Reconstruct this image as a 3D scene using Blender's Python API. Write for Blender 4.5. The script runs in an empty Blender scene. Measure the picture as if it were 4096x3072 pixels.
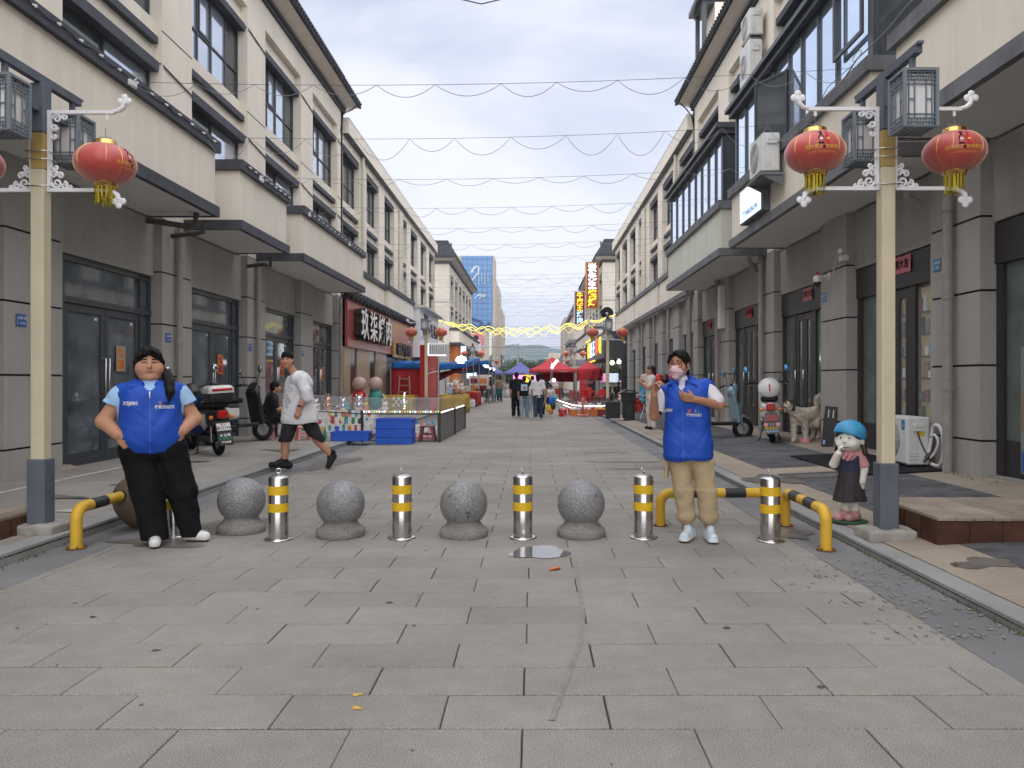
import bpy, math, random
import numpy as np
from mathutils import Vector, Matrix
from mathutils.bvhtree import BVHTree
SC = bpy.context.scene
COL = SC.collection
RN = random.Random(11)
PI = math.pi
# ------------------------------------------------------------------ camera
cam_d = bpy.data.cameras.new("camera")
cam = bpy.data.objects.new("camera", cam_d)
COL.objects.link(cam)
cam.location = (0, 0, 1.4)
cam.rotation_euler = (PI / 2, 0, 0)
cam_d.sensor_width = 36
cam_d.lens = 27.34
cam_d.shift_x = -0.0199
cam_d.shift_y = -0.0034
cam_d.clip_start = 0.05
cam_d.clip_end = 6000
SC.camera = cam
# ------------------------------------------------------------------ world (overcast dusk sky)
SUN_EL, SUN_ROT = math.radians(42), math.radians(184)
world = bpy.data.worlds.new("World")
SC.world = world
world.use_nodes = True
wt = world.node_tree
wt.nodes.clear()
def wn(t, **kw):
 n = wt.nodes.new(t)
 for k, v in kw.items():
  setattr(n, k, v)
 return n
w_out = wn("ShaderNodeOutputWorld")
w_bg = wn("ShaderNodeBackground")
w_bg.inputs["Strength"].default_value = 0.1
sky = wn("ShaderNodeTexSky")
sky.sky_type = 'NISHITA'
sky.sun_disc = False
sky.sun_elevation = SUN_EL
sky.sun_rotation = SUN_ROT
sky.air_density = 1.0
sky.dust_density = 3.0
w_tc = wn("ShaderNodeTexCoord")
w_map = wn("ShaderNodeMapping")
w_map.inputs["Scale"].default_value = (1.0, 1.0, 2.6)
w_no = wn("ShaderNodeTexNoise")
w_no.inputs["Scale"].default_value = 1.7
w_no.inputs["Detail"].default_value = 7
w_no.inputs["Roughness"].default_value = 0.55
w_no.inputs["Distortion"].default_value = 0.5
w_rp = wn("ShaderNodeValToRGB")
w_rp.color_ramp.elements[0].position = 0.38
w_rp.color_ramp.elements[0].color = (1.98, 2.26, 2.85, 1)
w_rp.color_ramp.elements[1].position = 0.62
w_rp.color_ramp.elements[1].color = (3.4, 3.45, 3.9, 1)
w_mix = wn("ShaderNodeMix", data_type='RGBA')
w_mix.inputs["Factor"].default_value = 0.96
L = wt.links.new
L(w_tc.outputs["Generated"], w_map.inputs["Vector"])
L(w_map.outputs["Vector"], w_no.inputs["Vector"])
L(w_no.outputs["Fac"], w_rp.inputs["Fac"])
L(sky.outputs["Color"], w_mix.inputs["A"])
L(w_rp.outputs["Color"], w_mix.inputs["B"])
L(w_mix.outputs["Result"], w_bg.inputs["Color"])
L(w_bg.outputs["Background"], w_out.inputs["Surface"])
# ------------------------------------------------------------------ sun (soft, through cloud)
sun_d = bpy.data.lights.new("sun", 'SUN')
sun_d.energy = 1.5
sun_d.angle = math.radians(160)
sun_d.color = (1.0, 0.965, 0.92)
sun = bpy.data.objects.new("sun", sun_d)
COL.objects.link(sun)
sun.location = (0, -20, 40)
sdir = Vector((math.sin(SUN_ROT) * math.cos(SUN_EL), math.cos(SUN_ROT) * math.cos(SUN_EL), math.sin(SUN_EL)))
sun.rotation_euler = sdir.to_track_quat('Z', 'Y').to_euler()
vs = SC.view_settings
vs.view_transform = 'Standard'
vs.look = 'None'
vs.exposure = 1.55
vs.gamma = 1
vs.use_curve_mapping = False
SC.cycles.use_denoising = True
SC.cycles.max_bounces = 6
SC.cycles.diffuse_bounces = 4
SC.cycles.glossy_bounces = 3
SC.cycles.transmission_bounces = 4
SC.cycles.transparent_max_bounces = 8
# ------------------------------------------------------------------ materials
def mat(name, col, rough=0.6, metal=0.0, var=0.0, vs=3.0, wvar=0.0, ws=0.6, speck=0.0, ss=220.0, bump=0.0, bs=80.0,
  spec=0.5, emit=None, es=0.0, rand=0.0, coat=0.0, trans=0.0, wear=None, wearc=(0.1, 0.09, 0.08), wears=6.0, sheen=0.0, streak=0.0, rvar=0.0):
 if rough >= .55 and metal == 0 and spec == .5:
  spec = .18
 m = bpy.data.materials.new(name)
 m.use_nodes = True
 nt = m.node_tree
 b = nt.nodes["Principled BSDF"]
 b.inputs["Base Color"].default_value = (*col, 1)
 b.inputs["Roughness"].default_value = rough
 b.inputs["Metallic"].default_value = metal
 b.inputs["Specular IOR Level"].default_value = spec
 b.inputs["Coat Weight"].default_value = coat
 b.inputs["Transmission Weight"].default_value = trans
 if sheen:
  b.inputs["Sheen Weight"].default_value = sheen
 if emit is not None:
  b.inputs["Emission Color"].default_value = (*emit, 1)
  b.inputs["Emission Strength"].default_value = es
 N = nt.nodes.new
 K = nt.links.new
 tc = N("ShaderNodeTexCoord")
 geo = None
 cur = None
 def mul(fac_socket, lo, hi):
  nonlocal cur
  mr = N("ShaderNodeMapRange")
  mr.inputs["To Min"].default_value = lo
  mr.inputs["To Max"].default_value = hi
  K(fac_socket, mr.inputs["Value"])
  mx = N("ShaderNodeMix")
  mx.data_type = 'RGBA'
  mx.blend_type = 'MULTIPLY'
  mx.inputs["Factor"].default_value = 1
  if cur is None:
   mx.inputs["A"].default_value = (*col, 1)
  else:
   K(cur, mx.inputs["A"])
  K(mr.outputs["Result"], mx.inputs["B"])
  cur = mx.outputs["Result"]
  return mr
 def noise(vec, s, det=4, rgh=0.55):
  n = N("ShaderNodeTexNoise")
  n.inputs["Scale"].default_value = s
  n.inputs["Detail"].default_value = det
  n.inputs["Roughness"].default_value = rgh
  K(vec, n.inputs["Vector"])
  return n.outputs["Fac"]
 if var:
  mr = mul(noise(tc.outputs["Object"], vs), 1 - var, 1 + var)
  mr.inputs["From Min"].default_value = 0.3
  mr.inputs["From Max"].default_value = 0.7
 if wvar:
  geo = N("ShaderNodeNewGeometry")
  mr = mul(noise(geo.outputs["Position"], ws, 6, 0.6), 1 - wvar, 1 + wvar)
  mr.inputs["From Min"].default_value = 0.3
  mr.inputs["From Max"].default_value = 0.7
 if streak:
  geo = geo or N("ShaderNodeNewGeometry")
  mp = N("ShaderNodeMapping")
  mp.inputs["Scale"].default_value = (3.0, 3.0, 0.22)
  K(geo.outputs["Position"], mp.inputs["Vector"])
  mr = mul(noise(mp.outputs["Vector"], 1.6, 5, 0.65), 1 - streak, 1 + streak * 0.4)
  mr.inputs["From Min"].default_value = 0.32
  mr.inputs["From Max"].default_value = 0.6
 if speck:
  mr = mul(noise(tc.outputs["Object"], ss, 2, 0.5), 1 - speck, 1 + speck)
  mr.inputs["From Min"].default_value = 0.33
  mr.inputs["From Max"].default_value = 0.67
 if rand:
  oi = N("ShaderNodeObjectInfo")
  mul(oi.outputs["Random"], 1 - rand, 1 + rand)
  at = N("ShaderNodeAttribute")
  at.attribute_name = "tone"
  mul(at.outputs["Fac"], 1.0, 1 + 2 * rand)
 if wear:
  ne = noise(tc.outputs["Object"], wears, 6, 0.65)
  rp = N("ShaderNodeMapRange")
  rp.inputs["From Min"].default_value = 1 - wear - 0.02
  rp.inputs["From Max"].default_value = 1 - wear + 0.02
  K(ne, rp.inputs["Value"])
  mx = N("ShaderNodeMix")
  mx.data_type = 'RGBA'
  K(rp.outputs["Result"], mx.inputs["Factor"])
  if cur is None:
   mx.inputs["A"].default_value = (*col, 1)
  else:
   K(cur, mx.inputs["A"])
  mx.inputs["B"].default_value = (*wearc, 1)
  cur = mx.outputs["Result"]
 if cur is not None:
  K(cur, b.inputs["Base Color"])
 if rvar:
  geo = geo or N("ShaderNodeNewGeometry")
  mr = N("ShaderNodeMapRange")
  mr.inputs["From Min"].default_value = 0.35
  mr.inputs["From Max"].default_value = 0.65
  mr.inputs["To Min"].default_value = max(0.02, rough - rvar)
  mr.inputs["To Max"].default_value = min(1, rough + rvar)
  K(noise(geo.outputs["Position"], 1.3, 5), mr.inputs["Value"])
  K(mr.outputs["Result"], b.inputs["Roughness"])
 if bump:
  bp = N("ShaderNodeBump")
  bp.inputs["Strength"].default_value = bump
  bp.inputs["Distance"].default_value = 0.01
  K(noise(tc.outputs["Object"], bs, 5), bp.inputs["Height"])
  K(bp.outputs["Normal"], b.inputs["Normal"])
 return m
def emitm(name, col, s, base=None):
 return mat(name, base or col, rough=0.5, emit=col, es=s)
M = {}
def defm(key, *a, **k):
 M[key] = mat(key, *a, **k)
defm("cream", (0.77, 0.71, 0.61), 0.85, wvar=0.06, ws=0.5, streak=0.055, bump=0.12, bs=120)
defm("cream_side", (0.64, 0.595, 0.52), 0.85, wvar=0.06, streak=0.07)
defm("mint", (0.63, 0.64, 0.56), 0.85, wvar=0.06, streak=0.1)
defm("slate_trim", (0.075, 0.077, 0.092), 0.6, wvar=0.14, ws=1.5, streak=0.15)
defm("slate_pale", (0.17, 0.172, 0.185), 0.65, wvar=0.2, ws=2.0, streak=0.2)
defm("grey_wall", (0.365, 0.348, 0.322), 0.85, wvar=0.07, ws=0.8, speck=0.13, ss=90, streak=0.07)
defm("grey_wall_cool", (0.34, 0.33, 0.315), 0.85, wvar=0.07, ws=0.8, speck=0.12, ss=90, streak=0.07)
defm("soffit", (0.70, 0.69, 0.66), 0.9, wvar=0.05)
defm("groove", (0.02, 0.02, 0.021), 0.8)
defm("frame_dark", (0.046, 0.054, 0.063), 0.4, wvar=0.1)
defm("frame_brown", (0.028, 0.025, 0.026), 0.45, wvar=0.12)
defm("pane_sky", (0.60, 0.66, 0.76), 0.05, metal=0.62, wvar=0.06, ws=0.9)
defm("pane_dim", (0.10, 0.115, 0.125), 0.06, metal=0.25, wvar=0.25, ws=1.2)
defm("pane_blue", (0.72, 0.84, 1.0), 0.03, metal=0.88, wvar=0.06, ws=0.7)
defm("pane_shop", (0.10, 0.118, 0.13), 0.04, wvar=0.55, ws=1.6, spec=0.6)
defm("pane_green", (0.10, 0.125, 0.115), 0.07, wvar=0.3, ws=1.8, spec=0.6)
defm("tile_dark", (0.055, 0.058, 0.066), 0.6, var=0.2, vs=12, wvar=0.15, ws=4)
defm("pipe_grey", (0.30, 0.275, 0.25), 0.7, wvar=0.12, ws=5, speck=0.12, ss=60)
defm("pipe_dark", (0.09, 0.085, 0.08), 0.6)
defm("wire", (0.03, 0.031, 0.034), 0.5)
defm("wire_grey", (0.24, 0.24, 0.25), 0.5)
defm("steel", (0.60, 0.585, 0.57), 0.22, metal=1.0, wvar=0.06, ws=6, rvar=0.08)
defm("steel_bright", (0.80, 0.80, 0.80), 0.10, metal=1.0)
defm("yellow_tape", (0.72, 0.45, 0.012), 0.4, wvar=0.06, ws=20, wear=0.31, wearc=(0.42, 0.38, 0.28), wears=16)
defm("yellow_paint", (0.66, 0.40, 0.03), 0.45, wvar=0.12, ws=8, wear=0.33, wearc=(0.10, 0.06, 0.03), wears=14)
defm("black_paint", (0.022, 0.023, 0.025), 0.5, wvar=0.2, ws=10, wear=0.3, wearc=(0.2, 0.16, 0.06), wears=18)
defm("rust", (0.17, 0.09, 0.04), 0.85, var=0.4, vs=20)
defm("granite", (0.215, 0.215, 0.22), 0.45, var=0.13, vs=4, speck=0.55, ss=95, bump=0.08, bs=120, wear=0.355, wearc=(0.03, 0.03, 0.032), wears=7)
defm("granite_base", (0.215, 0.205, 0.19), 0.8, var=0.2, vs=6, speck=0.36, ss=110, bump=0.25, bs=80)
defm("boulder", (0.135, 0.102, 0.072), 0.85, var=0.22, vs=5, speck=0.15, ss=60, bump=0.5, bs=25, wear=0.27, wearc=(0.24, 0.2, 0.15), wears=5)
defm("slab", (0.268, 0.250, 0.225), 0.78, wvar=0.17, ws=0.6, var=0.07, vs=7, speck=0.42, ss=185, rand=0.065, bump=0.04, bs=160, rvar=0.1)
defm("slab_gutter", (0.195, 0.194, 0.198), 0.7, wvar=0.16, ws=1.2, speck=0.12, ss=120, rand=0.08, rvar=0.14)
defm("joint", (0.055, 0.05, 0.045), 0.95, wvar=0.3, ws=4)
defm("kerb", (0.29, 0.29, 0.28), 0.8, wvar=0.14, ws=1.2, speck=0.2, ss=110, rand=0.08)
defm("walk_tile", (0.285, 0.262, 0.232), 0.85, wvar=0.14, ws=0.7, speck=0.14, ss=120, rand=0.08)
defm("walk_dark", (0.105, 0.107, 0.113), 0.75, wvar=0.3, ws=1.1, speck=0.15, ss=90, rand=0.18, rvar=0.15)
defm("walk_sand", (0.325, 0.275, 0.222), 0.85, wvar=0.16, ws=1.3, speck=0.15, ss=80, rand=0.09)
defm("line_white", (0.52, 0.51, 0.48), 0.8, wvar=0.2, ws=5)
defm("concrete", (0.31, 0.295, 0.265), 0.9, var=0.2, vs=5, bump=0.5, bs=30)
defm("water", (0.17, 0.17, 0.17), 0.04, spec=0.9)
defm("damp", (0.17, 0.157, 0.14), 0.35, wvar=0.3, ws=6)
defm("post_cream", (0.60, 0.525, 0.38), 0.55, wvar=0.07, ws=3, streak=0.08)
defm("post_yellow", (0.42, 0.305, 0.11), 0.6, wvar=0.2, ws=4)
defm("post_slate", (0.115, 0.13, 0.155), 0.6, wvar=0.14, ws=3, streak=0.12)
defm("lattice", (0.20, 0.23, 0.26), 0.55, wvar=0.06)
defm("milk", (0.70, 0.70, 0.70), 0.6, wvar=0.05)
defm("white_metal", (0.78, 0.78, 0.80), 0.4)
defm("lantern_red", (0.50, 0.058, 0.045), 0.42, wvar=0.08, ws=6, sheen=0.55, spec=0.6)
defm("gold", (0.85, 0.52, 0.17), 0.22, metal=1.0)
defm("tassel", (0.62, 0.5, 0.03), 0.6, wvar=0.2, ws=40)
defm("tassel_dark", (0.33, 0.24, 0.02), 0.6, wvar=0.2, ws=40)
defm("deck_top", (0.285, 0.235, 0.19), 0.85, wvar=0.22, ws=2.5, rand=0.12, bump=0.3, bs=40)
defm("deck_side", (0.085, 0.040, 0.026), 0.8, wvar=0.4, ws=4, rand=0.2)
defm("black", (0.012, 0.012, 0.013), 0.5)
defm("black_cloth", (0.010, 0.010, 0.012), 0.9, sheen=0.1)
defm("charcoal", (0.035, 0.033, 0.038), 0.85)
defm("rubber", (0.014, 0.014, 0.015), 0.75, bump=0.2, bs=60)
defm("plastic_black", (0.02, 0.02, 0.022), 0.35)
defm("white_plastic", (0.70, 0.69, 0.68), 0.3, wvar=0.05, ws=4, coat=0.2)
defm("ac_white", (0.64, 0.64, 0.62), 0.5, wvar=0.07, ws=3, streak=0.08)
defm("white", (0.72, 0.72, 0.71), 0.7)
defm("red", (0.45, 0.03, 0.03), 0.55, wvar=0.1, ws=2)
defm("red_plastic", (0.52, 0.022, 0.025), 0.35)
defm("red_cloth", (0.40, 0.03, 0.045), 0.8, wvar=0.12, ws=1.5)
defm("blue_plastic", (0.014, 0.105, 0.58), 0.4, wvar=0.08, ws=5)
defm("blue_tarp", (0.02, 0.13, 0.40), 0.6, wvar=0.2, ws=2)
defm("purple_tarp", (0.13, 0.14, 0.36), 0.7, wvar=0.1)
defm("pink_plastic", (0.62, 0.235, 0.235), 0.45, wvar=0.05)
defm("plate_blue", (0.025, 0.10, 0.34), 0.45, wvar=0.08, ws=12)
defm("plate_cyan", (0.03, 0.20, 0.38), 0.5, wvar=0.08, ws=12)
defm("paper_red", (0.50, 0.055, 0.07), 0.75, wvar=0.12, ws=9)
defm("paper_pink", (0.58, 0.20, 0.21), 0.8, wvar=0.12, ws=9)
defm("ink", (0.02, 0.012, 0.012), 0.7)
defm("orange", (0.62, 0.20, 0.06), 0.6, wvar=0.15, ws=8)
defm("yellow", (0.66, 0.47, 0.04), 0.6, wvar=0.08, ws=4)
defm("green_dark", (0.01, 0.085, 0.08), 0.45)
defm("green", (0.03, 0.22, 0.10), 0.5)
defm("cyan", (0.05, 0.36, 0.55), 0.5)
defm("brass", (0.42, 0.27, 0.06), 0.4, metal=0.8)
defm("alu", (0.5, 0.5, 0.5), 0.4, metal=0.9)
def acrylic(name, a):
 m = mat(name, (0.75, 0.8, 0.82), 0.08)
 m.node_tree.nodes["Principled BSDF"].inputs["Alpha"].default_value = a
 M[name] = m
acrylic("clear_sheet", .13)
# ------------------------------------------------------------------ mesh builder
class MB:
 def __init__(s):
  s.v = []; s.f = []; s.m = []; s.sm = []
 def add(s, vs, fs, m=0, smooth=False):
  o = len(s.v)
  s.v.extend([tuple(p) for p in vs])
  for f in fs:
   s.f.append([i + o for i in f]); s.m.append(m); s.sm.append(smooth)
  return s
 def box(s, x0, x1, y0, y1, z0, z1, m=0):
  x0, x1 = min(x0, x1), max(x0, x1); y0, y1 = min(y0, y1), max(y0, y1); z0, z1 = min(z0, z1), max(z0, z1)
  v = [(x0, y0, z0), (x1, y0, z0), (x1, y1, z0), (x0, y1, z0), (x0, y0, z1), (x1, y0, z1), (x1, y1, z1), (x0, y1, z1)]
  return s.add(v, [(0, 3, 2, 1), (4, 5, 6, 7), (0, 1, 5, 4), (1, 2, 6, 5), (2, 3, 7, 6), (3, 0, 4, 7)], m)
 def bbox(s, x0, x1, y0, y1, z0, z1, b=0.01, m=0):
  # box with chamfered edges
  x0, x1 = min(x0, x1), max(x0, x1); y0, y1 = min(y0, y1), max(y0, y1); z0, z1 = min(z0, z1), max(z0, z1)
  b = min(b, (x1 - x0) * .45, (y1 - y0) * .45, (z1 - z0) * .45)
  V = []; idx = {}
  for sx in (0, 1):
   for sy in (0, 1):
    for sz in (0, 1):
     X = (x0, x1)[sx]; Y = (y0, y1)[sy]; Z = (z0, z1)[sz]
     dx = b if sx == 0 else -b; dy = b if sy == 0 else -b; dz = b if sz == 0 else -b
     idx[sx, sy, sz, 'x'] = len(V); V.append((X, Y + dy, Z + dz))
     idx[sx, sy, sz, 'y'] = len(V); V.append((X + dx, Y, Z + dz))
     idx[sx, sy, sz, 'z'] = len(V); V.append((X + dx, Y + dy, Z))
  F = []
  for a, (p, q) in (('x', (1, 2)), ('y', (0, 2)), ('z', (0, 1))):
   ai = 'xyz'.index(a)
   for e in (0, 1):
    r = []
    for u, w in ((0, 0), (1, 0), (1, 1), (0, 1)):
     k = [0, 0, 0]; k[ai] = e; k[p] = u; k[q] = w
     r.append(idx[(*k, a)])
    F.append(r)
  for ai, (p, q) in ((0, (1, 2)), (1, (0, 2)), (2, (0, 1))):
   pa, qa = 'xyz'[p], 'xyz'[q]
   for u in (0, 1):
    for w in (0, 1):
     k0 = [0, 0, 0]; k0[p] = u; k0[q] = w; k1 = list(k0); k1[ai] = 1
     F.append([idx[(*k0, pa)], idx[(*k0, qa)], idx[(*k1, qa)], idx[(*k1, pa)]])
  for k in [(i, j, l) for i in (0, 1) for j in (0, 1) for l in (0, 1)]:
   F.append([idx[(*k, 'x')], idx[(*k, 'y')], idx[(*k, 'z')]])
  c = Vector(((x0 + x1) / 2, (y0 + y1) / 2, (z0 + z1) / 2))
  G = []
  for f in F:
   P = [Vector(V[i]) for i in f]
   n = (P[1] - P[0]).cross(P[2] - P[0])
   if n.dot(sum(P, Vector()) / len(P) - c) < 0:
    f = f[::-1]
   G.append(f)
  return s.add(V, G, m)
 def cyl(s, a, b, r, r2=None, n=14, m=0, caps=True, smooth=True):
  a, b = Vector(a), Vector(b)
  r2 = r if r2 is None else r2
  d = (b - a).normalized()
  u = d.orthogonal().normalized(); w = d.cross(u)
  v = []
  for p, q in ((a, r), (b, r2)):
   for i in range(n):
    t = 2 * PI * i / n
    v.append(p + (u * math.cos(t) + w * math.sin(t)) * q)
  s.add(v, [(i, (i + 1) % n, n + (i + 1) % n, n + i) for i in range(n)], m, smooth)
  if caps:
   s.add(v[:n], [tuple(range(n))[::-1]], m)
   s.add(v[n:], [tuple(range(n))], m)
  return s
 def tube(s, pts, r, n=8, m=0, caps=True, closed=False, smooth=True):
  P = [Vector(p) for p in pts]
  k = len(P)
  rr = r if isinstance(r, (list, tuple)) else [r] * k
  ref = None
  v = []
  for i in range(k):
   if closed:
    d = P[(i + 1) % k] - P[i - 1]
   else:
    d = P[min(i + 1, k - 1)] - P[max(i - 1, 0)]
   d = d.normalized() if d.length > 1e-9 else Vector((0, 0, 1))
   if ref is None:
    ref = d.orthogonal().normalized()
   u = (ref - d * ref.dot(d))
   u = u.normalized() if u.length > 1e-6 else d.orthogonal().normalized()
   ref = u
   w = d.cross(u)
   for j in range(n):
    t = 2 * PI * j / n
    v.append(P[i] + (u * math.cos(t) + w * math.sin(t)) * rr[i])
  f = []
  for i in range(k if closed else k - 1):
   a = i * n; b = ((i + 1) % k) * n
   for j in range(n):
    f.append((a + j, a + (j + 1) % n, b + (j + 1) % n, b + j))
  s.add(v, f, m, smooth)
  if caps and not closed:
   s.add(v[:n], [tuple(range(n))[::-1]], m)
   s.add(v[-n:], [tuple(range(n))], m)
  return s
 def lathe(s, prof, c=(0, 0, 0), n=24, m=0, smooth=True, sx=1, sy=1):
  v = []
  for r, z in prof:
   for i in range(n):
    t = 2 * PI * i / n
    v.append((c[0] + r * math.cos(t) * sx, c[1] + r * math.sin(t) * sy, c[2] + z))
  f = []
  for k in range(len(prof) - 1):
   for i in range(n):
    f.append((k * n + i, k * n + (i + 1) % n, (k + 1) * n + (i + 1) % n, (k + 1) * n + i))
  s.add(v, f, m, smooth)
  if prof[0][0] > 1e-5:
   s.add(v[:n], [tuple(range(n))[::-1]], m)
  if prof[-1][0] > 1e-5:
   s.add(v[-n:], [tuple(range(n))], m)
  return s
 def prism(s, pts, a0, a1, axis='y', m=0):
  # polygon pts (2d) extruded along axis: 'y' -> pts are (x,z); 'x' -> (y,z); 'z' -> (x,y)
  def P(p, a):
   return {'y': (p[0], a, p[1]), 'x': (a, p[0], p[1]), 'z': (p[0], p[1], a)}[axis]
  n = len(pts)
  v = [P(p, a0) for p in pts] + [P(p, a1) for p in pts]
  area = sum(pts[i][0] * pts[(i + 1) % n][1] - pts[(i + 1) % n][0] * pts[i][1] for i in range(n))
  fl = (area > 0) == (a1 > a0)
  if axis == 'y':
   fl = not fl
  fs = [tuple(range(n))[::-1], tuple(range(n, 2 * n))] + [(i, (i + 1) % n, n + (i + 1) % n, n + i) for i in range(n)]
  if not fl:
   fs = [f[::-1] for f in fs]
  return s.add(v, fs, m)
 def ell(s, c, r, m=0, nu=16, nv=10, rot=None):
  r = (r, r, r) if isinstance(r, (int, float)) else r
  v = []; f = []
  for j in range(nv + 1):
   ph = PI * j / nv
   for i in range(nu):
    t = 2 * PI * i / nu
    p = Vector((math.sin(ph) * math.cos(t) * r[0], math.sin(ph) * math.sin(t) * r[1], math.cos(ph) * r[2]))
    if rot is not None:
     p = rot @ p
    v.append(p + Vector(c))
  for j in range(nv):
   for i in range(nu):
    f.append((j * nu + i, (j + 1) * nu + i, (j + 1) * nu + (i + 1) % nu, j * nu + (i + 1) % nu))
  return s.add(v, f, m, True)
 def quad(s, a, b, c, d, m=0):
  return s.add([a, b, c, d], [(0, 1, 2, 3)], m)
 def xf(s, mtx, start=0):
  s.v = s.v[:start] + [tuple(mtx @ Vector(p)) for p in s.v[start:]]
  return s
 def build(s, name, mats, parent=None, world=False, loc=None, tone=None):
  me = bpy.data.meshes.new(name)
  v = s.v
  if world and parent is not None:
   r = root_of(parent)
   o = Vector(r.location)
   v = [(p[0] - o.x, p[1] - o.y, p[2] - o.z) for p in v]
  if loc is not None:
   v = [(p[0] - loc[0], p[1] - loc[1], p[2] - loc[2]) for p in v]
  me.from_pydata(v, [], s.f)
  if not isinstance(mats, (list, tuple)):
   mats = [mats]
  for mm in mats:
   me.materials.append(M[mm] if isinstance(mm, str) else mm)
  if len(mats) > 1:
   me.polygons.foreach_set("material_index", s.m)
  me.polygons.foreach_set("use_smooth", s.sm)
  if tone is not None:
   at = me.attributes.new("tone", 'FLOAT', 'FACE')
   at.data.foreach_set("value", tone)
  me.update()
  ob = bpy.data.objects.new(name, me)
  COL.objects.link(ob)
  if parent is not None:
   ob.parent = parent
  if loc is not None:
   ob.location = loc
  return ob
def curve(P, n=5):
 P = [Vector(p) for p in P]; o = []
 for i in range(len(P) - 1):
  a, b, c, d = P[max(i - 1, 0)], P[i], P[i + 1], P[min(i + 2, len(P) - 1)]
  for k in range(n):
   t = k / n
   o.append(.5 * (2 * b + (c - a) * t + (2 * a - 5 * b + 4 * c - d) * t * t + (3 * b - a - 3 * c + d) * t ** 3))
 return o + [P[-1]]
def root_of(o):
 while o.parent is not None:
  o = o.parent
 return o
def tag(o, label=None, cat=None, group=None, kind=None):
 if label: o["label"] = label
 if cat: o["category"] = cat
 if group: o["group"] = group
 if kind: o["kind"] = kind
 return o
def thing(name, loc, label, cat, group=None, rz=0.0, kind=None):
 o = bpy.data.objects.new(name, None)
 o.empty_display_size = 0.2
 COL.objects.link(o)
 o.location = loc
 o.rotation_euler = (0, 0, rz)
 return tag(o, label, cat, group, kind)
def copy_tree(o, parent=None):
 c = o.copy()
 COL.objects.link(c)
 if parent is not None:
  c.parent = parent
 for ch in list(o.children):
  copy_tree(ch, c)
 return c
def place(proto, used, loc, label, rz=0.0, scale=None):
 o = proto if not used else copy_tree(proto)
 o.location = loc
 o.rotation_euler = (0, 0, rz)
 if scale:
  o.scale = (scale,) * 3
 o["label"] = label
 return o
def rotz(a):
 return Matrix.Rotation(a, 4, 'Z')
# text as mesh; lies in local x (reading) / z (up) plane, facing -y, then transformed by mtx
def text_mesh(body, size=1.0, ext=0.0, bold=0.0):
 cu = bpy.data.curves.new("lettering", 'FONT')
 cu.body = body
 cu.size = size
 cu.extrude = ext
 cu.offset = bold
 cu.align_x = 'CENTER'
 cu.align_y = 'CENTER'
 cu.resolution_u = 2
 ob = bpy.data.objects.new("lettering", cu)
 COL.objects.link(ob)
 dg = bpy.context.evaluated_depsgraph_get()
 me = bpy.data.meshes.new_from_object(ob.evaluated_get(dg))
 v = [(p.co.x, -p.co.z, p.co.y) for p in me.vertices]
 f = [list(p.vertices) for p in me.polygons]
 bpy.data.objects.remove(ob)
 bpy.data.curves.remove(cu)
 bpy.data.meshes.remove(me)
 return v, f
_tc = {}
def letter(body, size, ext=0.0, bold=0.0):
 k = (body, round(ext / size, 4), round(bold / size, 4))
 if k not in _tc:
  _tc[k] = text_mesh(body, 1.0, ext / size, bold / size)
 v, f = _tc[k]
 return [(p[0] * size, p[1] * size, p[2] * size) for p in v], f
def put_text(mb, body, size, mtx, ext=0.0, bold=0.0, m=0, sx=1.0):
 v, f = letter(body, size, ext, bold)
 mb.add([mtx @ Vector((p[0] * sx, p[1], p[2])) for p in v], f, m)
 return mb
# facing frames: local x = reading direction, local -y = towards viewer, z up
def frame_cam(x, y, z):             # faces -Y (the camera's side)
 return Matrix.Translation((x, y, z))
def frame_px(x, y, z):              # on the left facade, faces +X
 return Matrix.Translation((x, y, z)) @ Matrix.Rotation(PI / 2, 4, 'Z')
def frame_nx(x, y, z):              # on the right facade, faces -X
 return Matrix.Translation((x, y, z)) @ Matrix.Rotation(-PI / 2, 4, 'Z')
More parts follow.
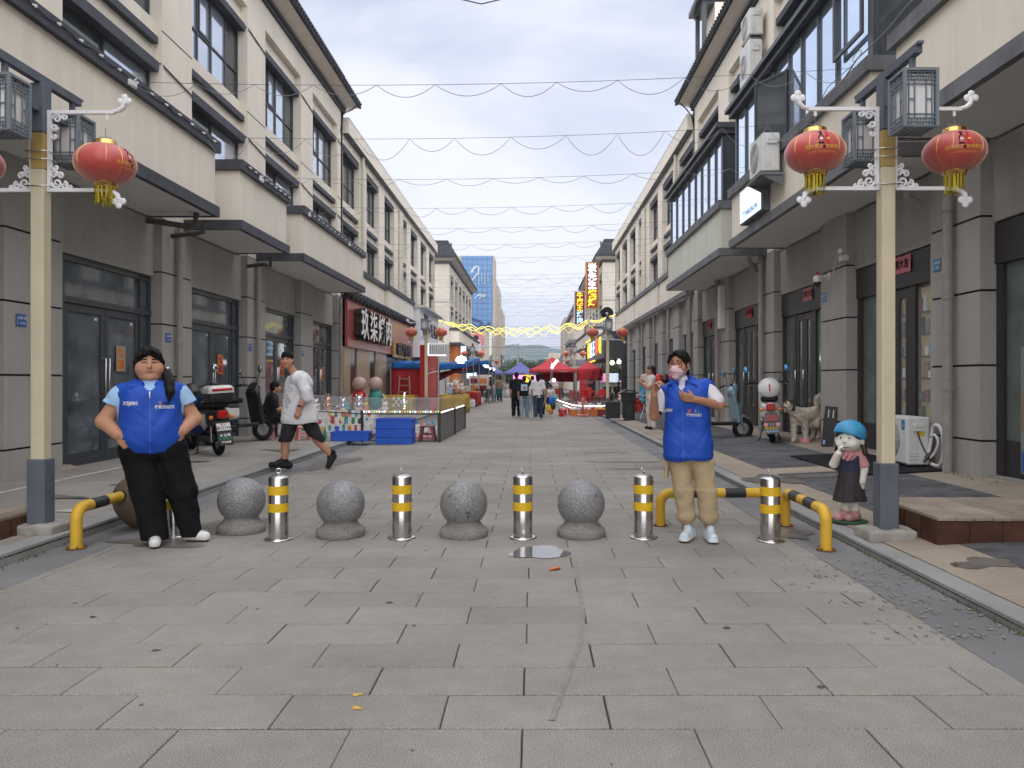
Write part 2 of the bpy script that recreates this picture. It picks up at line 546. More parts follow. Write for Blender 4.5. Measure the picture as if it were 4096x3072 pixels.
# ------------------------------------------------------------------ smooth solids (signed distance field -> mesh)
class SDF:
 def __init__(s, lo, hi, h):
  s.h = h
  s.lo = np.array(lo, float)
  s.n = [int(math.ceil((hi[i] - lo[i]) / h)) + 1 for i in range(3)]
  s.D = np.full(s.n, 1.0, np.float32)
  s.ax = [lo[i] + h * np.arange(s.n[i]) for i in range(3)]
 def _win(s, lo, hi):
  a = [max(0, int((lo[i] - s.lo[i]) / s.h)) for i in range(3)]
  b = [min(s.n[i], int((hi[i] - s.lo[i]) / s.h) + 2) for i in range(3)]
  sl = tuple(slice(a[i], max(a[i], b[i])) for i in range(3))
  X = s.ax[0][sl[0]][:, None, None]; Y = s.ax[1][sl[1]][None, :, None]; Z = s.ax[2][sl[2]][None, None, :]
  return sl, X, Y, Z
 def _comb(s, sl, d, k, op):
  A = s.D[sl]
  d = d.astype(np.float32)
  if op == 'add':
   if k > 0:
    hh = np.clip(0.5 + 0.5 * (A - d) / k, 0, 1)
    s.D[sl] = A + (d - A) * hh - k * hh * (1 - hh)
   else:
    s.D[sl] = np.minimum(A, d)
  else:
   if k > 0:
    hh = np.clip(0.5 - 0.5 * (A + d) / k, 0, 1)
    s.D[sl] = A + (-d - A) * hh + k * hh * (1 - hh)
   else:
    s.D[sl] = np.maximum(A, -d)
 def cap(s, a, b, ra, rb=None, k=0.02, op='add', fl=None):
  # tapered capsule; fl = (fx,fy,fz): widen by these factors per axis
  rb = ra if rb is None else rb
  a = np.array(a, float); b = np.array(b, float)
  g = np.array(fl if fl else (1, 1, 1), float)
  mr = max(ra, rb) * g.max() + k + 3 * s.h
  sl, X, Y, Z = s._win(np.minimum(a, b) - mr, np.maximum(a, b) + mr)
  px, py, pz = (X - a[0]) / g[0], (Y - a[1]) / g[1], (Z - a[2]) / g[2]
  ba = (b - a) / g
  L2 = max(float(ba @ ba), 1e-9)
  t = np.clip((px * ba[0] + py * ba[1] + pz * ba[2]) / L2, 0, 1)
  d = np.sqrt((px - t * ba[0]) ** 2 + (py - t * ba[1]) ** 2 + (pz - t * ba[2]) ** 2) - (ra + (rb - ra) * t)
  s._comb(sl, d, k, op)
  return s
 def chain(s, pts, rs, k=0.02, fl=None):
  for i in range(len(pts) - 1):
   s.cap(pts[i], pts[i + 1], rs[i], rs[i + 1], k, fl=fl)
  return s
 def ell(s, c, r, k=0.02, op='add', rot=None):
  c = np.array(c, float)
  r = np.array((r, r, r) if isinstance(r, (int, float)) else r, float)
  mr = r.max() + k + 3 * s.h
  sl, X, Y, Z = s._win(c - mr, c + mr)
  px, py, pz = X - c[0], Y - c[1], Z - c[2]
  if rot is not None:
   q = np.array(rot)   # rows: world->local
   px, py, pz = (q[0][0] * px + q[0][1] * py + q[0][2] * pz, q[1][0] * px + q[1][1] * py + q[1][2] * pz, q[2][0] * px + q[2][1] * py + q[2][2] * pz)
  k0 = np.sqrt((px / r[0]) ** 2 + (py / r[1]) ** 2 + (pz / r[2]) ** 2)
  k1 = np.sqrt((px / r[0] ** 2) ** 2 + (py / r[1] ** 2) ** 2 + (pz / r[2] ** 2) ** 2) + 1e-9
  s._comb(sl, k0 * (k0 - 1) / k1, k, op)
  return s
 def rbox(s, c, hs, r=0.02, k=0.02, op='add', rot=None):
  c = np.array(c, float); hs = np.array(hs, float)
  mr = float(np.linalg.norm(hs)) + k + 3 * s.h
  sl, X, Y, Z = s._win(c - mr, c + mr)
  px, py, pz = X - c[0], Y - c[1], Z - c[2]
  if rot is not None:
   q = np.array(rot)
   px, py, pz = (q[0][0] * px + q[0][1] * py + q[0][2] * pz, q[1][0] * px + q[1][1] * py + q[1][2] * pz, q[2][0] * px + q[2][1] * py + q[2][2] * pz)
  qx, qy, qz = np.abs(px) - hs[0] + r, np.abs(py) - hs[1] + r, np.abs(pz) - hs[2] + r
  d = np.sqrt(np.maximum(qx, 0) ** 2 + np.maximum(qy, 0) ** 2 + np.maximum(qz, 0) ** 2) + np.minimum(np.maximum(qx, np.maximum(qy, qz)), 0) - r
  s._comb(sl, d, k, op)
  return s
 def cut(s, p, n, k=0.0):
  # remove the half space on the side of n
  n = np.array(n, float); n /= np.linalg.norm(n)
  X = s.ax[0][:, None, None]; Y = s.ax[1][None, :, None]; Z = s.ax[2][None, None, :]
  d = (X - p[0]) * n[0] + (Y - p[1]) * n[1] + (Z - p[2]) * n[2]
  s.D = np.maximum(s.D, d.astype(np.float32))
  return s
 def ripple(s, fn, lo=None, hi=None):
  sl, X, Y, Z = s._win(lo if lo is not None else s.lo, hi if hi is not None else s.lo + 99)
  A = s.D[sl]
  i, j, k = np.nonzero(np.abs(A) < max(.035, 3 * s.h))
  A[i, j, k] += fn(X.ravel()[i], Y.ravel()[j], Z.ravel()[k]).astype(np.float32)
  return s
 def arrays(s):
  D = s.D; n = s.n; S = D < 0
  cnt = np.zeros([n[0] - 1, n[1] - 1, n[2] - 1], np.int8)
  cs = [(i, j, k) for i in (0, 1) for j in (0, 1) for k in (0, 1)]
  for i, j, k in cs:
   cnt += S[i:n[0] - 1 + i, j:n[1] - 1 + j, k:n[2] - 1 + k]
  act = np.argwhere((cnt > 0) & (cnt < 8))
  vid = np.full(cnt.shape, -1, np.int64)
  vid[act[:, 0], act[:, 1], act[:, 2]] = np.arange(len(act))
  acc = np.zeros((len(act), 3)); num = np.zeros(len(act))
  for c in cs:
   for ax in range(3):
    if c[ax] == 1:
     continue
    e = list(c); e[ax] = 1
    d0 = D[act[:, 0] + c[0], act[:, 1] + c[1], act[:, 2] + c[2]].astype(float)
    d1 = D[act[:, 0] + e[0], act[:, 1] + e[1], act[:, 2] + e[2]].astype(float)
    x = (d0 < 0) != (d1 < 0)
    t = np.where(x, d0 / np.where(x, d0 - d1, 1), 0)
    p = np.repeat(np.array(c, float)[None], len(act), 0)
    p[:, ax] += t
    acc += p * x[:, None]; num += x
  V = (act + acc / num[:, None]) * s.h + s.lo
  Q = []
  for ax in range(3):
   sl0 = [slice(None)] * 3; sl1 = [slice(None)] * 3
   sl0[ax] = slice(0, n[ax] - 1); sl1[ax] = slice(1, n[ax])
   a = S[tuple(sl0)]; b = S[tuple(sl1)]
   E = np.argwhere(a != b)
   u, w = [(1, 2), (2, 0), (0, 1)][ax]
   E = E[(E[:, u] > 0) & (E[:, w] > 0) & (E[:, u] < n[u] - 1) & (E[:, w] < n[w] - 1)]
   if len(E) == 0:
    continue
   ins = a[E[:, 0], E[:, 1], E[:, 2]]
   def g(du, dw):
    I = E.copy(); I[:, u] += du; I[:, w] += dw
    return vid[I[:, 0], I[:, 1], I[:, 2]]
   q = np.stack([g(-1, -1), g(0, -1), g(0, 0), g(-1, 0)], 1)
   q[~ins] = q[~ins][:, ::-1]
   Q.append(q)
  return V, np.concatenate(Q)
 def mesh(s, name, mats, parent=None, region=None, smooth_it=1):
  V, Q = s.arrays()
  for _ in range(smooth_it):   # light relaxation
   acc = np.zeros_like(V); c = np.zeros(len(V))
   for i in range(4):
    np.add.at(acc, Q[:, i], V[Q[:, (i + 1) % 4]]); np.add.at(c, Q[:, i], 1)
   V = V * 0.5 + 0.5 * acc / np.maximum(c, 1)[:, None]
  me = bpy.data.meshes.new(name)
  me.vertices.add(len(V)); me.vertices.foreach_set("co", V.ravel())
  me.loops.add(Q.size); me.loops.foreach_set("vertex_index", Q.ravel().astype(np.int32))
  me.polygons.add(len(Q)); me.polygons.foreach_set("loop_start", np.arange(0, Q.size, 4, dtype=np.int32))
  if not isinstance(mats, (list, tuple)):
   mats = [mats]
  for mm in mats:
   me.materials.append(M[mm] if isinstance(mm, str) else mm)
  me.polygons.foreach_set("use_smooth", np.ones(len(Q), bool))
  if region is not None:
   C = V[Q].mean(1)
   me.polygons.foreach_set("material_index", region(C[:, 0], C[:, 1], C[:, 2]).astype(np.int32))
  me.update(calc_edges=True)
  me.validate()
  ob = bpy.data.objects.new(name, me)
  COL.objects.link(ob)
  if parent is not None:
   ob.parent = parent
  return ob
_rg = np.random.default_rng(5)
_lat = _rg.uniform(-1, 1, (32, 32, 32)).astype(np.float32)
def vnoise(X, Y, Z):
 X, Y, Z = np.broadcast_arrays(X, Y, Z)
 i, j, k = np.floor(X).astype(int), np.floor(Y).astype(int), np.floor(Z).astype(int)
 fx, fy, fz = X - i, Y - j, Z - k
 fx, fy, fz = fx * fx * (3 - 2 * fx), fy * fy * (3 - 2 * fy), fz * fz * (3 - 2 * fz)
 o = 0
 for a in (0, 1):
  for b in (0, 1):
   for c in (0, 1):
    w = (fx if a else 1 - fx) * (fy if b else 1 - fy) * (fz if c else 1 - fz)
    o = o + w * _lat[(i + a) % 32, (j + b) % 32, (k + c) % 32]
 return o
def folds(amp, along, across, tilt=0.6, seed=0):
 # ridged cloth folds: long in one direction, narrow in the other, slanted by tilt
 def fn(X, Y, Z):
  u = Z * math.cos(tilt) + X * math.sin(tilt); v = X * math.cos(tilt) - Z * math.sin(tilt)
  n1 = vnoise(v * across + seed, Y * across * .6 + 3.1 * seed, u * along)
  n2 = vnoise(v * across * 1.9 + 7 + seed, Y * across, u * along * 1.7 + 5)
  return amp * (1 - 2 * np.abs(n1) ** .8) * .7 + amp * .45 * n2
 return fn
def rows(rx=0, ry=0, rz=0):
 m = Matrix.Rotation(rz, 3, 'Z') @ Matrix.Rotation(ry, 3, 'Y') @ Matrix.Rotation(rx, 3, 'X')
 return [list(r) for r in m.transposed()]
# ================================================================== ground, road, pavements
def zl(x): return 0.085 + 0.017 * (-4.0 - x)
def zr(x): return 0.055 + 0.05 * (x - 2.72)
defm("track", (0.243, 0.227, 0.204), 0.8, wvar=0.2, ws=9); defm("gum", (0.09, 0.088, 0.086), 0.8)
defm("earth", (0.17, 0.16, 0.14), 0.95, wvar=0.2, ws=0.1)
g = MB()
g.add([(-900, -60, -0.05), (900, -60, -0.05), (900, 3200, -0.05), (-900, 3200, -0.05)], [(0, 1, 2, 3)])
tag(g.build("ground", "earth"), kind="structure")
ROAD_L, ROAD_R = -4.0, 2.72
road = MB()
road.box(ROAD_L - .1, ROAD_R + .1, -8, 54, -0.045, -0.010, 0)
road.box(ROAD_L - .1, ROAD_R + .1, 54, 150, -0.045, -0.001, 1)
road_o = tag(road.build("road", ["joint", "slab"]), kind="structure")
LX, LY = 0.690, 0.338
def slab_mesh(name, w, l, m, t=0.03, b=0.004):
 o = MB()
 o.bbox(-w / 2, w / 2, -l / 2, l / 2, -t, 0, b)
 ob = o.build(name, m)
 me = ob.data
 bpy.data.objects.remove(ob)
 return me
_sl = {}
def piece(name, w, l, m, parent, loc, ry=0.0, rz=0.0, rx=0.0):
 k = (name, round(w, 3), round(l, 3), m)
 if k not in _sl:
  _sl[k] = slab_mesh(name, w, l, m)
 ob = bpy.data.objects.new(name, _sl[k])
 COL.objects.link(ob)
 ob.parent = parent
 ob.location = loc
 ob.rotation_euler = (rx, ry, rz)
 return ob
SX0, SX1 = -3.55, 2.27
far_mb = MB(); far_tone = []
n_ind = 0
row = 0
y = 3.128 - 2 * LY
while y < 53.5:
 off = -0.379 if row % 2 == 0 else -0.724
 off += RN.uniform(-.012, .012)
 x = off - math.ceil((off - SX0) / LX) * LX
 while x < SX1:
  a, b_ = max(x, SX0), min(x + LX, SX1)
  if b_ - a > 0.03:
   gap = RN.choice((.004, .005, .007, .009))
   w = round(b_ - a - gap, 2) if b_ - a < LX - .01 else LX - RN.choice((.005, .007))
   l = LY - RN.choice((.008, .010, .012))
   cx, cy = (a + b_) / 2 + RN.uniform(-.0015, .0015), y + LY / 2 + RN.uniform(-.001, .001)
   cz = RN.uniform(-.0022, .0012)
   if n_ind < 300 and y > 2.4:
    piece("slab", w, l, "slab", road_o, (cx, cy, cz), RN.uniform(-.002, .002), 0, RN.uniform(-.003, .003))
    n_ind += 1
   else:
    far_mb.box(cx - w / 2, cx + w / 2, cy - l / 2, cy + l / 2, -.03, cz * .6)
    far_tone.extend([RN.random() - .5] * 6)
  x += LX
 y += LY
 row += 1
tag(far_mb.build("far_slabs", "slab", road_o, tone=far_tone), kind="stuff")
for sx0, sx1 in ((ROAD_L + .005, SX0 - .006), (SX1 + .006, ROAD_R - .02)):
 y = 2.3
 while y < 52:
  piece("gutter_slab", sx1 - sx0, 0.99, "slab_gutter", road_o, ((sx0 + sx1) / 2, y + .5, RN.uniform(-.004, -.002)), RN.uniform(-.002, .002))
  y += 1.0
# puddle and damp patches lying on the paving
def blob(name, cx, cy, rx, ry, z, m, seed, n=26, wob=.22):
 r = random.Random(seed)
 ph = [r.uniform(0, 6.28) for _ in range(4)]
 P = []
 for i in range(n):
  t = 2 * PI * i / n
  k = 1 + wob * (math.sin(2 * t + ph[0]) * .4 + math.sin(3 * t + ph[1]) * .5 + .4 * math.sin(5 * t + ph[2]))
  P.append((cx + rx * k * math.cos(t), cy + ry * k * math.sin(t), z))
 o = MB()
 o.add(P, [tuple(range(n))])
 return tag(o.build(name, m), kind="structure")
blob("puddle", 0.06, 6.33, .22, .25, 0.0045, "water", 3)
blob("damp_patch", -3.2, 6.75, .42, .22, 0.0040, "damp", 5, wob=.4)
blob("damp_patch", -2.9, 7.5, .35, .3, 0.0042, "damp", 6, wob=.5)
blob("damp_patch", 2.35, 7.1, .18, .25, 0.0042, "damp", 8, wob=.45)
blob("damp_patch", 1.5, 13.4, .55, .18, 0.0045, "damp", 9, wob=.5)
blob("damp_patch", 1.35, 15.2, .4, .12, 0.0045, "damp", 12, wob=.5)
blob("damp_patch", 1.9, 12.4, .5, .25, 0.0043, "damp", 14, wob=.5)
blob("damp_patch", -3.4, 13.2, .3, .9, 0.0043, "damp", 15, wob=.4)
# litter in the right gutter and over the road
lit = MB()
r = random.Random(5)
for i in range(150):
 x = r.gauss(2.35, .22); y = r.uniform(4.2, 6.1)
 if x > 2.68: x = 2.66
 a = r.uniform(0, PI); l = r.uniform(.008, .022); w = r.uniform(.003, .006)
 s0 = len(lit.v)
 lit.box(-l, l, -w, w, 0.002, .008)
 lit.xf(Matrix.Translation((x, y, 0.001)) @ rotz(a), s0)
tag(lit.build("litter", "kerb"), kind="stuff")
lit = MB()
for i in range(40):
 x = r.uniform(-3.4, 2.4); y = r.uniform(2.6, 9)
 s0 = len(lit.v)
 l = r.uniform(.004, .012)
 lit.box(-l, l, -l * .5, l * .5, 0.002, .006)
 lit.xf(Matrix.Translation((x, y, 0.001)) @ rotz(r.uniform(0, 3)), s0)
tag(lit.build("grit", "damp"), kind="stuff")
lf = MB()
lf.add([(-.05, -.012, .004), (-.02, -.026, .012), (.03, -.02, .018), (.055, .004, .006), (.02, .02, .016), (-.03, .018, .01)], [(0, 1, 2, 3, 4, 5)])
lf.add([(-.05, -.012, .003), (-.02, -.026, .003), (.03, -.02, .003), (.055, .004, .003), (.02, .02, .003), (-.03, .018, .003)], [(5, 4, 3, 2, 1, 0)])
lf.v = [(p[0], p[1], p[2]) for p in lf.v]
o = lf.build("dry_leaf", "orange"); o.location = (0.165, 5.75, 0.002); o.rotation_euler = (0, 0, .3)
tag(o, "curled brown dry leaf lying on the paving before the bollards", "leaf")
trk = MB(); T = [(.33, 6.0), (.315, 5.2), (.30, 4.6), (.25, 4.1), (.17, 3.7), (.08, 3.2)]
for i in range(5):
 (a, c), (d, e) = T[i], T[i + 1]
 trk.quad((a - .012, c, .0032), (d - .014, e, .0032), (d + .014, e, .0032), (a + .012, c, .0032))
tag(trk.build("scuff_track", "track"), kind="structure")
for i, (x, y) in enumerate(((-1.95, 4.03), (1.32, 3.55), (-.9, 4.9), (1.1, 4.4), (-2.6, 4.6))):
 blob("gum_spot", x, y, .022, .018, .0033, "gum", 90 + i, 10, .4)
# yellow paint drips on a slab
for i, (x, y) in enumerate(((-0.75, 3.32), (-0.78, 3.46))):
 blob("paint_mark", x, y, .022, .016, 0.0035, "yellow_paint", 30 + i, 10, .5)
# ---- pavements
def pavement(name, xs, zf, y0, y1, m):
 o = MB()
 a, b_ = xs
 o.add([(a, y0, zf(a) - .012), (b_, y0, zf(b_) - .012), (b_, y1, zf(b_) - .012), (a, y1, zf(a) - .012)], [(0, 1, 2, 3)] if b_ > a else [(3, 2, 1, 0)])
 return tag(o.build(name, m), kind="structure")
pl = pavement("left_pavement", (-4.15, -7.4), zl, -8, 84, "joint")
pr = pavement("right_pavement", (2.85, 6.5), zr, -8, 84, "joint")
for par, xa, xb, zt in ((pl, -4.0, -4.19, .088), (pr, 2.72, 2.90, .058)):
 y = 2.9
 while y < 50:
  ob = piece("kerb_stone", abs(xb - xa), .985, "kerb", par, ((xa + xb) / 2, y + .5, zt + RN.uniform(-.002, .002)), 0, RN.uniform(-.002, .002))
  y += 1.0
kb = MB()
kb.box(-4.19, -4.004, -8, 84, -.04, .05);
kb.build("kerb_bed", "kerb", pl)
kb = MB(); kb.box(2.724, 2.90, -8, 84, -.04, .02)
kb.build("kerb_bed", "kerb", pr)
# left tiles 0.6 x 0.4
def tiles(par, x0, x1, y0, y1, tw, tl, m, zf, slope, lim, name="tile", skip=None, bond=.5):
 global_n = 0
 mb = MB(); tone = []
 y = y0; k = 0
 while y < y1 - .02:
  l = min(tl, y1 - y)
  x = x0 - (tw * bond if k % 2 else 0)
  while x < x1 - .02:
   a, b_ = max(x, x0), min(x + tw, x1)
   if b_ - a > .03 and not (skip and skip((a + b_) / 2, y + l / 2)):
    cx, cy = (a + b_) / 2, y + l / 2
    dz = RN.uniform(-.002, .002)
    if global_n < lim and l > tl - .01:
     piece(name, round(b_ - a - .005, 3), l - .005, m, par, (cx, cy, zf(cx) + dz), -math.atan(slope))
     global_n += 1
    else:
     w = b_ - a - .005
     s0 = len(mb.v)
     mb.box(a + .002, b_ - .002, y + .002, y + l - .002, -.02, 0)
     for i in range(s0, len(mb.v)):
      p = mb.v[i]
      mb.v[i] = (p[0], p[1], zf(p[0]) + p[2] + dz)
     tone.extend([RN.random() - .5] * 6)
   x += tw
  y += tl; k += 1
 if mb.v:
  tag(mb.build("far_" + name + "s", m, par, tone=tone), kind="stuff")
tiles(pl, -6.8, -4.195, 4.5, 52, .62, .42, "walk_tile", zl, -.017, 150)
cross = lambda x, y: (10.95 < y < 11.55)
tiles(pr, 2.905, 3.42, 3.6, 52, .515, .62, "walk_sand", zr, .05, 60, "border_tile", bond=0)
tiles(pr, 3.425, 4.98, 3.6, 52, .31, .155, "walk_dark", zr, .05, 300, "paver", skip=cross)
tiles(pr, 3.425, 4.98, 10.95, 11.54, .52, .295, "walk_sand", zr, .05, 30, "band_tile")
tiles(pr, 4.985, 6.2, 3.6, 52, .6, .6, "walk_sand", zr, .05, 60, "border_tile", bond=0)
ln = MB()
ln.add([(-6.09, 5, zl(-6.09) + .004), (-6.02, 5, zl(-6.02) + .004), (-6.02, 17.2, zl(-6.02) + .004), (-6.09, 17.2, zl(-6.09) + .004)], [(0, 1, 2, 3)])
ln.build("painted_line", "line_white", pl)
for i, (x, y, rx, ry) in enumerate(((-5.2, 8.6, .25, .12), (-5.0, 9.7, .2, .1), (-5.5, 12.3, .3, .14), (-4.7, 14.5, .4, .2))):
 o = blob("damp_patch", x, y, rx, ry, zl(x) + .009, "damp", 50 + i, wob=.5)
for i, (x, y, rx, ry) in enumerate(((3.9, 10.5, .55, .16), (3.2, 10.4, .3, .5), (3.25, 5.6, .2, .15))):
 b0 = blob("damp_patch", x, y, rx, ry, 0, "damp", 70 + i, wob=.4)
 for v in b0.data.vertices:
  v.co.z = zr(v.co.x) + .006
# little weeds along the kerb foot
wd = MB(); r = random.Random(9)
for i in range(260):
 sd = r.random()
 if sd < .55:
  x, y, z = 2.70 - abs(r.gauss(0, .02)), r.uniform(4, 9), 0
 elif sd < .8:
  x, y = 5.45 + r.uniform(-.1, .05), r.uniform(9.0, 11); z = zr(x)
 else:
  x, y, z = -3.97 + abs(r.gauss(0, .03)), r.uniform(5.4, 6.6), 0
 h = r.uniform(.012, .045); a = r.uniform(0, 6.28); dx, dy = math.cos(a), math.sin(a)
 wd.add([(x - dy * .005, y + dx * .005, z), (x + dy * .005, y - dx * .005, z), (x + dx * h * .5, y + dy * h * .5, z + h)], [(0, 1, 2)])
defm("weed", (0.10, 0.11, 0.035), 0.8)
tag(wd.build("weeds", "weed"), kind="stuff")
# ---- far hill ridge
defm("hill", (0.06, 0.095, 0.085), 0.95, var=0.3, vs=.02)
hb = MB()
def ridge(x):
 return max(8, (76 - .14 * (x + 60) if x > -60 else 76) + 3 * math.sin(x * .021) + 2 * math.sin(x * .053 + 1) + 1.2 * math.sin(x * .13) + .8 * math.sin(x * .31))
hx = [-420 + 12 * i for i in range(90)]
for yy, k in ((1150, 0.0), (1300, .55), (1500, 1.0), (1800, .5), (2100, 0)):
 for x in hx:
  hb.v.append((x, yy + 20 * math.sin(x * .03 + k * 5), ridge(x) * k * 1.0 - .1))
nh = len(hx)
for j in range(4):
 for i in range(nh - 1):
  hb.f.append([j * nh + i, j * nh + i + 1, (j + 1) * nh + i + 1, (j + 1) * nh + i]); hb.m.append(0); hb.sm.append(True)
tag(hb.build("hills", "hill"), kind="structure")
hz = bpy.data.materials.new("haze"); hz.use_nodes = True
nt = hz.node_tree; nt.nodes.clear()
ou = nt.nodes.new("ShaderNodeOutputMaterial"); pv = nt.nodes.new("ShaderNodeVolumePrincipled")
pv.inputs["Density"].default_value = 0.00032; pv.inputs["Color"].default_value = (0.72, 0.80, 0.92, 1)
nt.links.new(pv.outputs["Volume"], ou.inputs["Volume"])
hb = MB(); hb.box(-950, 950, -70, 3300, -1.2, 95)
tag(hb.build("haze", hz), kind="stuff")
# ================================================================== shop houses on both sides
SIDE = {'l': (-6.55, 1, 0.0), 'r': (5.55, -1, 0.12)}
class Bld:
 def __init__(s, side, name, y0, label, cat="building", group=None):
  s.xf, s.o, s.dz = SIDE[side]
  s.side = side
  s.root = thing(name, (s.xf, y0, 0.1), label, cat, group)
 def X(s, d): return s.xf + s.o * d
 def bx(s, mb, d0, d1, y0, y1, z0, z1, m=0):
  mb.box(s.X(d0), s.X(d1), y0, y1, z0 + s.dz, z1 + s.dz, m)
 def part(s, name, mats, boxes, parent=None):
  mb = MB()
  for b in boxes:
   s.bx(mb, *b)
  return mb.build(name, mats, parent or s.root, world=True)
 def pipe(s, name, m, pts, r, parent=None, n=8):
  mb = MB()
  mb.tube([(s.X(p[0]), p[1], p[2] + s.dz) for p in pts], r, n)
  return mb.build(name, m, parent or s.root, world=True)
GR = (0.53, 1.47, 2.40, 3.32)
def column(B, y0, y1, zt, m="grey_wall"):
 zs = [0.02] + list(GR) + [zt]
 bx = []
 for i in range(len(zs) - 1):
  bx.append((-.32, 0, y0, y1, zs[i] + (.014 if i else 0), zs[i + 1] - .014 if i < len(zs) - 2 else zs[i + 1], 0))
 bx.append((-.30, -.018, y0 + .018, y1 - .018, .02, zt - .01, 1))
 return B.part("column", [m, "groove"], bx)
def window(B, y0, y1, z0, z1, d, cols, rows_, panes, fm="frame_dark", fw=.05, sash=(), nm="window"):
 W = B.part(nm, fm, [(d - .05, d + .02, y0, y0 + fw, z0, z1), (d - .05, d + .02, y1 - fw, y1, z0, z1), (d - .05, d + .018, y0 + fw, y1 - fw, z1 - fw, z1), (d - .05, d + .018, y0 + fw, y1 - fw, z0, z0 + fw)]
    + [(d - .05, d + .012, c - fw * .45, c + fw * .45, z0 + fw, z1 - fw) for c in cols]
    + [(d - .05, d + .008, y0 + fw, y1 - fw, q - fw * .4, q + fw * .4) for q in rows_])
 ys = [y0] + list(cols) + [y1]
 zs = [z0] + list(rows_) + [z1]
 for i in range(len(ys) - 1):
  for j in range(len(zs) - 1):
   pm = panes[i % len(panes)] if not isinstance(panes, dict) else panes.get((i, j), panes['d'])
   t = RN.uniform(-.004, .004)
   B.part("pane", pm, [(d - .030 + t, d - .022 + t, ys[i] + .01, ys[i + 1] - .01, zs[j] + .01, zs[j + 1] - .01)], W)
   if (i, j) in sash:
    a, b_, c, e = ys[i] + .03, ys[i + 1] - .03, zs[j] + .03, zs[j + 1] - .03
    B.part("sash", fm, [(d - .02, d + .03, a, a + .045, c, e), (d - .02, d + .03, b_ - .045, b_, c, e), (d - .02, d + .027, a + .045, b_ - .045, c, c + .045), (d - .02, d + .027, a + .045, b_ - .045, e - .045, e)], W)
 return W
def upper_bay(B, y0, y1, top, big=True, lower=True, glass=("pane_sky", "pane_sky", "pane_dim")):
 d = -.16
 for q0, q1 in ((7.02, 7.80), (9.56, top), (4.30, 5.60)):
  B.part("wall", "cream", [(-.34, d, y0, y1, q0, q1)])
 w = y1 - y0
 c = [y0 + w * .27, y0 + w * .5, y0 + w * .76] if w > 2.4 and big else ([y0 + w * .5] if w < 1.7 else [y0 + w * .36, y0 + w * .68])
 gl = [glass[0]] * (len(c)) + [glass[-1]]
 window(B, y0, y1, 7.80, 9.42, -.24, c, [8.46], gl, sash=((1, 1),) if big else ())
 if lower:
  window(B, y0, y1, 5.60, 6.86, -.24, c[1:2] if len(c) > 2 else c, [], [glass[-1], glass[0], glass[-1]])
 sl = "slate_trim"
 B.part("lintel", sl, [(-.34, -.03, y0 + .002, y1 - .06, 9.40, 9.56)])
 B.part("sill", sl, [(-.18, -.05, y0 + .002, y1 - .05, 7.33, 7.46)])
 B.part("lintel", sl, [(-.34, -.04, y0 + .002, y1 - .05, 6.84, 7.02)])
def balcony(B, y0, y1, df, m="cream", zt=5.36, coping=True, cm="slate_trim", soffit_z=4.24, band=True, db=0.0):
 P = B.part("balcony", [m, "soffit"], [(df - .12, df, y0, y1, 4.42, zt, 0), (db, df - .12, y0, y0 + .12, 4.42, zt, 0), (db, df - .12, y1 - .12, y1, 4.42, zt, 0),
           (db, df - .12, y0 + .12, y1 - .12, 4.42, 4.5, 1)])
 if band:
  B.part("band", [cm, "soffit"], [(df - .03, df + .06, y0 - .06, y1 + .06, soffit_z, 4.42, 0), (-.1, df - .03, y0 - .06, y0 + .03, soffit_z, 4.42, 0), (-.1, df - .03, y1 - .03, y1 + .06, soffit_z, 4.42, 0),
          (-.1, df - .03, y0 + .03, y1 - .03, soffit_z + .012, 4.40, 1)], P)
 if coping:
  B.part("coping", cm, [(df - .16, df + .08, y0 - .08, y1 + .08, zt, zt + .19), (db, df - .16, y0 - .08, y0 + .15, zt, zt + .19), (db, df - .16, y1 - .15, y1 + .08, zt, zt + .19)], P)
 return P
def shop_left(B, y0, y1, glass="pane_shop", handles=True, lit=False):
 # dark aluminium glass shop front with transom lights and two leaves
 zt = 3.24
 d = -.25
 B.part("wall", "grey_wall", [(-.34, -.15, y0, y1, zt, 4.24)])
 s = .34
 ys = [y0, y0 + s, (y0 + y1) / 2, y1 - s, y1]
 F = B.part("shop_front", "frame_dark", [(d - .05, d + .05, q - .04, q + .04, .12, zt) for q in (y0 + .04, ys[1], ys[3], y1 - .04)] + [(d - .045, d + .045, y0, y1, zt - .09, zt), (d - .045, d + .06, y0, y1, 2.54, 2.63)])
 for i in (0, 3):
  B.part("pane", glass, [(d - .01, d, ys[i] + .02, ys[i + 1] - .02, .13, 2.54)], F)
  B.part("pane", glass, [(d - .01, d, ys[i] + .02, ys[i + 1] - .02, 2.63, zt - .08)], F)
 B.part("pane", glass, [(d - .012, d - .002, ys[1] + .03, ys[3] - .03, 2.63, zt - .08)], F)
 for i in (1, 2):
  a, b_ = ys[i] + .05 * (i == 1) + .006, ys[i + 1] - .05 * (i == 2) - .006
  D = B.part("door", "frame_dark", [(d - .02, d + .03, a, a + .10, .14, 2.53), (d - .02, d + .03, b_ - .10, b_, .14, 2.53), (d - .02, d + .03, a + .1, b_ - .1, .14, .32), (d - .02, d + .03, a + .1, b_ - .1, 2.42, 2.53)])
  B.part("pane", glass, [(d, d + .008, a + .09, b_ - .09, .3, 2.44)], D)
  B.part("sticker", "milk", [(d + .008, d + .010, b_ - .24, b_ - .16, 2.33, 2.37)], D)
  if handles:
   hy = b_ - .05 if i == 1 else a + .05
   B.pipe("handle", "steel", [(d + .03, hy, 1.0), (d + .085, hy, 1.0), (d + .085, hy, 1.75), (d + .03, hy, 1.75)], .014, D)
 B.part("threshold", "concrete", [(-.34, -.12, y0, y1, .02, .13)])
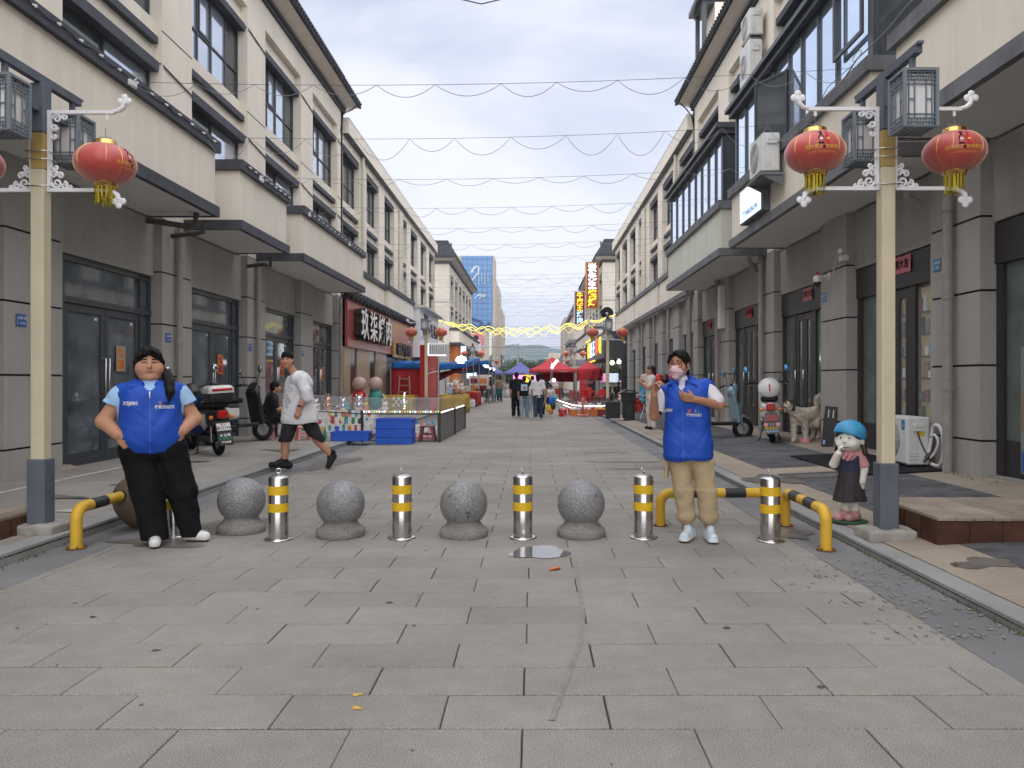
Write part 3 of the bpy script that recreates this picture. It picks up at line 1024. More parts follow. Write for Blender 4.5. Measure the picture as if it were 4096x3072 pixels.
def shop_right(B, y0, y1, glass="pane_green", open_leaf=False, lit=False):
 zt = 3.24
 d = -.25
 B.part("wall", "grey_wall", [(-.34, -.15, y0, y1, zt, 4.24)])
 F = B.part("shop_front", "frame_brown", [(d - .06, d + .07, y0 + .1, y1, 2.72, zt - .02), (d - .05, d + .05, y0 + .1, y0 + .24, .12, 2.72), (d - .05, d + .05, y1 - .14, y1, .12, 2.72)]
    + [(d - .05, d + .04, q - .09, q + .09, .12, 2.72) for q in (y0 + .95, y1 - .8)])
 B.part("jamb", "slate_pale", [(-.34, -.17, y0, y0 + .1, .1, zt)], F)
 ys = [y0 + .24, y0 + .86, y0 + 1.04, y1 - .89, y1 - .71, y1 - .14]
 for i in (0, 4):
  B.part("pane", "clear_sheet" if lit and i == 0 else glass, [(d - .01, d, ys[i], ys[i + 1], .55, 2.72)], F)
  B.part("kick_panel", "frame_brown", [(d - .02, d + .02, ys[i], ys[i + 1], .12, .55)], F)
 a, b_ = ys[2], ys[3]
 mid = (a + b_) / 2
 for k, (p, q) in enumerate(((a, mid), (mid, b_))):
  if open_leaf and k == 1:
   D = B.part("door", "frame_brown", [(d + .02, d + .72, q - .05, q, .14, .5), (d + .02, d + .72, q - .05, q, 2.55, 2.7), (d + .02, d + .16, q - .05, q, .5, 2.55), (d + .58, d + .72, q - .05, q, .5, 2.55)])
   B.part("pane", glass, [(d + .16, d + .58, q - .03, q - .02, .5, 2.55)], D)
   continue
  D = B.part("door", "frame_brown", [(d - .02, d + .03, p + .005, p + .14, .14, 2.7), (d - .02, d + .03, q - .14, q - .005, .14, 2.7), (d - .02, d + .03, p + .14, q - .14, .14, .6), (d - .02, d + .03, p + .14, q - .14, 2.56, 2.7)])
  B.part("pane", "clear_sheet" if lit and k == 0 else glass, [(d, d + .008, p + .13, q - .13, .58, 2.58)], D)
  B.pipe("handle", "steel", [(d + .03, q - .07, 1.0), (d + .08, q - .07, 1.0), (d + .08, q - .07, 1.5), (d + .03, q - .07, 1.5)], .012, D)
 B.part("threshold", "concrete", [(-.34, -.1, y0, y1, .0, .11)])
def roof_eave(B, y0, y1, zc=10.6, end_lo=False):
 # moulding, coved soffit, tile-end fascia, steep tiled slope
 X = B.X
 dz = B.dz
 mb = MB()
 mb.box(X(-.02), X(.07), y0, y1, zc + dz, zc + .1 + dz); mb.box(X(-.02), X(.11), y0, y1, zc + .1 + dz, zc + .2 + dz)
 mb.build("cornice", "slate_trim", B.root, world=True)
 mb = MB()
 prof = [(.05, zc + .2), (.2, zc + .24), (.36, zc + .285), (.46, zc + .3)]
 prof2 = prof + [(.46, zc + .34), (.05, zc + .34)]
 mb.prism([(X(p[0]), p[1] + dz) for p in prof2], y0, y1 + .25, 'y')
 mb.build("eave_soffit", "cream", B.root, world=True)
 mb = MB()
 mb.prism([(X(p[0]), p[1] + dz) for p in [(.44, zc + .31), (.51, zc + .31), (.53, zc + .36), (-.05, zc + 1.22), (-.14, zc + 1.22)]], y0, y1 + .3, 'y')
 roof = mb.build("roof", "tile_dark", B.root, world=True)
 mb = MB()
 y = y0 + .1
 n = 0
 a0 = Vector((X(.55), 0, zc + .40 + dz)); a1 = Vector((X(-.03), 0, zc + 1.26 + dz))
 while y < y1 + .3:
  mb.cyl((a0.x, y, a0.z), (a1.x, y, a1.z), .055, n=8)
  mb.cyl((a0.x + B.o * .012, y, a0.z - .015), (a0.x - B.o * .01, y, a0.z + .005), .075, n=10)
  mb.box(X(.50), X(.555), y + .06, y + .14, zc + .30 + dz, zc + .375 + dz)
  y += .2; n += 1
 tag(mb.build("roof_tiles", "tile_dark", roof, world=True), kind="stuff")
 mb = MB()
 mb.box(X(-.3), X(.06), y0, y1 + .1, zc + 1.2 + dz, zc + 1.34 + dz)
 mb.cyl((X(-.06), y0, zc + 1.36 + dz), (X(-.06), y1 + .1, zc + 1.36 + dz), .07, n=10)
 mb.build("ridge", "tile_dark", roof, world=True)
COLY = [9.64 + 4.12 * k for k in range(-1, 5)]     # 5.52 ... 26.12
CW = 1.2
def near_building(side, label):
 B = Bld(side, "shop_house", 16, label)
 B.part("wall", "cream", [(-2.4, -.34, -6, 26.85, 4.24, 11.0), (-.34, 0, -6, 5.52, 4.24, 10.6), (-.34, 0, 5.52, 26.85, 10.0, 10.6), (-2.4, 0, 26.6, 26.85, 4.24, 10.6)])
 B.part("wall", "grey_wall", [(-2.4, -.34, -6, 26.85, 0.0, 4.24), (-.34, 0, -6, 5.52, 0, 4.24)])
 ends = []
 for k, y in enumerate(COLY):
  ye = y + CW if k < 5 else 26.82
  column(B, y, ye, 4.26)
  B.part("pier", "cream", [(-.34, 0, y, ye, 4.26, 10.0)])
  B.part("groove_line", "groove", [(-.02, .004, y, ye - .003, 7.575, 7.595), (-.02, .004, y, ye - .003, 4.262, 4.272)])
  if k < 5:
   (shop_left if side == 'l' else shop_right)(B, ye, COLY[k + 1], **({"lit": True} if side == 'r' and k == 1 else {}))
   upper_bay(B, ye, COLY[k + 1], 10.0)
 roof_eave(B, -6, 26.9)
 return B
BL = near_building('l', "cream shop house with grey columns and plain box balconies, nearest on the left side")
balcony(BL, 1.5, 13.50, 1.04)
balcony(BL, 14.66, 17.42, 1.04)
balcony(BL, 18.5, 25.15, 1.08)
# drain pipes under the soffits and down the columns
for yc in (14.25, 18.35, 26.2):
 BL.pipe("downpipe", "pipe_grey", [(.09, yc, .12), (.09, yc, 3.9), (.09, yc, 4.2)], .055)
 for z in (1.0, 2.05, 3.55):
  mb = MB(); mb.cyl((BL.X(.09), yc, z), (BL.X(.09), yc, z + .07), .066, n=10); mb.build("pipe_collar", "pipe_grey", BL.root, world=True)
BL.pipe("drain_pipe", "pipe_dark", [(.05, 14.0, 4.0), (.5, 14.0, 4.05), (.62, 14.0, 4.07), (.64, 14.0, 4.24)], .045)
BL.pipe("drain_pipe", "pipe_dark", [(.05, 17.7, 4.0), (.45, 17.7, 4.05), (.58, 17.7, 4.0), (.6, 17.7, 4.24)], .045)
BL.pipe("drain_pipe", "pipe_dark", [(.05, 13.1, 4.1), (.8, 13.2, 4.0), (.85, 13.2, 4.24)], .05)
BL.pipe("cable", "wire", [(.47, 26.9, 10.92), (.3, 26.95, 10.78), (.03, 26.8, 10.6), (.03, 26.6, 10.2), (-.05, 26.4, 9.5), (-.05, 26.3, 9.45)], .022)
for k in range(5):
 ye = COLY[k + 1]
 for z in (9.5, 6.98):
  BL.pipe("cable", "wire", [(-.06, ye - .08, z), (-.02, ye + .02, z + .03), (.02, ye + .06, z - .02), (.02, ye + CW - .02, z - .12), (-.06, ye + CW + .04, z - .18)], .014)
BR = near_building('r', "cream shop house with glazed balconies and air conditioners, nearest on the right side")
balcony(BR, 1.5, 9.55, 1.08, cm="slate_pale")
balcony(BR, 10.28, 17.42, 1.08, cm="slate_pale")
balcony(BR, 18.45, 25.6, 1.08, m="mint", cm="slate_pale")
for yc in (10.26, 18.6, 23.0, 27.0):
 BR.pipe("downpipe", "pipe_grey", [(.1, yc - .05, .05), (.1, yc - .05, 4.25)], .065)
 for z in (1.15, 2.35, 3.5):
  mb = MB(); mb.cyl((BR.X(.1), yc - .05, z + .12), (BR.X(.1), yc - .05, z + .19), .078, n=10); mb.build("pipe_collar", "pipe_grey", BR.root, world=True)
BR.pipe("drain_pipe", "pipe_grey", [(.08, 10.9, 3.75), (.3, 10.9, 3.85), (.34, 10.9, 4.2)], .05)
BR.pipe("drain_pipe", "pipe_grey", [(.1, 18.9, 3.95), (.3, 18.7, 4.1), (.36, 18.7, 4.24)], .05)
BR.pipe("cable", "wire", [(.47, 26.95, 10.92), (.2, 27.0, 10.7), (.05, 26.85, 10.4), (-.05, 26.6, 9.6)], .022)
# glazed balcony enclosures (parts of the right house)
def glazing(B, y0, y1, df, z0, z1, splits, opens, end_near=True, gm="pane_blue", roof_over=.12):
 z2 = z1 + .26
 G = B.part("balcony_glazing", "frame_dark",
    [(df - .07, df + .0, y0, y0 + .16, z0, z1), (df - .06, df, y1 - .08, y1, z0, z1), (df - .06, df - .005, y0 + .16, y1 - .08, z0, z0 + .06), (df - .06, df - .005, y0 + .16, y1 - .08, z1 - .06, z1)]
    + [(df - .06, df + .003, q - .03, q + .03, z0 + .06, z1 - .06) for q in splits]
    + [(-.0, .08, y0, y0 + .06, z0, z1), (.08, df - .07, y0, y0 + .06, z0, z0 + .06), (.08, df - .07, y0, y0 + .06, z1 - .06, z1), (df * .5 - .03, df * .5 + .03, y0 - .003, y0 + .06, z0 + .06, z1 - .06)])
 B.part("canopy", "frame_dark", [(-.0, df + roof_over, y0 - .08, y1 + .12, z1, z1 + .12), (.0, df + roof_over + .08, y0 - .14, y1 + .18, z1 + .12, z2 - .06), (.0, df + roof_over + .04, y0 - .1, y1 + .14, z2 - .06, z2)], G)
 ys = [y0 + .16] + list(splits) + [y1 - .08]
 for i in range(len(ys) - 1):
  a, b_ = ys[i] + .02, ys[i + 1] - .02
  if i in opens:
   zt_ = z0 + (z1 - z0) * opens[i]
   B.part("pane", gm, [(df - .04, df - .032, a, b_, zt_, z1 - .05)], G)
   B.part("bar", "frame_dark", [(df - .055, df + .0, a, b_, zt_ - .03, zt_ + .03)], G)
   # casement swung outwards
   W = MB()
   w = b_ - a - .02; h = zt_ - z0 - .1
   for q in ((0, .05, 0, h), (w - .05, w, 0, h), (.05, w - .05, 0, .05), (.05, w - .05, h - .05, h)):
    W.box(q[0], q[1], -.02, .02, q[2], q[3], 0)
   W.box(.05, w - .05, -.005, .005, .05, h - .05, 1)
   W.xf(Matrix.Translation((B.X(df + .01), a, z0 + .06 + B.dz)) @ rotz(PI / 2 + .5 * (1 if B.o < 0 else -1)))
   W.build("casement", ["frame_dark", "pane_dim"], G, world=True)
   B.part("dark_interior", "frame_dark", [(df - .2, df - .19, a, b_, z0 + .06, zt_)], G)
  else:
   B.part("pane", gm, [(df - .04, df - .032, a, b_, z0 + .05, z1 - .05)], G)
 B.part("pane", "pane_dim", [(.08, df - .05, y0 + .02, y0 + .028, z0 + .05, z1 - .05)], G)
 return G
g1 = glazing(BR, 10.34, 17.36, 1.02, 5.55, 7.15, [11.6, 12.35, 13.1, 13.75, 14.6, 15.5, 16.55], {4: .8})
window_b = BR.part("top_hung_window", "frame_dark", [(1.05, 1.09, 10.55, 10.61, 6.0, 7.1), (1.05, 1.09, 11.5, 11.56, 6.0, 7.1), (1.05, 1.088, 10.61, 11.5, 6.0, 6.06), (1.05, 1.088, 10.61, 11.5, 7.04, 7.1)], g1)
BR.part("hanging_shirt", "pane_green", [(.93, .97, 10.9, 11.45, 5.9, 6.95)], g1)
glazing(BR, 18.52, 25.5, 1.02, 5.55, 7.15, [19.3, 20.1, 20.9, 21.7, 22.6, 23.5, 24.5], {})
# roof shelter
BR.part("roof_shelter", "frame_dark", [(-.9, .25, 24.8, 26.4, 13.55, 13.72), (-.7, .1, 25.0, 26.2, 13.4, 13.55), (-.05, .08, 25.0, 25.12, 11.6, 13.4), (-.05, .08, 26.0, 26.12, 11.6, 13.4)])
BR.part("roof_shelter", "cream", [(-1.6, -.3, 24.9, 26.3, 11.6, 13.4)])
# ---------------- middle houses with flat parapets
def mid_building(side, label):
 B = Bld(side, "shop_house", 39, label)
 y0, y1 = 26.86, 52.05
 ys = [29.5 + 3.72 * k for k in range(7)]
 B.part("wall", "cream", [(-2.4, -.34, y0, y1, 4.24, 10.2), (-.34, 0, y0, y1, 9.62, 9.95), (-2.4, 0, y1 - .2, y1, 4.24, 9.62)])
 B.part("wall", "grey_wall", [(-2.4, -.34, y0, y1, 0, 4.24)])
 B.part("parapet", "cream", [(-.3, .20, y0 + .01, y1 + .1, 9.95, 10.48)])
 B.part("parapet_lip", "frame_dark", [(-.3, .21, y0 + .01, y1 + .1, 9.925, 9.95)])
 B.part("flashing", "white_metal", [(-.3, .215, y0 + .01, y1 + .12, 10.48, 10.495)])
 prev = y0
 for k, y in enumerate(ys):
  ye = min(y + 1.22, y1 - .02)
  column(B, y, ye, 4.26, "grey_wall_cool")
  B.part("pier", "cream", [(-.34, 0, y, ye, 4.26, 9.62)])
  upper_bay(B, prev, y, 9.62, big=False, lower=True, glass=("pane_dim", "pane_dim"))
  zt = 3.0
  B.part("wall", "grey_wall_cool", [(-.34, -.15, prev, y, zt, 4.24)])
  window(B, prev + .05, y, .15, zt, -.25, [prev + (y - prev) * .33, prev + (y - prev) * .66], [2.3], ["pane_shop"], nm="shop_front")
  prev = ye
 for yc in (38.0, 38.5):
  B.pipe("downpipe", "cream_side", [(.09, yc, 5.5), (.09, yc, 9.7)], .07)
 B.pipe("downpipe", "cream_side", [(.09, 29.7, 5.5), (.09, 29.7, 9.9)], .06)
 return B
ML = mid_building('l', "cream shop house with flat parapet above the red grill sign, farther along the left side")
MR = mid_building('r', "cream shop house with flat parapet and grey columns, farther along the right side")
balcony(ML, 26.95, 33.9, .10, db=-.1, band=False)
balcony(ML, 34.0, 41.0, .28, db=-.1, band=False)
balcony(ML, 41.2, 51.8, .2, db=-.1, band=False)
balcony(MR, 26.95, 32.7, .2, db=-.1, cm="slate_pale")
balcony(MR, 33.1, 40.4, .22, db=-.1, cm="slate_pale")
balcony(MR, 40.7, 49.5, .22, db=-.1, cm="slate_pale")
for yc in (27.3, 31.2, 34.9, 38.7):
 MR.pipe("downpipe", "pipe_grey", [(.09, yc, .05), (.09, yc, 4.2)], .06)
# ---------------- corner houses with hipped tile roofs beyond the side lane
def hip_building(side, label, y0=61.2, y1=84.0):
 B = Bld(side, "corner_house", (y0 + y1) / 2, label)
 X = B.X; dz = B.dz
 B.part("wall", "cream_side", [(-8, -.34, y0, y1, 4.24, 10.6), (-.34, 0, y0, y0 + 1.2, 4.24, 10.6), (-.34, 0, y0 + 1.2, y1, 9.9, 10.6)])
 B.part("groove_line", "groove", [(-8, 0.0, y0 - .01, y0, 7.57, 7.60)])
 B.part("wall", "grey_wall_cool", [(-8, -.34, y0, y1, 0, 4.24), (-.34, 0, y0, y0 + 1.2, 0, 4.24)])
 yb = y0 + 1.2
 n = 6; w = (y1 - yb) / n
 for k in range(n):
  a, b_ = yb + k * w, yb + k * w + w * .68
  window(B, a, b_, 7.75, 9.4, -.24, [(a + b_) / 2], [8.4], ["pane_dim"])
  window(B, a, b_, 5.0, 6.9, -.24, [(a + b_) / 2], [], ["pane_dim"])
  B.part("lintel", "slate_trim", [(-.3, -.04, a, b_, 9.4, 9.6)])
  B.part("sill", "slate_trim", [(-.3, -.06, a, b_, 7.3, 7.45)])
  B.part("lintel", "slate_trim", [(-.3, -.06, a, b_, 6.9, 7.05)])
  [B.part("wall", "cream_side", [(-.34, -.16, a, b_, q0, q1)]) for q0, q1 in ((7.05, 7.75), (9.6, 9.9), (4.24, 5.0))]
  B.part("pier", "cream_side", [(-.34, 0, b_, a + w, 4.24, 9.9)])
 balcony(B, y0 + .1, y1, .8, db=-.1)
 for k in range(6):
  a = y0 + 1.2 + k * 3.6
  B.part("column", "grey_wall_cool", [(-.34, 0, a, a + 1.0, 0, 4.24)])
 # hipped roof: cornice, eave, two slopes with tile courses
 o = B.o
 mb = MB(); mb.box(X(-8), X(.12), y0 - .12, y1, 10.6 + dz, 10.8 + dz); mb.build("cornice", "slate_trim", B.root, world=True)
 mb = MB()
 def frus(d0, e0, z0, d1, e1, z1):
  xs0, xs1 = X(-8), X(d0); v = []
  v = [(X(-8.2), y0 - e0, z0 + dz), (X(d0), y0 - e0, z0 + dz), (X(d0), y1 + .3, z0 + dz), (X(-8.2), y1 + .3, z0 + dz),
    (X(-8.2), y0 - e1, z1 + dz), (X(d1), y0 - e1, z1 + dz), (X(d1), y1 + .3, z1 + dz), (X(-8.2), y1 + .3, z1 + dz)]
  mb.add(v, [(0, 1, 5, 4), (1, 2, 6, 5), (2, 3, 7, 6), (3, 0, 4, 7), (4, 5, 6, 7), (0, 3, 2, 1)])
 frus(.12, .12, 10.8, .55, .55, 10.98)
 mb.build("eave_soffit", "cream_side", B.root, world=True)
 mb = MB()
 frus(.58, .58, 10.98, .58, .58, 11.1)
 for i in range(4):
  t = i / 4; t2 = (i + 1) / 4
  frus(.56 - .7 * t, .56 - .7 * t, 11.1 + 1.1 * t, .56 - .7 * t2 + .06, .56 - .7 * t2 + .06, 11.1 + 1.1 * t2)
 frus(-.1, -.1, 12.2, -.1, -.1, 12.45)
 frus(-1.5, -2.0, 12.4, -1.6, -2.1, 12.95)
 rf = mb.build("roof", "tile_dark", B.root, world=True)
 mb = MB()
 for i in range(32):
  x = X(-7.9 + i * .26)
  mb.cyl((x, y0 - .6, 11.12 + dz), (x, y0 + .12, 12.22 + dz), .06, n=6)
 for i in range(int((y1 - y0) / .4)):
  y = y0 + i * .4
  mb.cyl((X(.6), y, 11.12 + dz), (X(-.12), y, 12.22 + dz), .06, n=6)
 tag(mb.build("roof_tiles", "tile_dark", rf, world=True), kind="stuff")
 return B
HL = hip_building('l', "cream corner house with dark hipped tile roof, left side before the glass tower")
HR = hip_building('r', "cream corner house with dark hipped tile roof, right side behind the vertical signs")
# ---------------- shopping hall with blue picture wall, far left
defm("hall_wall", (0.50, 0.45, 0.39), 0.85, wvar=0.06)
defm("poster_blue", (0.11, 0.25, 0.50), 0.25, wvar=0.18, ws=.09, spec=.6)
defm("poster_deep", (0.035, 0.09, 0.22), 0.3)
defm("poster_line", (0.04, 0.10, 0.2), 0.4)
defm("poster_white", (0.52, 0.60, 0.68), 0.4)
defm("poster_pink", (0.60, 0.20, 0.22), 0.5)
hall = thing("shopping_hall", (-12, 150, 0), "tall beige shopping hall with blue picture wall, far left end of the street", "building")
mb = MB()
mb.box(-30, -6.45, 131.4, 139, 0, 22.5); mb.box(-30, -6.4, 139, 160, 0, 19.2); mb.box(-30, -6.3, 160, 180, 0, 16.2)
mb.build("wall", "hall_wall", hall, world=True)
mb = MB()
for i in range(6):
 y = 141 + i * 6.2
 mb.box(-6.4, -6.1, y, y + 2.2, 4, 17.0 - i * .75)
mb.build("pilasters", "hall_wall", hall, world=True)
for i in range(6):
 y = 143.6 + i * 6.2
 mb = MB(); mb.box(-6.42, -6.30, y, y + 2.9, 4.2, 16.4 - i * .75); mb.build("window", "pane_dim", hall, world=True)
mb = MB(); mb.box(-11.9, -6.75, 131.2, 131.4, 9.6, 22.4); bd = mb.build("picture_wall", "poster_blue", hall, world=True)
mb = MB()
for i in range(14):
 z = 9.7 + i * .93; mb.box(-11.9, -6.75, 131.17, 131.2, z, z + .05)
for i in range(7):
 x = -11.85 + i * .84; mb.box(x, x + .04, 131.16, 131.2, 9.6, 22.4)
mb.build("panel_joints", "poster_line", bd, world=True)
mb = MB()
def strip(pts, w0, w1, y):
 n = len(pts)
 for i in range(n - 1):
  (x0, z0), (x1, z1) = pts[i], pts[i + 1]
  d = Vector((x1 - x0, z1 - z0)).normalized(); nx, nz = -d.y, d.x
  a = w0 + (w1 - w0) * i / (n - 1); b_ = w0 + (w1 - w0) * (i + 1) / (n - 1)
  mb.quad((x0 - nx * a, y, z0 - nz * a), (x1 - nx * b_, y, z1 - nz * b_), (x1 + nx * b_, y, z1 + nz * b_), (x0 + nx * a, y, z0 + nz * a))
strip([(-10.4, 17.3), (-10.25, 18.2), (-9.7, 18.9), (-9.1, 19.6), (-9.05, 20.5), (-9.5, 20.7), (-10.0, 20.2), (-10.3, 19.6)], .07, .2, 131.12)
strip([(-9.7, 15.2), (-9.3, 15.7), (-8.8, 15.9), (-8.3, 15.6), (-8.0, 15.8)], .05, .22, 131.12)
strip([(-8.9, 15.2), (-8.7, 15.8)], .05, .12, 131.12)
for c in range(4):
 for i in range(5 - c % 2):
  mb.box(-9.1 + c * .52, -8.98 + c * .52, 131.11, 131.13, 19.2 - i * .38, 19.45 - i * .38)
mb.build("print", "poster_white", bd, world=True)
mb = MB()
rr = random.Random(4)
for i in range(26):
 x = -11.8 + i * .19; h = .3 + rr.random() * .9
 mb.box(x, x + .22, 131.13, 131.15, 9.65, 10.2 + h)
for i in range(5):
 mb.add([(-11.6 + i * .5, 131.14, 11.6 - i * .12), (-10.4 + i * .5, 131.14, 11.8 - i * .12), (-10.9 + i * .5, 131.14, 12.5 - i * .2)], [(0, 1, 2)])
mb.build("print", "poster_deep", bd, world=True)
mb = MB(); mb.box(-11.9, -8.3, 131.2, 131.4, 5.4, 9.5); pk = mb.build("poster", "poster_pink", hall, world=True)
mb = MB(); mb.ell((-9.6, 131.15, 7.0), (1.0, .05, 1.5)); mb.ell((-9.5, 131.12, 8.6), (.42, .05, .45), 1); mb.box(-10.9, -8.5, 131.08, 131.15, 5.4, 6.1, 1)
mb.build("print", ["poster_white", "ink"], pk, world=True)
mb = MB(); mb.box(-6.3, -5.9, 150, 166, 1.0, 6.4); fas = mb.build("fascia", "frame_dark", hall, world=True)
mb = MB(); put_text(mb, "INW", 3.0, frame_px(-5.86, 157, 4.4), .03); mb.build("lettering", "milk", fas, world=True)
mb = MB(); mb.cyl((-7.05, 131.1, 0), (-7.05, 131.1, 9.5), .28, n=10); mb.build("downpipe", "white", hall, world=True)
# far right hall with slate roof
fr = thing("corner_house", (9, 110, 0), "pale house with stacked slate roof, at the far right end of the street", "building")
mb = MB(); mb.box(5.6, 18, 108, 124, 0, 10.4); mb.box(5.1, 18, 124, 140, 0, 11.5); mb.build("wall", "hall_wall", fr, world=True)
mb = MB()
for i in range(3):
 mb.box(5.2 + .35 * i, 18, 107.5 + .3 * i, 124, 10.4 + .8 * i, 10.7 + .8 * i); mb.box(5.6 + .35 * i, 18, 108, 124, 10.7 + .8 * i, 11.2 + .8 * i)
mb.box(5.2, 18, 107.6, 124, 3.6, 4.3); mb.box(5.1, 18, 107.5, 124, 6.6, 7.1); mb.box(5.3, 5.6, 108.5, 112, 4.6, 6.3)
mb.build("roof", "slate_pale", fr, world=True)
# pale far block behind the tents
for (x0, x1, y0, y1, h, lb) in ((3.2, 16, 196, 206, 6.8, "low white apartment block far behind the red tent"), (-6, 3, 214, 222, 4.6, "long low pale building far behind the trees")):
 t = thing("apartment_block", ((x0 + x1) / 2, y0, 0), lb, "building")
 mb = MB(); mb.box(x0, x1, y0, y1, 0, h); mb.box(x0 - .3, x1 + .3, y0 - .3, y1, h, h + .3); mb.box(x0 + 1, x0 + 4, y0 + 1, y1, h + .3, h + 1.6); mb.build("wall", "hall_wall", t, world=True)
 for j in range(2):
  for i in range(int((x1 - x0) / 1.6)):
   mb = MB(); mb.box(x0 + .4 + i * 1.6, x0 + 1.4 + i * 1.6, y0 - .05, y0, .8 + j * 2.9, 2.4 + j * 2.9 if h > 5 or j == 0 else .81 + j * 2.9); mb.build("window", "pane_dim", t, world=True)
# ================================================================== bollards, stone balls, barriers
def bollard():
 t = thing("bollard", (0, 0, 0), "", "bollard", "steel bollards across the street")
 mb = MB(); mb.lathe([(.0865, .01), (.0865, .538), (.080, .548), (.05, .562), (.001, .568)], n=32); mb.build("body", "steel", t)
 for z0, z1 in ((.396, .474), (.246, .322)):
  mb = MB(); mb.lathe([(.0875, z0), (.0875, z1)], n=32); mb.build("tape_band", "yellow_tape", t)
 mb = MB(); mb.lathe([(.125, .0), (.125, .008), (.11, .013), (.087, .014)], n=32); mb.build("flange", "steel", t)
 mb = MB()
 mb.cyl((0, 0, .56), (0, 0, .582), .012, n=10)
 mb.tube([(.021 * math.cos(a), .004, .602 + .021 * math.sin(a)) for a in [2 * PI * i / 16 for i in range(16)]], .0048, 6, closed=True)
 mb.build("lifting_ring", "steel_bright", t)
 return t
bo = bollard()
for i, (x, y, rz, lb) in enumerate(((-3.23, 7.0, .3, "steel bollard with yellow bands half hidden behind the black trousers"),
         (-2.24, 6.86, .2, "steel bollard with scratched yellow bands in front of the walking man"),
         (-1.16, 6.92, 1.4, "steel bollard with yellow bands, third from the left, between two granite balls"),
         (-.085, 6.93, 1.1, "steel bollard with yellow bands just behind the puddle"),
         (.99, 6.93, .5, "steel bollard with yellow bands beside the khaki trousers"),
         (2.08, 6.80, .9, "steel bollard with yellow bands in front of the striped pipe barriers"))):
 place(bo, i, (x, y, .001), lb, rz)
def stone_ball():
 t = thing("stone_ball", (0, 0, 0), "", "stone ball", "granite balls across the street")
 mb = MB()
 pr = []
 for i in range(25):
  a = -PI / 2 + PI * i / 24
  r = .214 * math.cos(a); z = .288 + .210 * math.sin(a)
  if z > .125: pr.append((max(r, .0005), z))
 mb.lathe(pr, n=44); mb.build("ball", "granite", t)
 mb = MB(); mb.lathe([(.213, 0), (.217, .01), (.217, .060), (.208, .070), (.193, .073), (.186, .086), (.172, .092), (.164, .108), (.150, .118), (.150, .14)], n=44); mb.build("plinth", "granite_base", t)
 return t
sb = stone_ball()
for i, (x, y, rz, lb) in enumerate(((-2.70, 7.22, .0, "grey granite ball on a plinth nearest the left kerb"),
         (-1.73, 7.02, 2.1, "grey granite ball with black flecks in front of the blue crates"),
         (-.62, 7.02, 4.0, "grey granite ball with a dark chip, left of the puddle"),
         (.44, 7.02, 5.3, "grey granite ball with black scuffs, right of the puddle"))):
 place(sb, i, (x, y, .001), lb, rz)
f = SDF((-.34, -.34, -.3), (.34, .34, .34), .014)
f.ell((0, 0, .03), (.265, .25, .25), .02).ell((.06, .02, -.12), (.16, .16, .13), .05)
f.ripple(lambda X, Y, Z: .007 * np.sin(9 * X + 2) * np.sin(11 * Z + 1) + .004 * np.sin(23 * Y + 7 * Z))
bd = f.mesh("boulder", "boulder")
bd.location = (-3.715, 7.4, .245); bd.rotation_euler = (.1, .45, .3)
tag(bd, "brown rough stone ball off its base, leaning on the left kerb", "boulder")
def bent_pipe(name, p0, p1, h, label, bands, group="yellow and black pipe barriers", r=.047):
 # U shaped pipe: legs at p0,p1 (ground), top at height h
 a, b_ = Vector(p0), Vector(p1)
 t = thing(name, a, label, "barrier", group)
 d = (b_ - a); Ln = d.length; d.normalize(); up = Vector((0, 0, 1))
 br = .10
 P = [Vector((0, 0, 0)), up * (h - br)]
 for k in range(1, 8):
  q = PI / 2 * k / 7
  P.append(up * (h - br) + up * br * math.sin(q) + d * br * (1 - math.cos(q)))
 P.append(d * (Ln - br) + up * h)
 for k in range(1, 8):
  q = PI / 2 * k / 7
  P.append(d * (Ln - br) + up * h + d * br * math.sin(q) - up * br * (1 - math.cos(q)))
 P.append(d * Ln)
 mb = MB(); mb.tube(P, r, 16); mb.build("pipe", "yellow_paint", t)
 for s0, s1 in bands:
  mb = MB(); mb.cyl(d * s0 + up * h, d * s1 + up * h, r + .0012, n=16, caps=False); mb.build("stripe", "black_paint", t)
 for q in (Vector(), d * Ln):
  mb = MB(); mb.cyl(q, q + up * .008, .078, n=18)
  for k in range(4):
   e = q + Vector((math.cos(k * PI / 2 + .6) * .063, math.sin(k * PI / 2 + .6) * .063, 0)); mb.cyl(e, e + up * .024, .009, n=6)
  mb.build("base_plate", "rust", t)
  mb = MB(); mb.cyl(q + up * .008, q + up * .018, r + .006, n=14); mb.build("weld", "yellow_paint", t)
 return t
bent_pipe("pipe_barrier", (-3.80, 6.48, 0), (-3.78, 7.75, 0), .335, "bent yellow and black pipe barrier along the left kerb, against the brown boulder", [(.20, .42), (.66, .88)])
bent_pipe("pipe_barrier", (1.235, 7.5, 0), (2.32, 7.52, 0), .315, "bent yellow and black pipe barrier across the road behind the khaki trousers", [(.24, .42), (.62, .82)])
bent_pipe("pipe_barrier", (2.44, 7.5, 0), (2.425, 6.42, 0), .325, "bent yellow and black pipe barrier along the right kerb beside the girl statue", [(.22, .45), (.62, .85)])
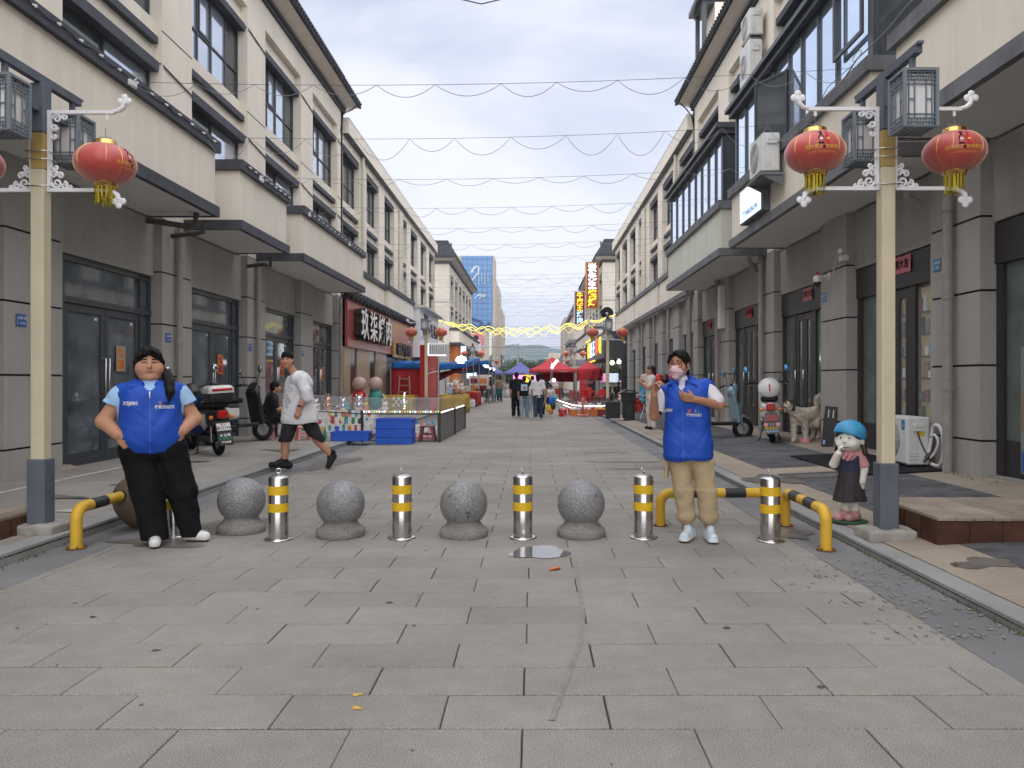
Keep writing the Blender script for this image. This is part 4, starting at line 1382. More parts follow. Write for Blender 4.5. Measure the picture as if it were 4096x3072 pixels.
# ================================================================== lamp posts with lattice boxes
def lattice_box(t, c):
 x, y, z = c; w, h = .25, .43
 mb = MB(); mb.box(x - w / 2 + .018, x + w / 2 - .018, y - w / 2 + .018, y + w / 2 - .018, z + .02, z + h - .02)
 core = mb.build("lantern_box", "milk", t)
 mb = MB()
 e = .012
 for sx in (-1, 1):
  for sy in (-1, 1):
   mb.box(x + sx * w / 2 - e, x + sx * w / 2 + e, y + sy * w / 2 - e, y + sy * w / 2 + e, z, z + h)
 mb.box(x - w / 2 - .012, x + w / 2 + .012, y - w / 2 - .012, y + w / 2 + .012, z + h, z + h + .022)
 def bar(u0, u1, z0, z1):
  for sg in (-1, 1):
   q = sg * (w / 2 - .006)
   mb.box(x + u0, x + u1, y + q - .005, y + q + .005, z + z0, z + z1)
   mb.box(x + q - .005, x + q + .005, y + u0, y + u1, z + z0, z + z1)
 b = .0042
 for zz in (.006, .036, .066, .098, h - .098, h - .066, h - .036, h - .006):
  bar(-w / 2 + e, w / 2 - e, zz - b, zz + b)
 for u in (-.09, -.045, .045, .09):
  bar(u - b, u + b, .036 if abs(u) < .05 else .01, h - .036 if abs(u) < .05 else h - .01)
 for u in (.0, -.068, .068, -.022, .022):
  bar(u - .003, u + .003, .012, .066); bar(u - .003, u + .003, h - .066, h - .012)
 for u0, u1 in ((-.09, -.045), (.045, .09)):
  bar(u0, u1, h / 2 - b, h / 2 + b)
 for u in range(-2, 3):
  mb.box(x - w / 2, x + w / 2, y + u * .055 - .005, y + u * .055 + .005, z - .004, z + .006)
  mb.box(x + u * .055 - .005, x + u * .055 + .005, y - w / 2, y + w / 2, z - .0045, z + .0065)
 mb.build("lattice", "lattice", core)
def spiral(mb, cx, cz, r0, turns, a0, sg, y=0, w=.013, n=18):
 P = []
 for i in range(n + 1):
  k = i / n; a = a0 + sg * turns * 2 * PI * k; r = r0 * (1 - .82 * k)
  P.append((cx + r * math.cos(a), y, cz + r * math.sin(a)))
 mb.tube(P, [w * (1 - .4 * i / n) for i in range(n + 1)], 6)
def clover(mb, x, z, sx, sz, y=0):
 P = [(x, y, z), (x + sx * .05, y, z + sz * .01), (x + sx * .085, y, z + sz * .04), (x + sx * .095, y, z + sz * .08)]
 mb.tube(P, [.016, .02, .024, .02], 8)
 for dx, dz in ((0, .125), (-.035, .09), (.035, .09), (0, .09)):
  s0 = len(mb.v); mb.ell((x + sx * .095 + dx, y, z + sz * dz), (.030, .012, .030), nu=12, nv=8)
def lamp_post(xl, xr):
 t = thing("lamp_post", (0, 0, 0), "", "lamp post", "lantern lamp posts along the kerbs")
 f = SDF((-.28, -.24, -.04), (.28, .24, .13), .012)
 f.rbox((0, 0, .035), (.2, .165, .052), .02, 0).ripple(lambda X, Y, Z: .006 * np.sin(21 * X) * np.sin(17 * Y + 1) + .004 * np.sin(40 * X + 30 * Z))
 f.mesh("footing", "concrete", t)
 mb = MB(); mb.bbox(-.078, .078, -.078, .078, .075, .64, .008); mb.build("sleeve", "post_slate", t)
 mb = MB(); mb.bbox(-.058, .058, -.058, .058, .62, 3.14, .009); mb.build("shaft", "post_cream", t)
 mb = MB(); mb.bbox(-.0585, .0585, -.0585, .0585, 3.135, 3.45, .009); mb.build("shaft", "post_yellow", t)
 mb = MB(); mb.bbox(-.06, .06, -.06, .06, 3.45, 3.88, .009); mb.build("head", "post_slate", t)
 mb = MB(); mb.box(-.03, .03, -.56, .56, 3.885, 3.94); mb.box(-.022, .022, -.6, .6, 3.94, 3.962)
 for sy in (-.46, .46):
  mb.box(-.018, .018, sy - .02, sy + .02, 3.745, 3.885)
 mb.box(-.03, .03, -.34, -.06, 3.63, 3.68); mb.box(-.03, .03, .06, .34, 3.63, 3.68)
 mb.build("cross_beam", "post_slate", t)
 lattice_box(t, (0, -.47, 3.30)); lattice_box(t, (0, .47, 3.30))
 for sg, ln in ((-1, -xl), (1, xr)):
  mb = MB()
  mb.box(sg * .06, sg * (ln + .06), -.014, .014, 3.625, 3.655)
  clover(mb, sg * (ln + .05), 3.645, sg, 1)
  mb.box(sg * ln - .012, sg * ln + .012, -.004, .004, 3.580, 3.630)
  mb.build("upper_arm", "white_metal", t)
  mb = MB()
  mb.box(sg * .06, sg * (ln + .02), -.014, .014, 2.950, 2.980); clover(mb, sg * (ln + .0), 2.960, sg, -1); mb.build("lower_arm", "white_metal", t)
  mb = MB(); mb.box(sg * .062, sg * .092, -.015, .015, 2.950, 3.655); mb.build("hanger_strip", "white_metal", t)
  mb = MB()
  for cx, cz, r0, tr, a0, s2 in ((.14, 3.025, .045, 1.4, PI, 1), (.205, 3.005, .032, 1.3, PI / 2, -1), (.115, 3.100, .034, 1.3, 0, 1), (.255, 2.993, .02, 1.1, PI, 1), (.17, 3.090, .03, 1.3, PI, -1),
          (.13, 3.160, .024, 1.2, PI, 1), (.14, 3.585, .04, 1.4, PI, -1), (.21, 3.600, .03, 1.3, PI / 2, 1), (.12, 3.510, .032, 1.3, 0, -1), (.115, 3.430, .024, 1.2, PI, 1)):
   spiral(mb, sg * cx, cz, r0, tr, a0 if sg > 0 else PI - a0, s2 * sg, 0)
  mb.build("scroll", "white_metal", t)
 for z in (2.99, 3.22, 3.29):
  mb = MB(); q = .066
  mb.tube([(-q - .03, -q, z), (q + .03, -q, z), (q + .03, q, z), (-q - .03, q, z)], .005, 5, closed=True); mb.build("clamp", "steel", t)
 return t
lp = lamp_post(-.60, .58)
LAMPS = [(3.0, 6.6, "cream and slate lamp post with lattice boxes, at the right kerb beside the timber deck"),
   (-4.26, 6.74, "cream and slate lamp post with lattice boxes, at the left kerb nearest the camera"),
   (-4.26, 31.2, "lamp post standing against the red upright advertising column on the left"),
   (3.0, 31.0, "lamp post beside the black litter bins on the right"),
   (-4.26, 55.6, "distant lamp post on the left beyond the blue stall roofs"),
   (3.0, 55.4, "distant lamp post beside the red gazebo on the right"),
   (-4.26, 80, "farthest lamp post on the left, by the purple gazebos"),
   (3.0, 80, "farthest lamp post on the right, behind the red gazebo")]
for i, (x, y, lb) in enumerate(LAMPS):
 place(lp, i, (x, y, (zr(x) if x > 0 else zl(x)) - .005), lb)
# ---- red lanterns
def surf_text(mb, body, size, zc, a0, R, H, m=0, bold=0.0, out=.003):
 v, f = letter(body, size, 0, bold)
 vv = []
 for p in v:
  z = zc + p[2]
  r = R * max(.05, 1 - (z / H) ** 2) ** .46 + out
  a = a0 + p[0] / max(r, .05)
  vv.append((r * math.sin(a), -r * math.cos(a), z))
 mb.add(vv, f, m)
def surf_box(mb, pts, zc, a0, R, H, m=0, out=.003):
 vv = []
 for x, z in pts:
  zz = zc + z
  r = R * max(.05, 1 - (zz / H) ** 2) ** .46 + out
  a = a0 + x / r
  vv.append((r * math.sin(a), -r * math.cos(a), zz))
 mb.add(vv, [tuple(range(len(pts)))], m)
def red_lantern(front):
 R, H = .250, .174
 t = thing("red_lantern", (0, 0, 0), "", "lantern", "red lanterns on the lamp posts")
 mb = MB()
 pr = []
 for i in range(19):
  a = -1.21 + 2.42 * i / 18
  pr.append((R * math.cos(a) ** .92, H * math.sin(a)))
 v0 = MB(); n = 48
 for r_, z in pr:
  for i in range(n):
   th = 2 * PI * i / n
   k = 1 - .016 * (math.cos(6 * th)) ** 8 * (r_ / R)
   mb.v.append((r_ * k * math.cos(th), r_ * k * math.sin(th), z))
 for k in range(18):
  for i in range(n):
   mb.f.append([k * n + i, k * n + (i + 1) % n, (k + 1) * n + (i + 1) % n, (k + 1) * n + i]); mb.m.append(0); mb.sm.append(True)
 mb.build("body", "lantern_red", t)
 mb = MB()
 for i in range(12):
  th = PI * i / 6
  mb.tube([(r_ * .986 * math.cos(th), r_ * .986 * math.sin(th), z) for r_, z in pr[2:-1]], .0036, 5, m=0 if i % 3 else 1)
 mb.build("ribs", ["gold", "lantern_red"], t)
 for s in (-1, 1):
  mb = MB()
  mb.lathe([(.092, 0), (.096, s * .012), (.088, s * .016), (.094, s * .028), (.086, s * .033), (.090, s * .043), (.078, s * .046), (.03, s * .046)], (0, 0, s * (H - .018)), 28); mb.build("rim", "gold", t)
 mb = MB(); r = random.Random(3)
 for i in range(90):
  a = r.uniform(0, 2 * PI); q = .083 + r.uniform(-.008, .004); l = r.uniform(.10, .165)
  x, y = q * math.cos(a), q * math.sin(a); z = -H - .02; w = .004
  tx, ty = -math.sin(a) * w, math.cos(a) * w; dx = r.uniform(-.008, .008)
  mb.add([(x - tx, y - ty, z), (x + tx, y + ty, z), (x + tx + dx, y + ty + dx, z - l), (x - tx + dx, y - ty + dx, z - l)], [(0, 1, 2, 3)], r.choice((0, 0, 1)))
 tag(mb.build("tassel", ["tassel", "tassel_dark"], t), kind="stuff")
 mb = MB(); mb.tube([(0, 0, H + .02), (0, 0, .31)], .003, 5); mb.tube([(-.05, 0, H + .02), (-.05, 0, H + .06), (.05, 0, H + .06), (.05, 0, H + .02)], .003, 5); mb.build("cord", "wire_grey", t)
 if front is not None:
  mb = MB()
  B_ = [(x * 1.35, z * 1.35) for x, z in [(-.016, -.045), (.016, -.045), (.017, .0), (.012, .012), (.006, .018), (.006, .034), (.011, .036), (.011, .045), (-.011, .045), (-.011, .036), (-.006, .034), (-.006, .018), (-.012, .012), (-.017, .0)]]
  surf_box(mb, B_, .062, front - .05, R, H, 0)
  surf_box(mb, B_, .062, front + .18, R, H, 1)
  surf_box(mb, [(-.013, -.018), (.013, -.018), (.013, .0), (-.013, .0)], .055, front - .05, R, H, 2, .0045)
  surf_box(mb, [(-.013, -.018), (.013, -.018), (.013, .0), (-.013, .0)], .055, front + .18, R, H, 3, .0045)
  surf_text(mb, "古井贡酒", .036, -.022, front - .28, R, H, 3, .0006)
  surf_text(mb, "年份原浆", .036, -.022, front + .36, R, H, 3, .0006)
  surf_text(mb, "Cctv春节联欢晚会特约播出", .019, -.060, front + .04, R, H, 3)
  surf_box(mb, [(.012 * math.cos(2 * PI * i / 12), .012 * math.sin(2 * PI * i / 12)) for i in range(12)], -.022, front + .05, R, H, 0, .002)
  mb.build("print", ["ink", "red_plastic", "milk", "yellow_print"], t)
 return t
defm("yellow_print", (0.75, 0.42, 0.08), 0.4)  # plain yellow ink of the lantern lettering, no glow
for i, (x, y, z, fr_, lb) in enumerate(((2.40, 6.6, 3.335, -.10, "red lantern with bottle print, left of the right-hand lamp post"),
          (3.58, 6.6, 3.335, -.22, "red lantern with bottle print, right of the right-hand lamp post"),
          (-3.70, 6.74, 3.275, 1.40, "red lantern hanging right of the nearest left lamp post"),
          (-4.86, 6.74, 3.28, None, "red lantern cut by the left edge of the photo"))):
 t = red_lantern(fr_)
 t.location = (x, y, z); t["label"] = lb
lant = red_lantern(.2)
FAR = []
for (lx, ly, lb0) in LAMPS[2:]:
 for s, w in ((-.62, "left"), (.62, "right")):
  z = (zr(lx) if lx > 0 else zl(lx)) + 3.02
  FAR.append((lx + s * 1.0, ly, z, w, lb0))
names = {(-4.26, 31.2): "the red advertising column", (3.0, 31.0): "the lamp post behind the black bins", (-4.26, 55.6): "the left lamp post beyond the blue roofs", (3.0, 55.4): "the lamp post by the red gazebo", (-4.26, 80): "the farthest left lamp post", (3.0, 80): "the farthest right lamp post"}
k = 0
for (lx, ly, lb0) in LAMPS[2:]:
 for s, w in ((-.60, "left"), (.60, "right")):
  z = (zr(lx) if lx > 0 else zl(lx)) + 3.24
  place(lant, k, (lx + s, ly, z), "small red lantern on the %s arm of %s" % (w, names[(lx, ly)]), RN.uniform(-.4, .4)); k += 1
# ================================================================== timber decks
def deck(x0, x1, y0, y1, z0, z1, label, nside_front=True):
 t = thing("timber_deck", ((x0 + x1) / 2, (y0 + y1) / 2, z0), label, "deck")
 y = y0
 k = 0
 n = max(3, int(round((y1 - y0) / .105)))
 nx = int((x1 - x0) / .145)
 w = (x1 - x0) / nx
 for i in range(nx):
  mb = MB(); xx = x0 + i * w
  mb.bbox(xx + .002, xx + w - .003, y0 - .012, y1, z1 - .028 + RN.uniform(-.002, .002), z1 + RN.uniform(-.002, .002), .004); mb.build("plank", "deck_top", t, world=True)
 nf = int((x1 - x0) / .24)
 w = (x1 - x0) / nf
 for i in range(nf):
  mb = MB(); xx = x0 + i * w
  mb.bbox(xx + .002, xx + w - .002, y0, y0 + .02, z0 - .02, z1 - .03, .003); mb.build("skirt_board", "deck_side", t, world=True)
 for sx in (x0, x1):
  q = -1 if sx == x1 else 1
  for i in range(4):
   d = (y1 - y0) / 4
   mb = MB(); mb.bbox(sx, sx + q * .02, y0 + .022 + i * d, y0 + i * d + d, z0 - .02, z1 - .03, .003); mb.build("skirt_board", "deck_side", t, world=True)
 return t
deck(3.24, 5.6, 6.22, 7.30, .10, .305, "weathered timber deck with rusty brown skirt, at the right beside the lamp post")
deck(-6.6, -4.36, 6.35, 6.95, .10, .27, "low reddish timber deck at the left edge behind the lamp post")
# ================================================================== air conditioners
def ac_unit(name, label, w=.80, d=.31, h=.66, feet=True, grp="air conditioner outdoor units"):
 # local: fan face looks to -x; side with cover looks to -y
 t = thing(name, (0, 0, 0), label, "air conditioner", grp)
 mb = MB(); mb.bbox(0, d, 0, w, .04, .04 + h, .018); mb.build("casing", "ac_white", t)
 mb = MB(); mb.bbox(-.012, .01, .02, w - .02, .06, .03 + h, .008); mb.build("front_panel", "ac_white", t)
 mb = MB()
 for k in range(8):
  r_ = .04 + k * .031
  mb.tube([(-.016, w * .58 + r_ * math.cos(a), .04 + h / 2 + r_ * math.sin(a)) for a in [2 * PI * i / 24 for i in range(24)]], .004, 4, closed=True)
 for k in range(6):
  a = PI * k / 6
  mb.cyl((-.015, w * .58 - .26 * math.cos(a), .04 + h / 2 - .26 * math.sin(a)), (-.015, w * .58 + .26 * math.cos(a), .04 + h / 2 + .26 * math.sin(a)), .004, n=5)
 mb.build("fan_grille", "ac_white", t)
 mb = MB(); mb.cyl((-.0125, w * .58, .04 + h / 2), (-.0135, w * .58, .04 + h / 2), .27, n=28); mb.build("fan_opening", "plastic_black", t)
 mb = MB(); mb.bbox(d * .22, d * .78, -.035, .004, h * .76, h * .93, .01); mb.bbox(d * .3, d * .7, -.045, -.03, h * .86, h * .95, .006); mb.build("valve_cover", "ac_white", t)
 mb = MB()
 for z in (.18, .24, .3):
  mb.bbox(d * .1, d * .5, -.008, .003, h * z, h * z + .02, .003)
 mb.bbox(d * .55, d * .92, -.010, .003, h * .08, h * .7, .006)
 mb.build("side_ribs", "ac_white", t)
 if feet:
  mb = MB()
  for y in (.1, w - .1):
   mb.bbox(.02, d - .02, y - .03, y + .03, 0, .04, .006)
  mb.build("feet", "plastic_black", t)
 return t
a = ac_unit("air_conditioner", "white outdoor air conditioner on the ground beside the grey column and drainpipe")
a.location = (5.17, 10.72, zr(5.2) + .015)
mb = MB(); mb.box(-.0165, -.0125, .05, .14, .52, .66); lab = mb.build("sticker", "plate_cyan", a)
mb = MB(); put_text(mb, "Midea", .032, frame_nx(-.018, .095, .58)); mb.build("lettering", "milk", lab)
mb = MB(); mb.box(.15, .225, -.016, -.012, .44, .53); mb.build("warning_label", "yellow", a)
mb = MB(); mb.tube([(.13, -.03, .50), (.14, -.05, .42), (.19, -.05, .30), (.25, -.04, .19)], .008, 6); mb.build("cable", "black", a)
mb = MB(); mb.tube(curve([(.27, -.03, .16), (.31, -.03, .40), (.32, -.06, .56), (.33, -.16, .60), (.335, -.27, .52), (.335, -.31, .34), (.335, -.28, .14), (.33, -.18, .05), (.30, -.06, .06)]), .024, 8)
mb.tube(curve([(.26, -.04, .13), (.31, -.10, .20), (.33, -.18, .36), (.32, -.12, .46), (.30, -.03, .44)]), .018, 8); mb.build("hose", "milk", a)
mb = MB(); mb.cyl((.24, -.05, .14), (.31, -.05, .22), .03, n=8); mb.cyl((.20, -.05, .09), (.25, -.05, .14), .018, n=6); mb.build("valve", "plastic_black", a)
a = ac_unit("air_conditioner", "upper of two white air conditioners on the right upper wall", h=.62); a.location = (5.14, 18.35, 9.55)
a = ac_unit("air_conditioner", "lower, taller of two white air conditioners on the right upper wall", h=.98); a.location = (5.10, 18.3, 8.42)
a = ac_unit("air_conditioner", "white air conditioner on a bracket outside the first-floor glazed balcony", h=.68); a.location = (4.06, 13.72, 5.06)
for nm, sub in ((0, 1),):
 mb = MB(); mb.box(-.04, .36, -.03, .86, -.03, .015)
 for y in (0, .8):
  mb.prism([(-.02, -.03), (.36, -.03), (.36, -.20), (.33, -.20)], y, y + .035, 'y')
 mb.build("bracket", "slate_pale", a)
# ================================================================== signs
defm("sign_white", (0.74, 0.73, 0.70), 0.6)
defm("sign_red", (0.33, 0.062, 0.062), 0.28, wvar=0.08, ws=.7, spec=.6)
defm("char_white", (0.76, 0.74, 0.73), 0.4)
defm("char_dark", (0.03, 0.022, 0.024), 0.45)
defm("gold_panel", (0.42, 0.24, 0.06), 0.45, wvar=0.1)
defm("maroon", (0.22, 0.02, 0.03), 0.4)
M["lit_white"] = emitm("lit_white", (0.85, 0.95, 1.0), .62)
M["lit_cool"] = emitm("lit_cool", (0.70, 0.88, 1.0), .36)
M["lit_yellow"] = emitm("lit_yellow", (1.0, 0.72, 0.03), .42)
M["lit_yellow_soft"] = emitm("lit_yellow_soft", (1.0, 0.84, 0.18), .40)
M["lit_blue"] = emitm("lit_blue", (0.4, 0.75, 1.0), .45)
M["lit_lamp"] = emitm("lit_lamp", (0.95, 0.98, 1.0), 12)
M["lit_bulb"] = emitm("lit_bulb", (1.0, 0.98, 0.92), 1.2)
M["lit_pink"] = emitm("lit_pink", (1.0, 0.35, 0.7), .36)
M["lit_green"] = emitm("lit_green", (0.1, 1.0, 0.3), .4)
M["lit_red"] = emitm("lit_red", (1.0, 0.12, 0.08), .4)
t = thing("grill_sign", (-6.4, 34.4, 2.55), "long dark red shop sign with four big white characters under a black tile edge", "sign")
mb = MB(); mb.box(-6.45, -6.36, 26.75, 42.4, 2.58, 4.25); mb.build("board", "sign_red", t, world=True)
mb = MB(); mb.box(-6.52, -6.30, 26.65, 42.45, 4.25, 4.33); mb.build("top_rail", "black", t, world=True)
for i in range(26):
 y = 26.8 + i * .6
 mb = MB(); mb.cyl((-6.5, y + .28, 4.5), (-6.16, y + .28, 4.34), .17, n=8); mb.box(-6.5, -6.18, y + .5, y + .62, 4.34, 4.4); mb.build("edge_tile", "tile_dark", t, world=True)
mb = MB()
for i, c in enumerate("玖柒烤肉"):
 y = 28.3 + i * 1.55
 put_text(mb, c, 1.2, frame_px(-6.21, y, 3.36), .13, .02, 1, sx=1.12)
 put_text(mb, c, 1.2, frame_px(-6.075, y, 3.36), .006, .016, 0, sx=1.12)
mb.build("lettering", ["char_white", "char_dark"], t, world=True)
t = thing("gold_sign", (-6.25, 37.5, 2.5), "small gold panel with dark upright characters below the dark red sign", "sign")
mb = MB(); mb.box(-6.34, -6.26, 35.2, 39.9, 2.46, 3.2); mb.build("board", "gold_panel", t, world=True)
mb = MB()
for i, c in enumerate("石锅拌饭冷面"):
 put_text(mb, c, .55, frame_px(-6.2, 36.0 + i * .66, 2.84), .06, .02, 0, sx=1.15)
mb.build("lettering", "char_dark", t, world=True)
# shop cladding below the red sign belongs to the middle left house
defm("cladding", (0.40, 0.31, 0.22), 0.5, wvar=0.08)
defm("cladding_dark", (0.035, 0.022, 0.022), 0.35)
for i, (y0_, y1_, m_) in enumerate(((26.75, 27.6, "cladding"), (27.6, 28.7, "cladding_dark"), (28.7, 30.9, "cladding"), (30.9, 32.1, "cladding_dark"), (32.1, 34.4, "cladding"), (34.4, 37.2, "cladding_dark"), (37.2, 38.6, "cladding"), (38.6, 40.2, "slate_pale"), (40.2, 42.3, "cladding"))):
 ML.part("cladding_panel", m_, [(.01, .09 if m_ == "cladding" else .04, y0_, y1_, .12, 2.58)])
t = thing("white_sign", (-5.97, 45, 2.7), "white shop sign with a row of small dark characters, beyond the dark red sign", "sign")
mb = MB(); mb.box(-6.5, -5.97, 41.3, 49.4, 2.65, 5.28); mb.build("board", "sign_white", t, world=True)
mb = MB(); mb.prism([(-6.5, 5.28), (-5.6, 5.28), (-5.6, 5.36), (-6.5, 5.5)], 41.2, 49.5, 'y'); mb.build("hood", "cream_side", t, world=True)
mb = MB()
for i, c in enumerate("宿松县大药房"):
 put_text(mb, c, .9, frame_px(-5.94, 42.6 + i * 1.15, 4.25), .02, .0)
mb.build("lettering", "char_dark", t, world=True)
# upright lit signs on the right
def vsign(name, label, x, y, w, z0, z1, chars, border):
 t = thing(name, (x, y, z0), label, "sign")
 mb = MB(); mb.box(x - w / 2, x + w / 2, y, y + .22, z0, z1); mb.build("box", "maroon", t, world=True)
 mb = MB()
 e = .09
 for q in ((x - w / 2 - .02, x - w / 2 + e, z0, z1), (x + w / 2 - e, x + w / 2 + .02, z0, z1), (x - w / 2 + e, x + w / 2 - e, z0, z0 + e), (x - w / 2 + e, x + w / 2 - e, z1 - e, z1)):
  mb.box(q[0], q[1], y - .03, y + .25, q[2], q[3])
 mb.build("border", border, t, world=True)
 n = len(chars); s = (z1 - z0 - .3) / n
 for i, (c, m_) in enumerate(chars):
  mb = MB(); put_text(mb, c, min(s * 1.02, w * .8), frame_cam(x, y - .05, z1 - .15 - s * (i + .5)), .02, .018); mb.build("lettering", m_, t, world=True)
 mb = MB()
 for z in (z0 + .2, z1 - .2):
  mb.box(x + w / 2, 5.6, y + .08, y + .14, z, z + .07)
 mb.build("bracket", "frame_dark", t, world=True)
vsign("upright_sign", "tall lit upright sign, three white and two yellow characters, nearer of two", 4.77, 62.0, 1.04, 7.1, 10.85, [("炭", "lit_white"), ("先", "lit_white"), ("生", "lit_white"), ("烧", "lit_yellow"), ("烤", "lit_yellow")], "gold_panel")
vsign("upright_sign", "smaller lit upright sign with white border, three yellow and two pale characters", 4.88, 80.0, 1.16, 7.05, 10.6, [("牛", "lit_yellow"), ("魔", "lit_yellow"), ("王", "lit_yellow"), ("烤", "lit_blue"), ("肉", "lit_blue")], "milk")
t = thing("light_box_sign", (4.4, 15.3, 4.5), "glowing white light box reading NAIL SALON on the right balcony wall", "sign")
mb = MB(); mb.bbox(4.30, 4.465, 14.6, 16.1, 4.60, 5.30, .01); mb.build("box", "slate_pale", t, world=True)
mb = MB(); mb.box(4.29, 4.30, 14.63, 16.07, 4.63, 5.27); mb.build("face", "lit_cool", t, world=True)
mb = MB(); put_text(mb, "TT NAILSALON", .15, frame_nx(4.286, 15.35, 4.76), .002, .001); mb.build("lettering", "plate_blue", t, world=True)
# neon shop box on the right
t = thing("neon_fascia", (4.4, 52, 2.6), "black shop fascia box with glowing yellow and blue neon characters", "sign")
mb = MB(); mb.box(4.28, 6.2, 46.2, 60, 2.72, 4.35); mb.build("box", "frame_dark", t, world=True)
mb = MB(); mb.box(4.2, 4.28, 46.2, 60, 2.75, 4.3); mb.build("board", "slate_pale", t, world=True)
mb = MB(); mb.box(4.12, 4.2, 52, 60, 4.28, 4.36); mb.box(4.12, 4.2, 52.0, 60, 2.68, 2.76); mb.build("tube", "lit_yellow", t, world=True)
for i, (c, m_) in enumerate((("烤", "lit_yellow"), ("肉", "lit_white"), ("王", "lit_blue"), ("串", "lit_red"), ("吧", "lit_yellow"))):
 mb = MB(); put_text(mb, c, 1.15, frame_nx(4.16, 57.6 - i * 2.4, 3.5), .02, .03, sx=1.4); mb.build("lettering", m_, t, world=True)
mb = MB(); mb.box(5.3, 5.35, 46.4, 60, .1, 2.7); mb.build("dark_glass", "pane_shop", t, world=True)
for i, (x, y, z) in enumerate(((4.78, 46.6, 2.47), (5.3, 47.5, 2.55))):
 o = thing("globe_lamp", (x, y, z), "round white lamp glowing under the black fascia, %s of two" % ("left" if i == 0 else "right"), "lamp", "round lamps under the black fascia")
 mb = MB(); mb.ell((0, 0, 0), .14); mb.build("globe", "lit_bulb", o); mb = MB(); mb.cyl((0, 0, .12), (0, 0, .25), .03, n=6); mb.build("stem", "black", o)
# loudspeaker
t = thing("loudspeaker", (5.0, 52.3, 5.9), "round black loudspeaker on the corner above the yellow light strands", "loudspeaker")
mb = MB(); mb.cyl((0, 0, 0), (0, -.3, 0), .1, .42, n=22, caps=False); mb.cyl((0, .25, 0), (0, 0, 0), .2, n=14); mb.build("horn", "plastic_black", t)
mb = MB(); mb.ell((0, -.2, 0), (.09, .06, .09)); mb.build("driver", "milk", t)
# ---- door number plates, papers, posters, cameras
def plate(side, x, y, z, m, lines, label, w=.20, h=.155):
 t = thing("number_plate", (x, y, z), label, "number plate", "door number plates")
 fr_ = frame_px if side == 'l' else frame_nx
 mb = MB(); s0 = 0; mb.bbox(-w / 2, w / 2, -.008, 0, -h / 2, h / 2, .003); mb.xf(fr_(0, 0, 0)); mb.build("plate", m, t)
 mb = MB()
 put_text(mb, lines[0], .055, fr_(0, 0, 0) @ Matrix.Translation((.025, -.0095, .03)), 0, .0012); put_text(mb, lines[1], .036, fr_(0, 0, 0) @ Matrix.Translation((.02, -.0095, -.038)), 0, .0004)
 for k in range(4):
  put_text(mb, "人民北路"[k], .026, fr_(0, 0, 0) @ Matrix.Translation((-.078, -.0095, .05 - k * .033)))
 mb.build("lettering", "milk", t)
for i, (y, nm) in enumerate(((9.95, "first grey column at the left edge"), (13.98, "column behind the parked scooters"), (18.05, "column beside the seated man in black"), (22.2, "column behind the walking man's head"))):
 plate('l', -6.545, y, 2.17, "plate_blue", ("134-%d" % (101 + i), "宿松县"), "blue door number plate on the " + nm)
for i, (y, nm) in enumerate(((10.66, "column with the drainpipe above the air conditioner"), (14.78, "column below the dome camera"))):
 plate('r', 5.545, y, 2.98, "plate_cyan", ("136-%d" % (101 + i), "宿松县"), "pale blue door number plate on the " + nm, .19, .17)
for i, (y, m_, nm, w) in enumerate(((12.1, "paper_pink", "faded pink paper couplet over the door behind the right lamp post", .72), (16.15, "paper_pink", "pink paper couplet over the door behind the dog", .55), (20.5, "paper_red", "bright red paper couplet over the third right-hand door", .55), (25.1, "paper_red", "red paper couplet over the fourth right-hand door", .5))):
 t = thing("paper_couplet", (5.72, y, 3.19), nm, "paper banner", "red papers over the doors")
 mb = MB(); n = 8; h = .26
 for k in range(n + 1):
  for s in (0, 1):
   mb.v.append((-.006 - .008 * math.sin(k * 1.7) * (1 - s), w / 2 - w * k / n, -h / 2 + h * s + .006 * math.sin(k * 2.3)))
 for k in range(n):
  mb.f.append([2 * k, 2 * k + 2, 2 * k + 3, 2 * k + 1]); mb.m.append(0); mb.sm.append(True)
 mb.build("paper", m_, t)
 mb = MB(); put_text(mb, "万事大吉"[:4], .15, frame_nx(-.019, 0, 0), 0, .003); mb.build("lettering", "ink", t)
for i, (y, z, nm) in enumerate(((12.78, 1.76, "pale orange poster on the glass door behind the woman in light blue sleeves"), (16.85, 1.75, "orange poster on the glass door behind the parked scooters"), (20.95, 1.72, "orange and red poster on the glass door behind the walking man"), (25.1, 1.62, "red poster on the fourth glass door on the left"))):
 t = thing("door_poster", (-6.76, y, z), nm, "poster", "posters on the left glass doors")
 mb = MB(); mb.box(-.006, .0, -.14, .14, -.21, .21); mb.build("sheet", "orange" if i else "cladding", t)
 mb = MB(); mb.box(-.0, .002, -.1, .1, -.17, -.02); mb.ell((.002, .02, -.09), (.003, .08, .07)); mb.box(0, .002, -.09, .05, .1, .16); mb.box(0, .002, -.05, .1, .03, .08); mb.build("print", ["red" if i else "orange"], t)
t = thing("dome_camera", (5.33, 14.55, 3.22), "white dome security camera with red lamp on the grey column", "camera")
mb = MB(); mb.lathe([(.001, .15), (.05, .145), (.075, .1), (.078, .03), (.07, .02)], n=18); mb.build("housing", "white_plastic", t)
mb = MB(); mb.ell((0, 0, .015), (.068, .068, .085)); mb.build("dome", "plastic_black", t)
mb = MB(); mb.cyl((0, 0, .15), (0, 0, .21), .03, n=10); mb.build("beacon", "red_plastic", t)
mb = MB(); mb.tube([(0, 0, .1), (.1, -.02, .12), (.21, -.02, .13)], .02, 8); mb.box(.2, .22, -.07, .03, .07, .2); mb.tube([(.2, -.05, .1), (.19, -.25, .14), (.2, -.4, .35), (.21, -.42, .5)], .008, 6); mb.build("arm", "white_plastic", t)
t = thing("bullet_camera", (5.42, 13.62, 3.6), "small white camera high on the corner of the grey column", "camera")
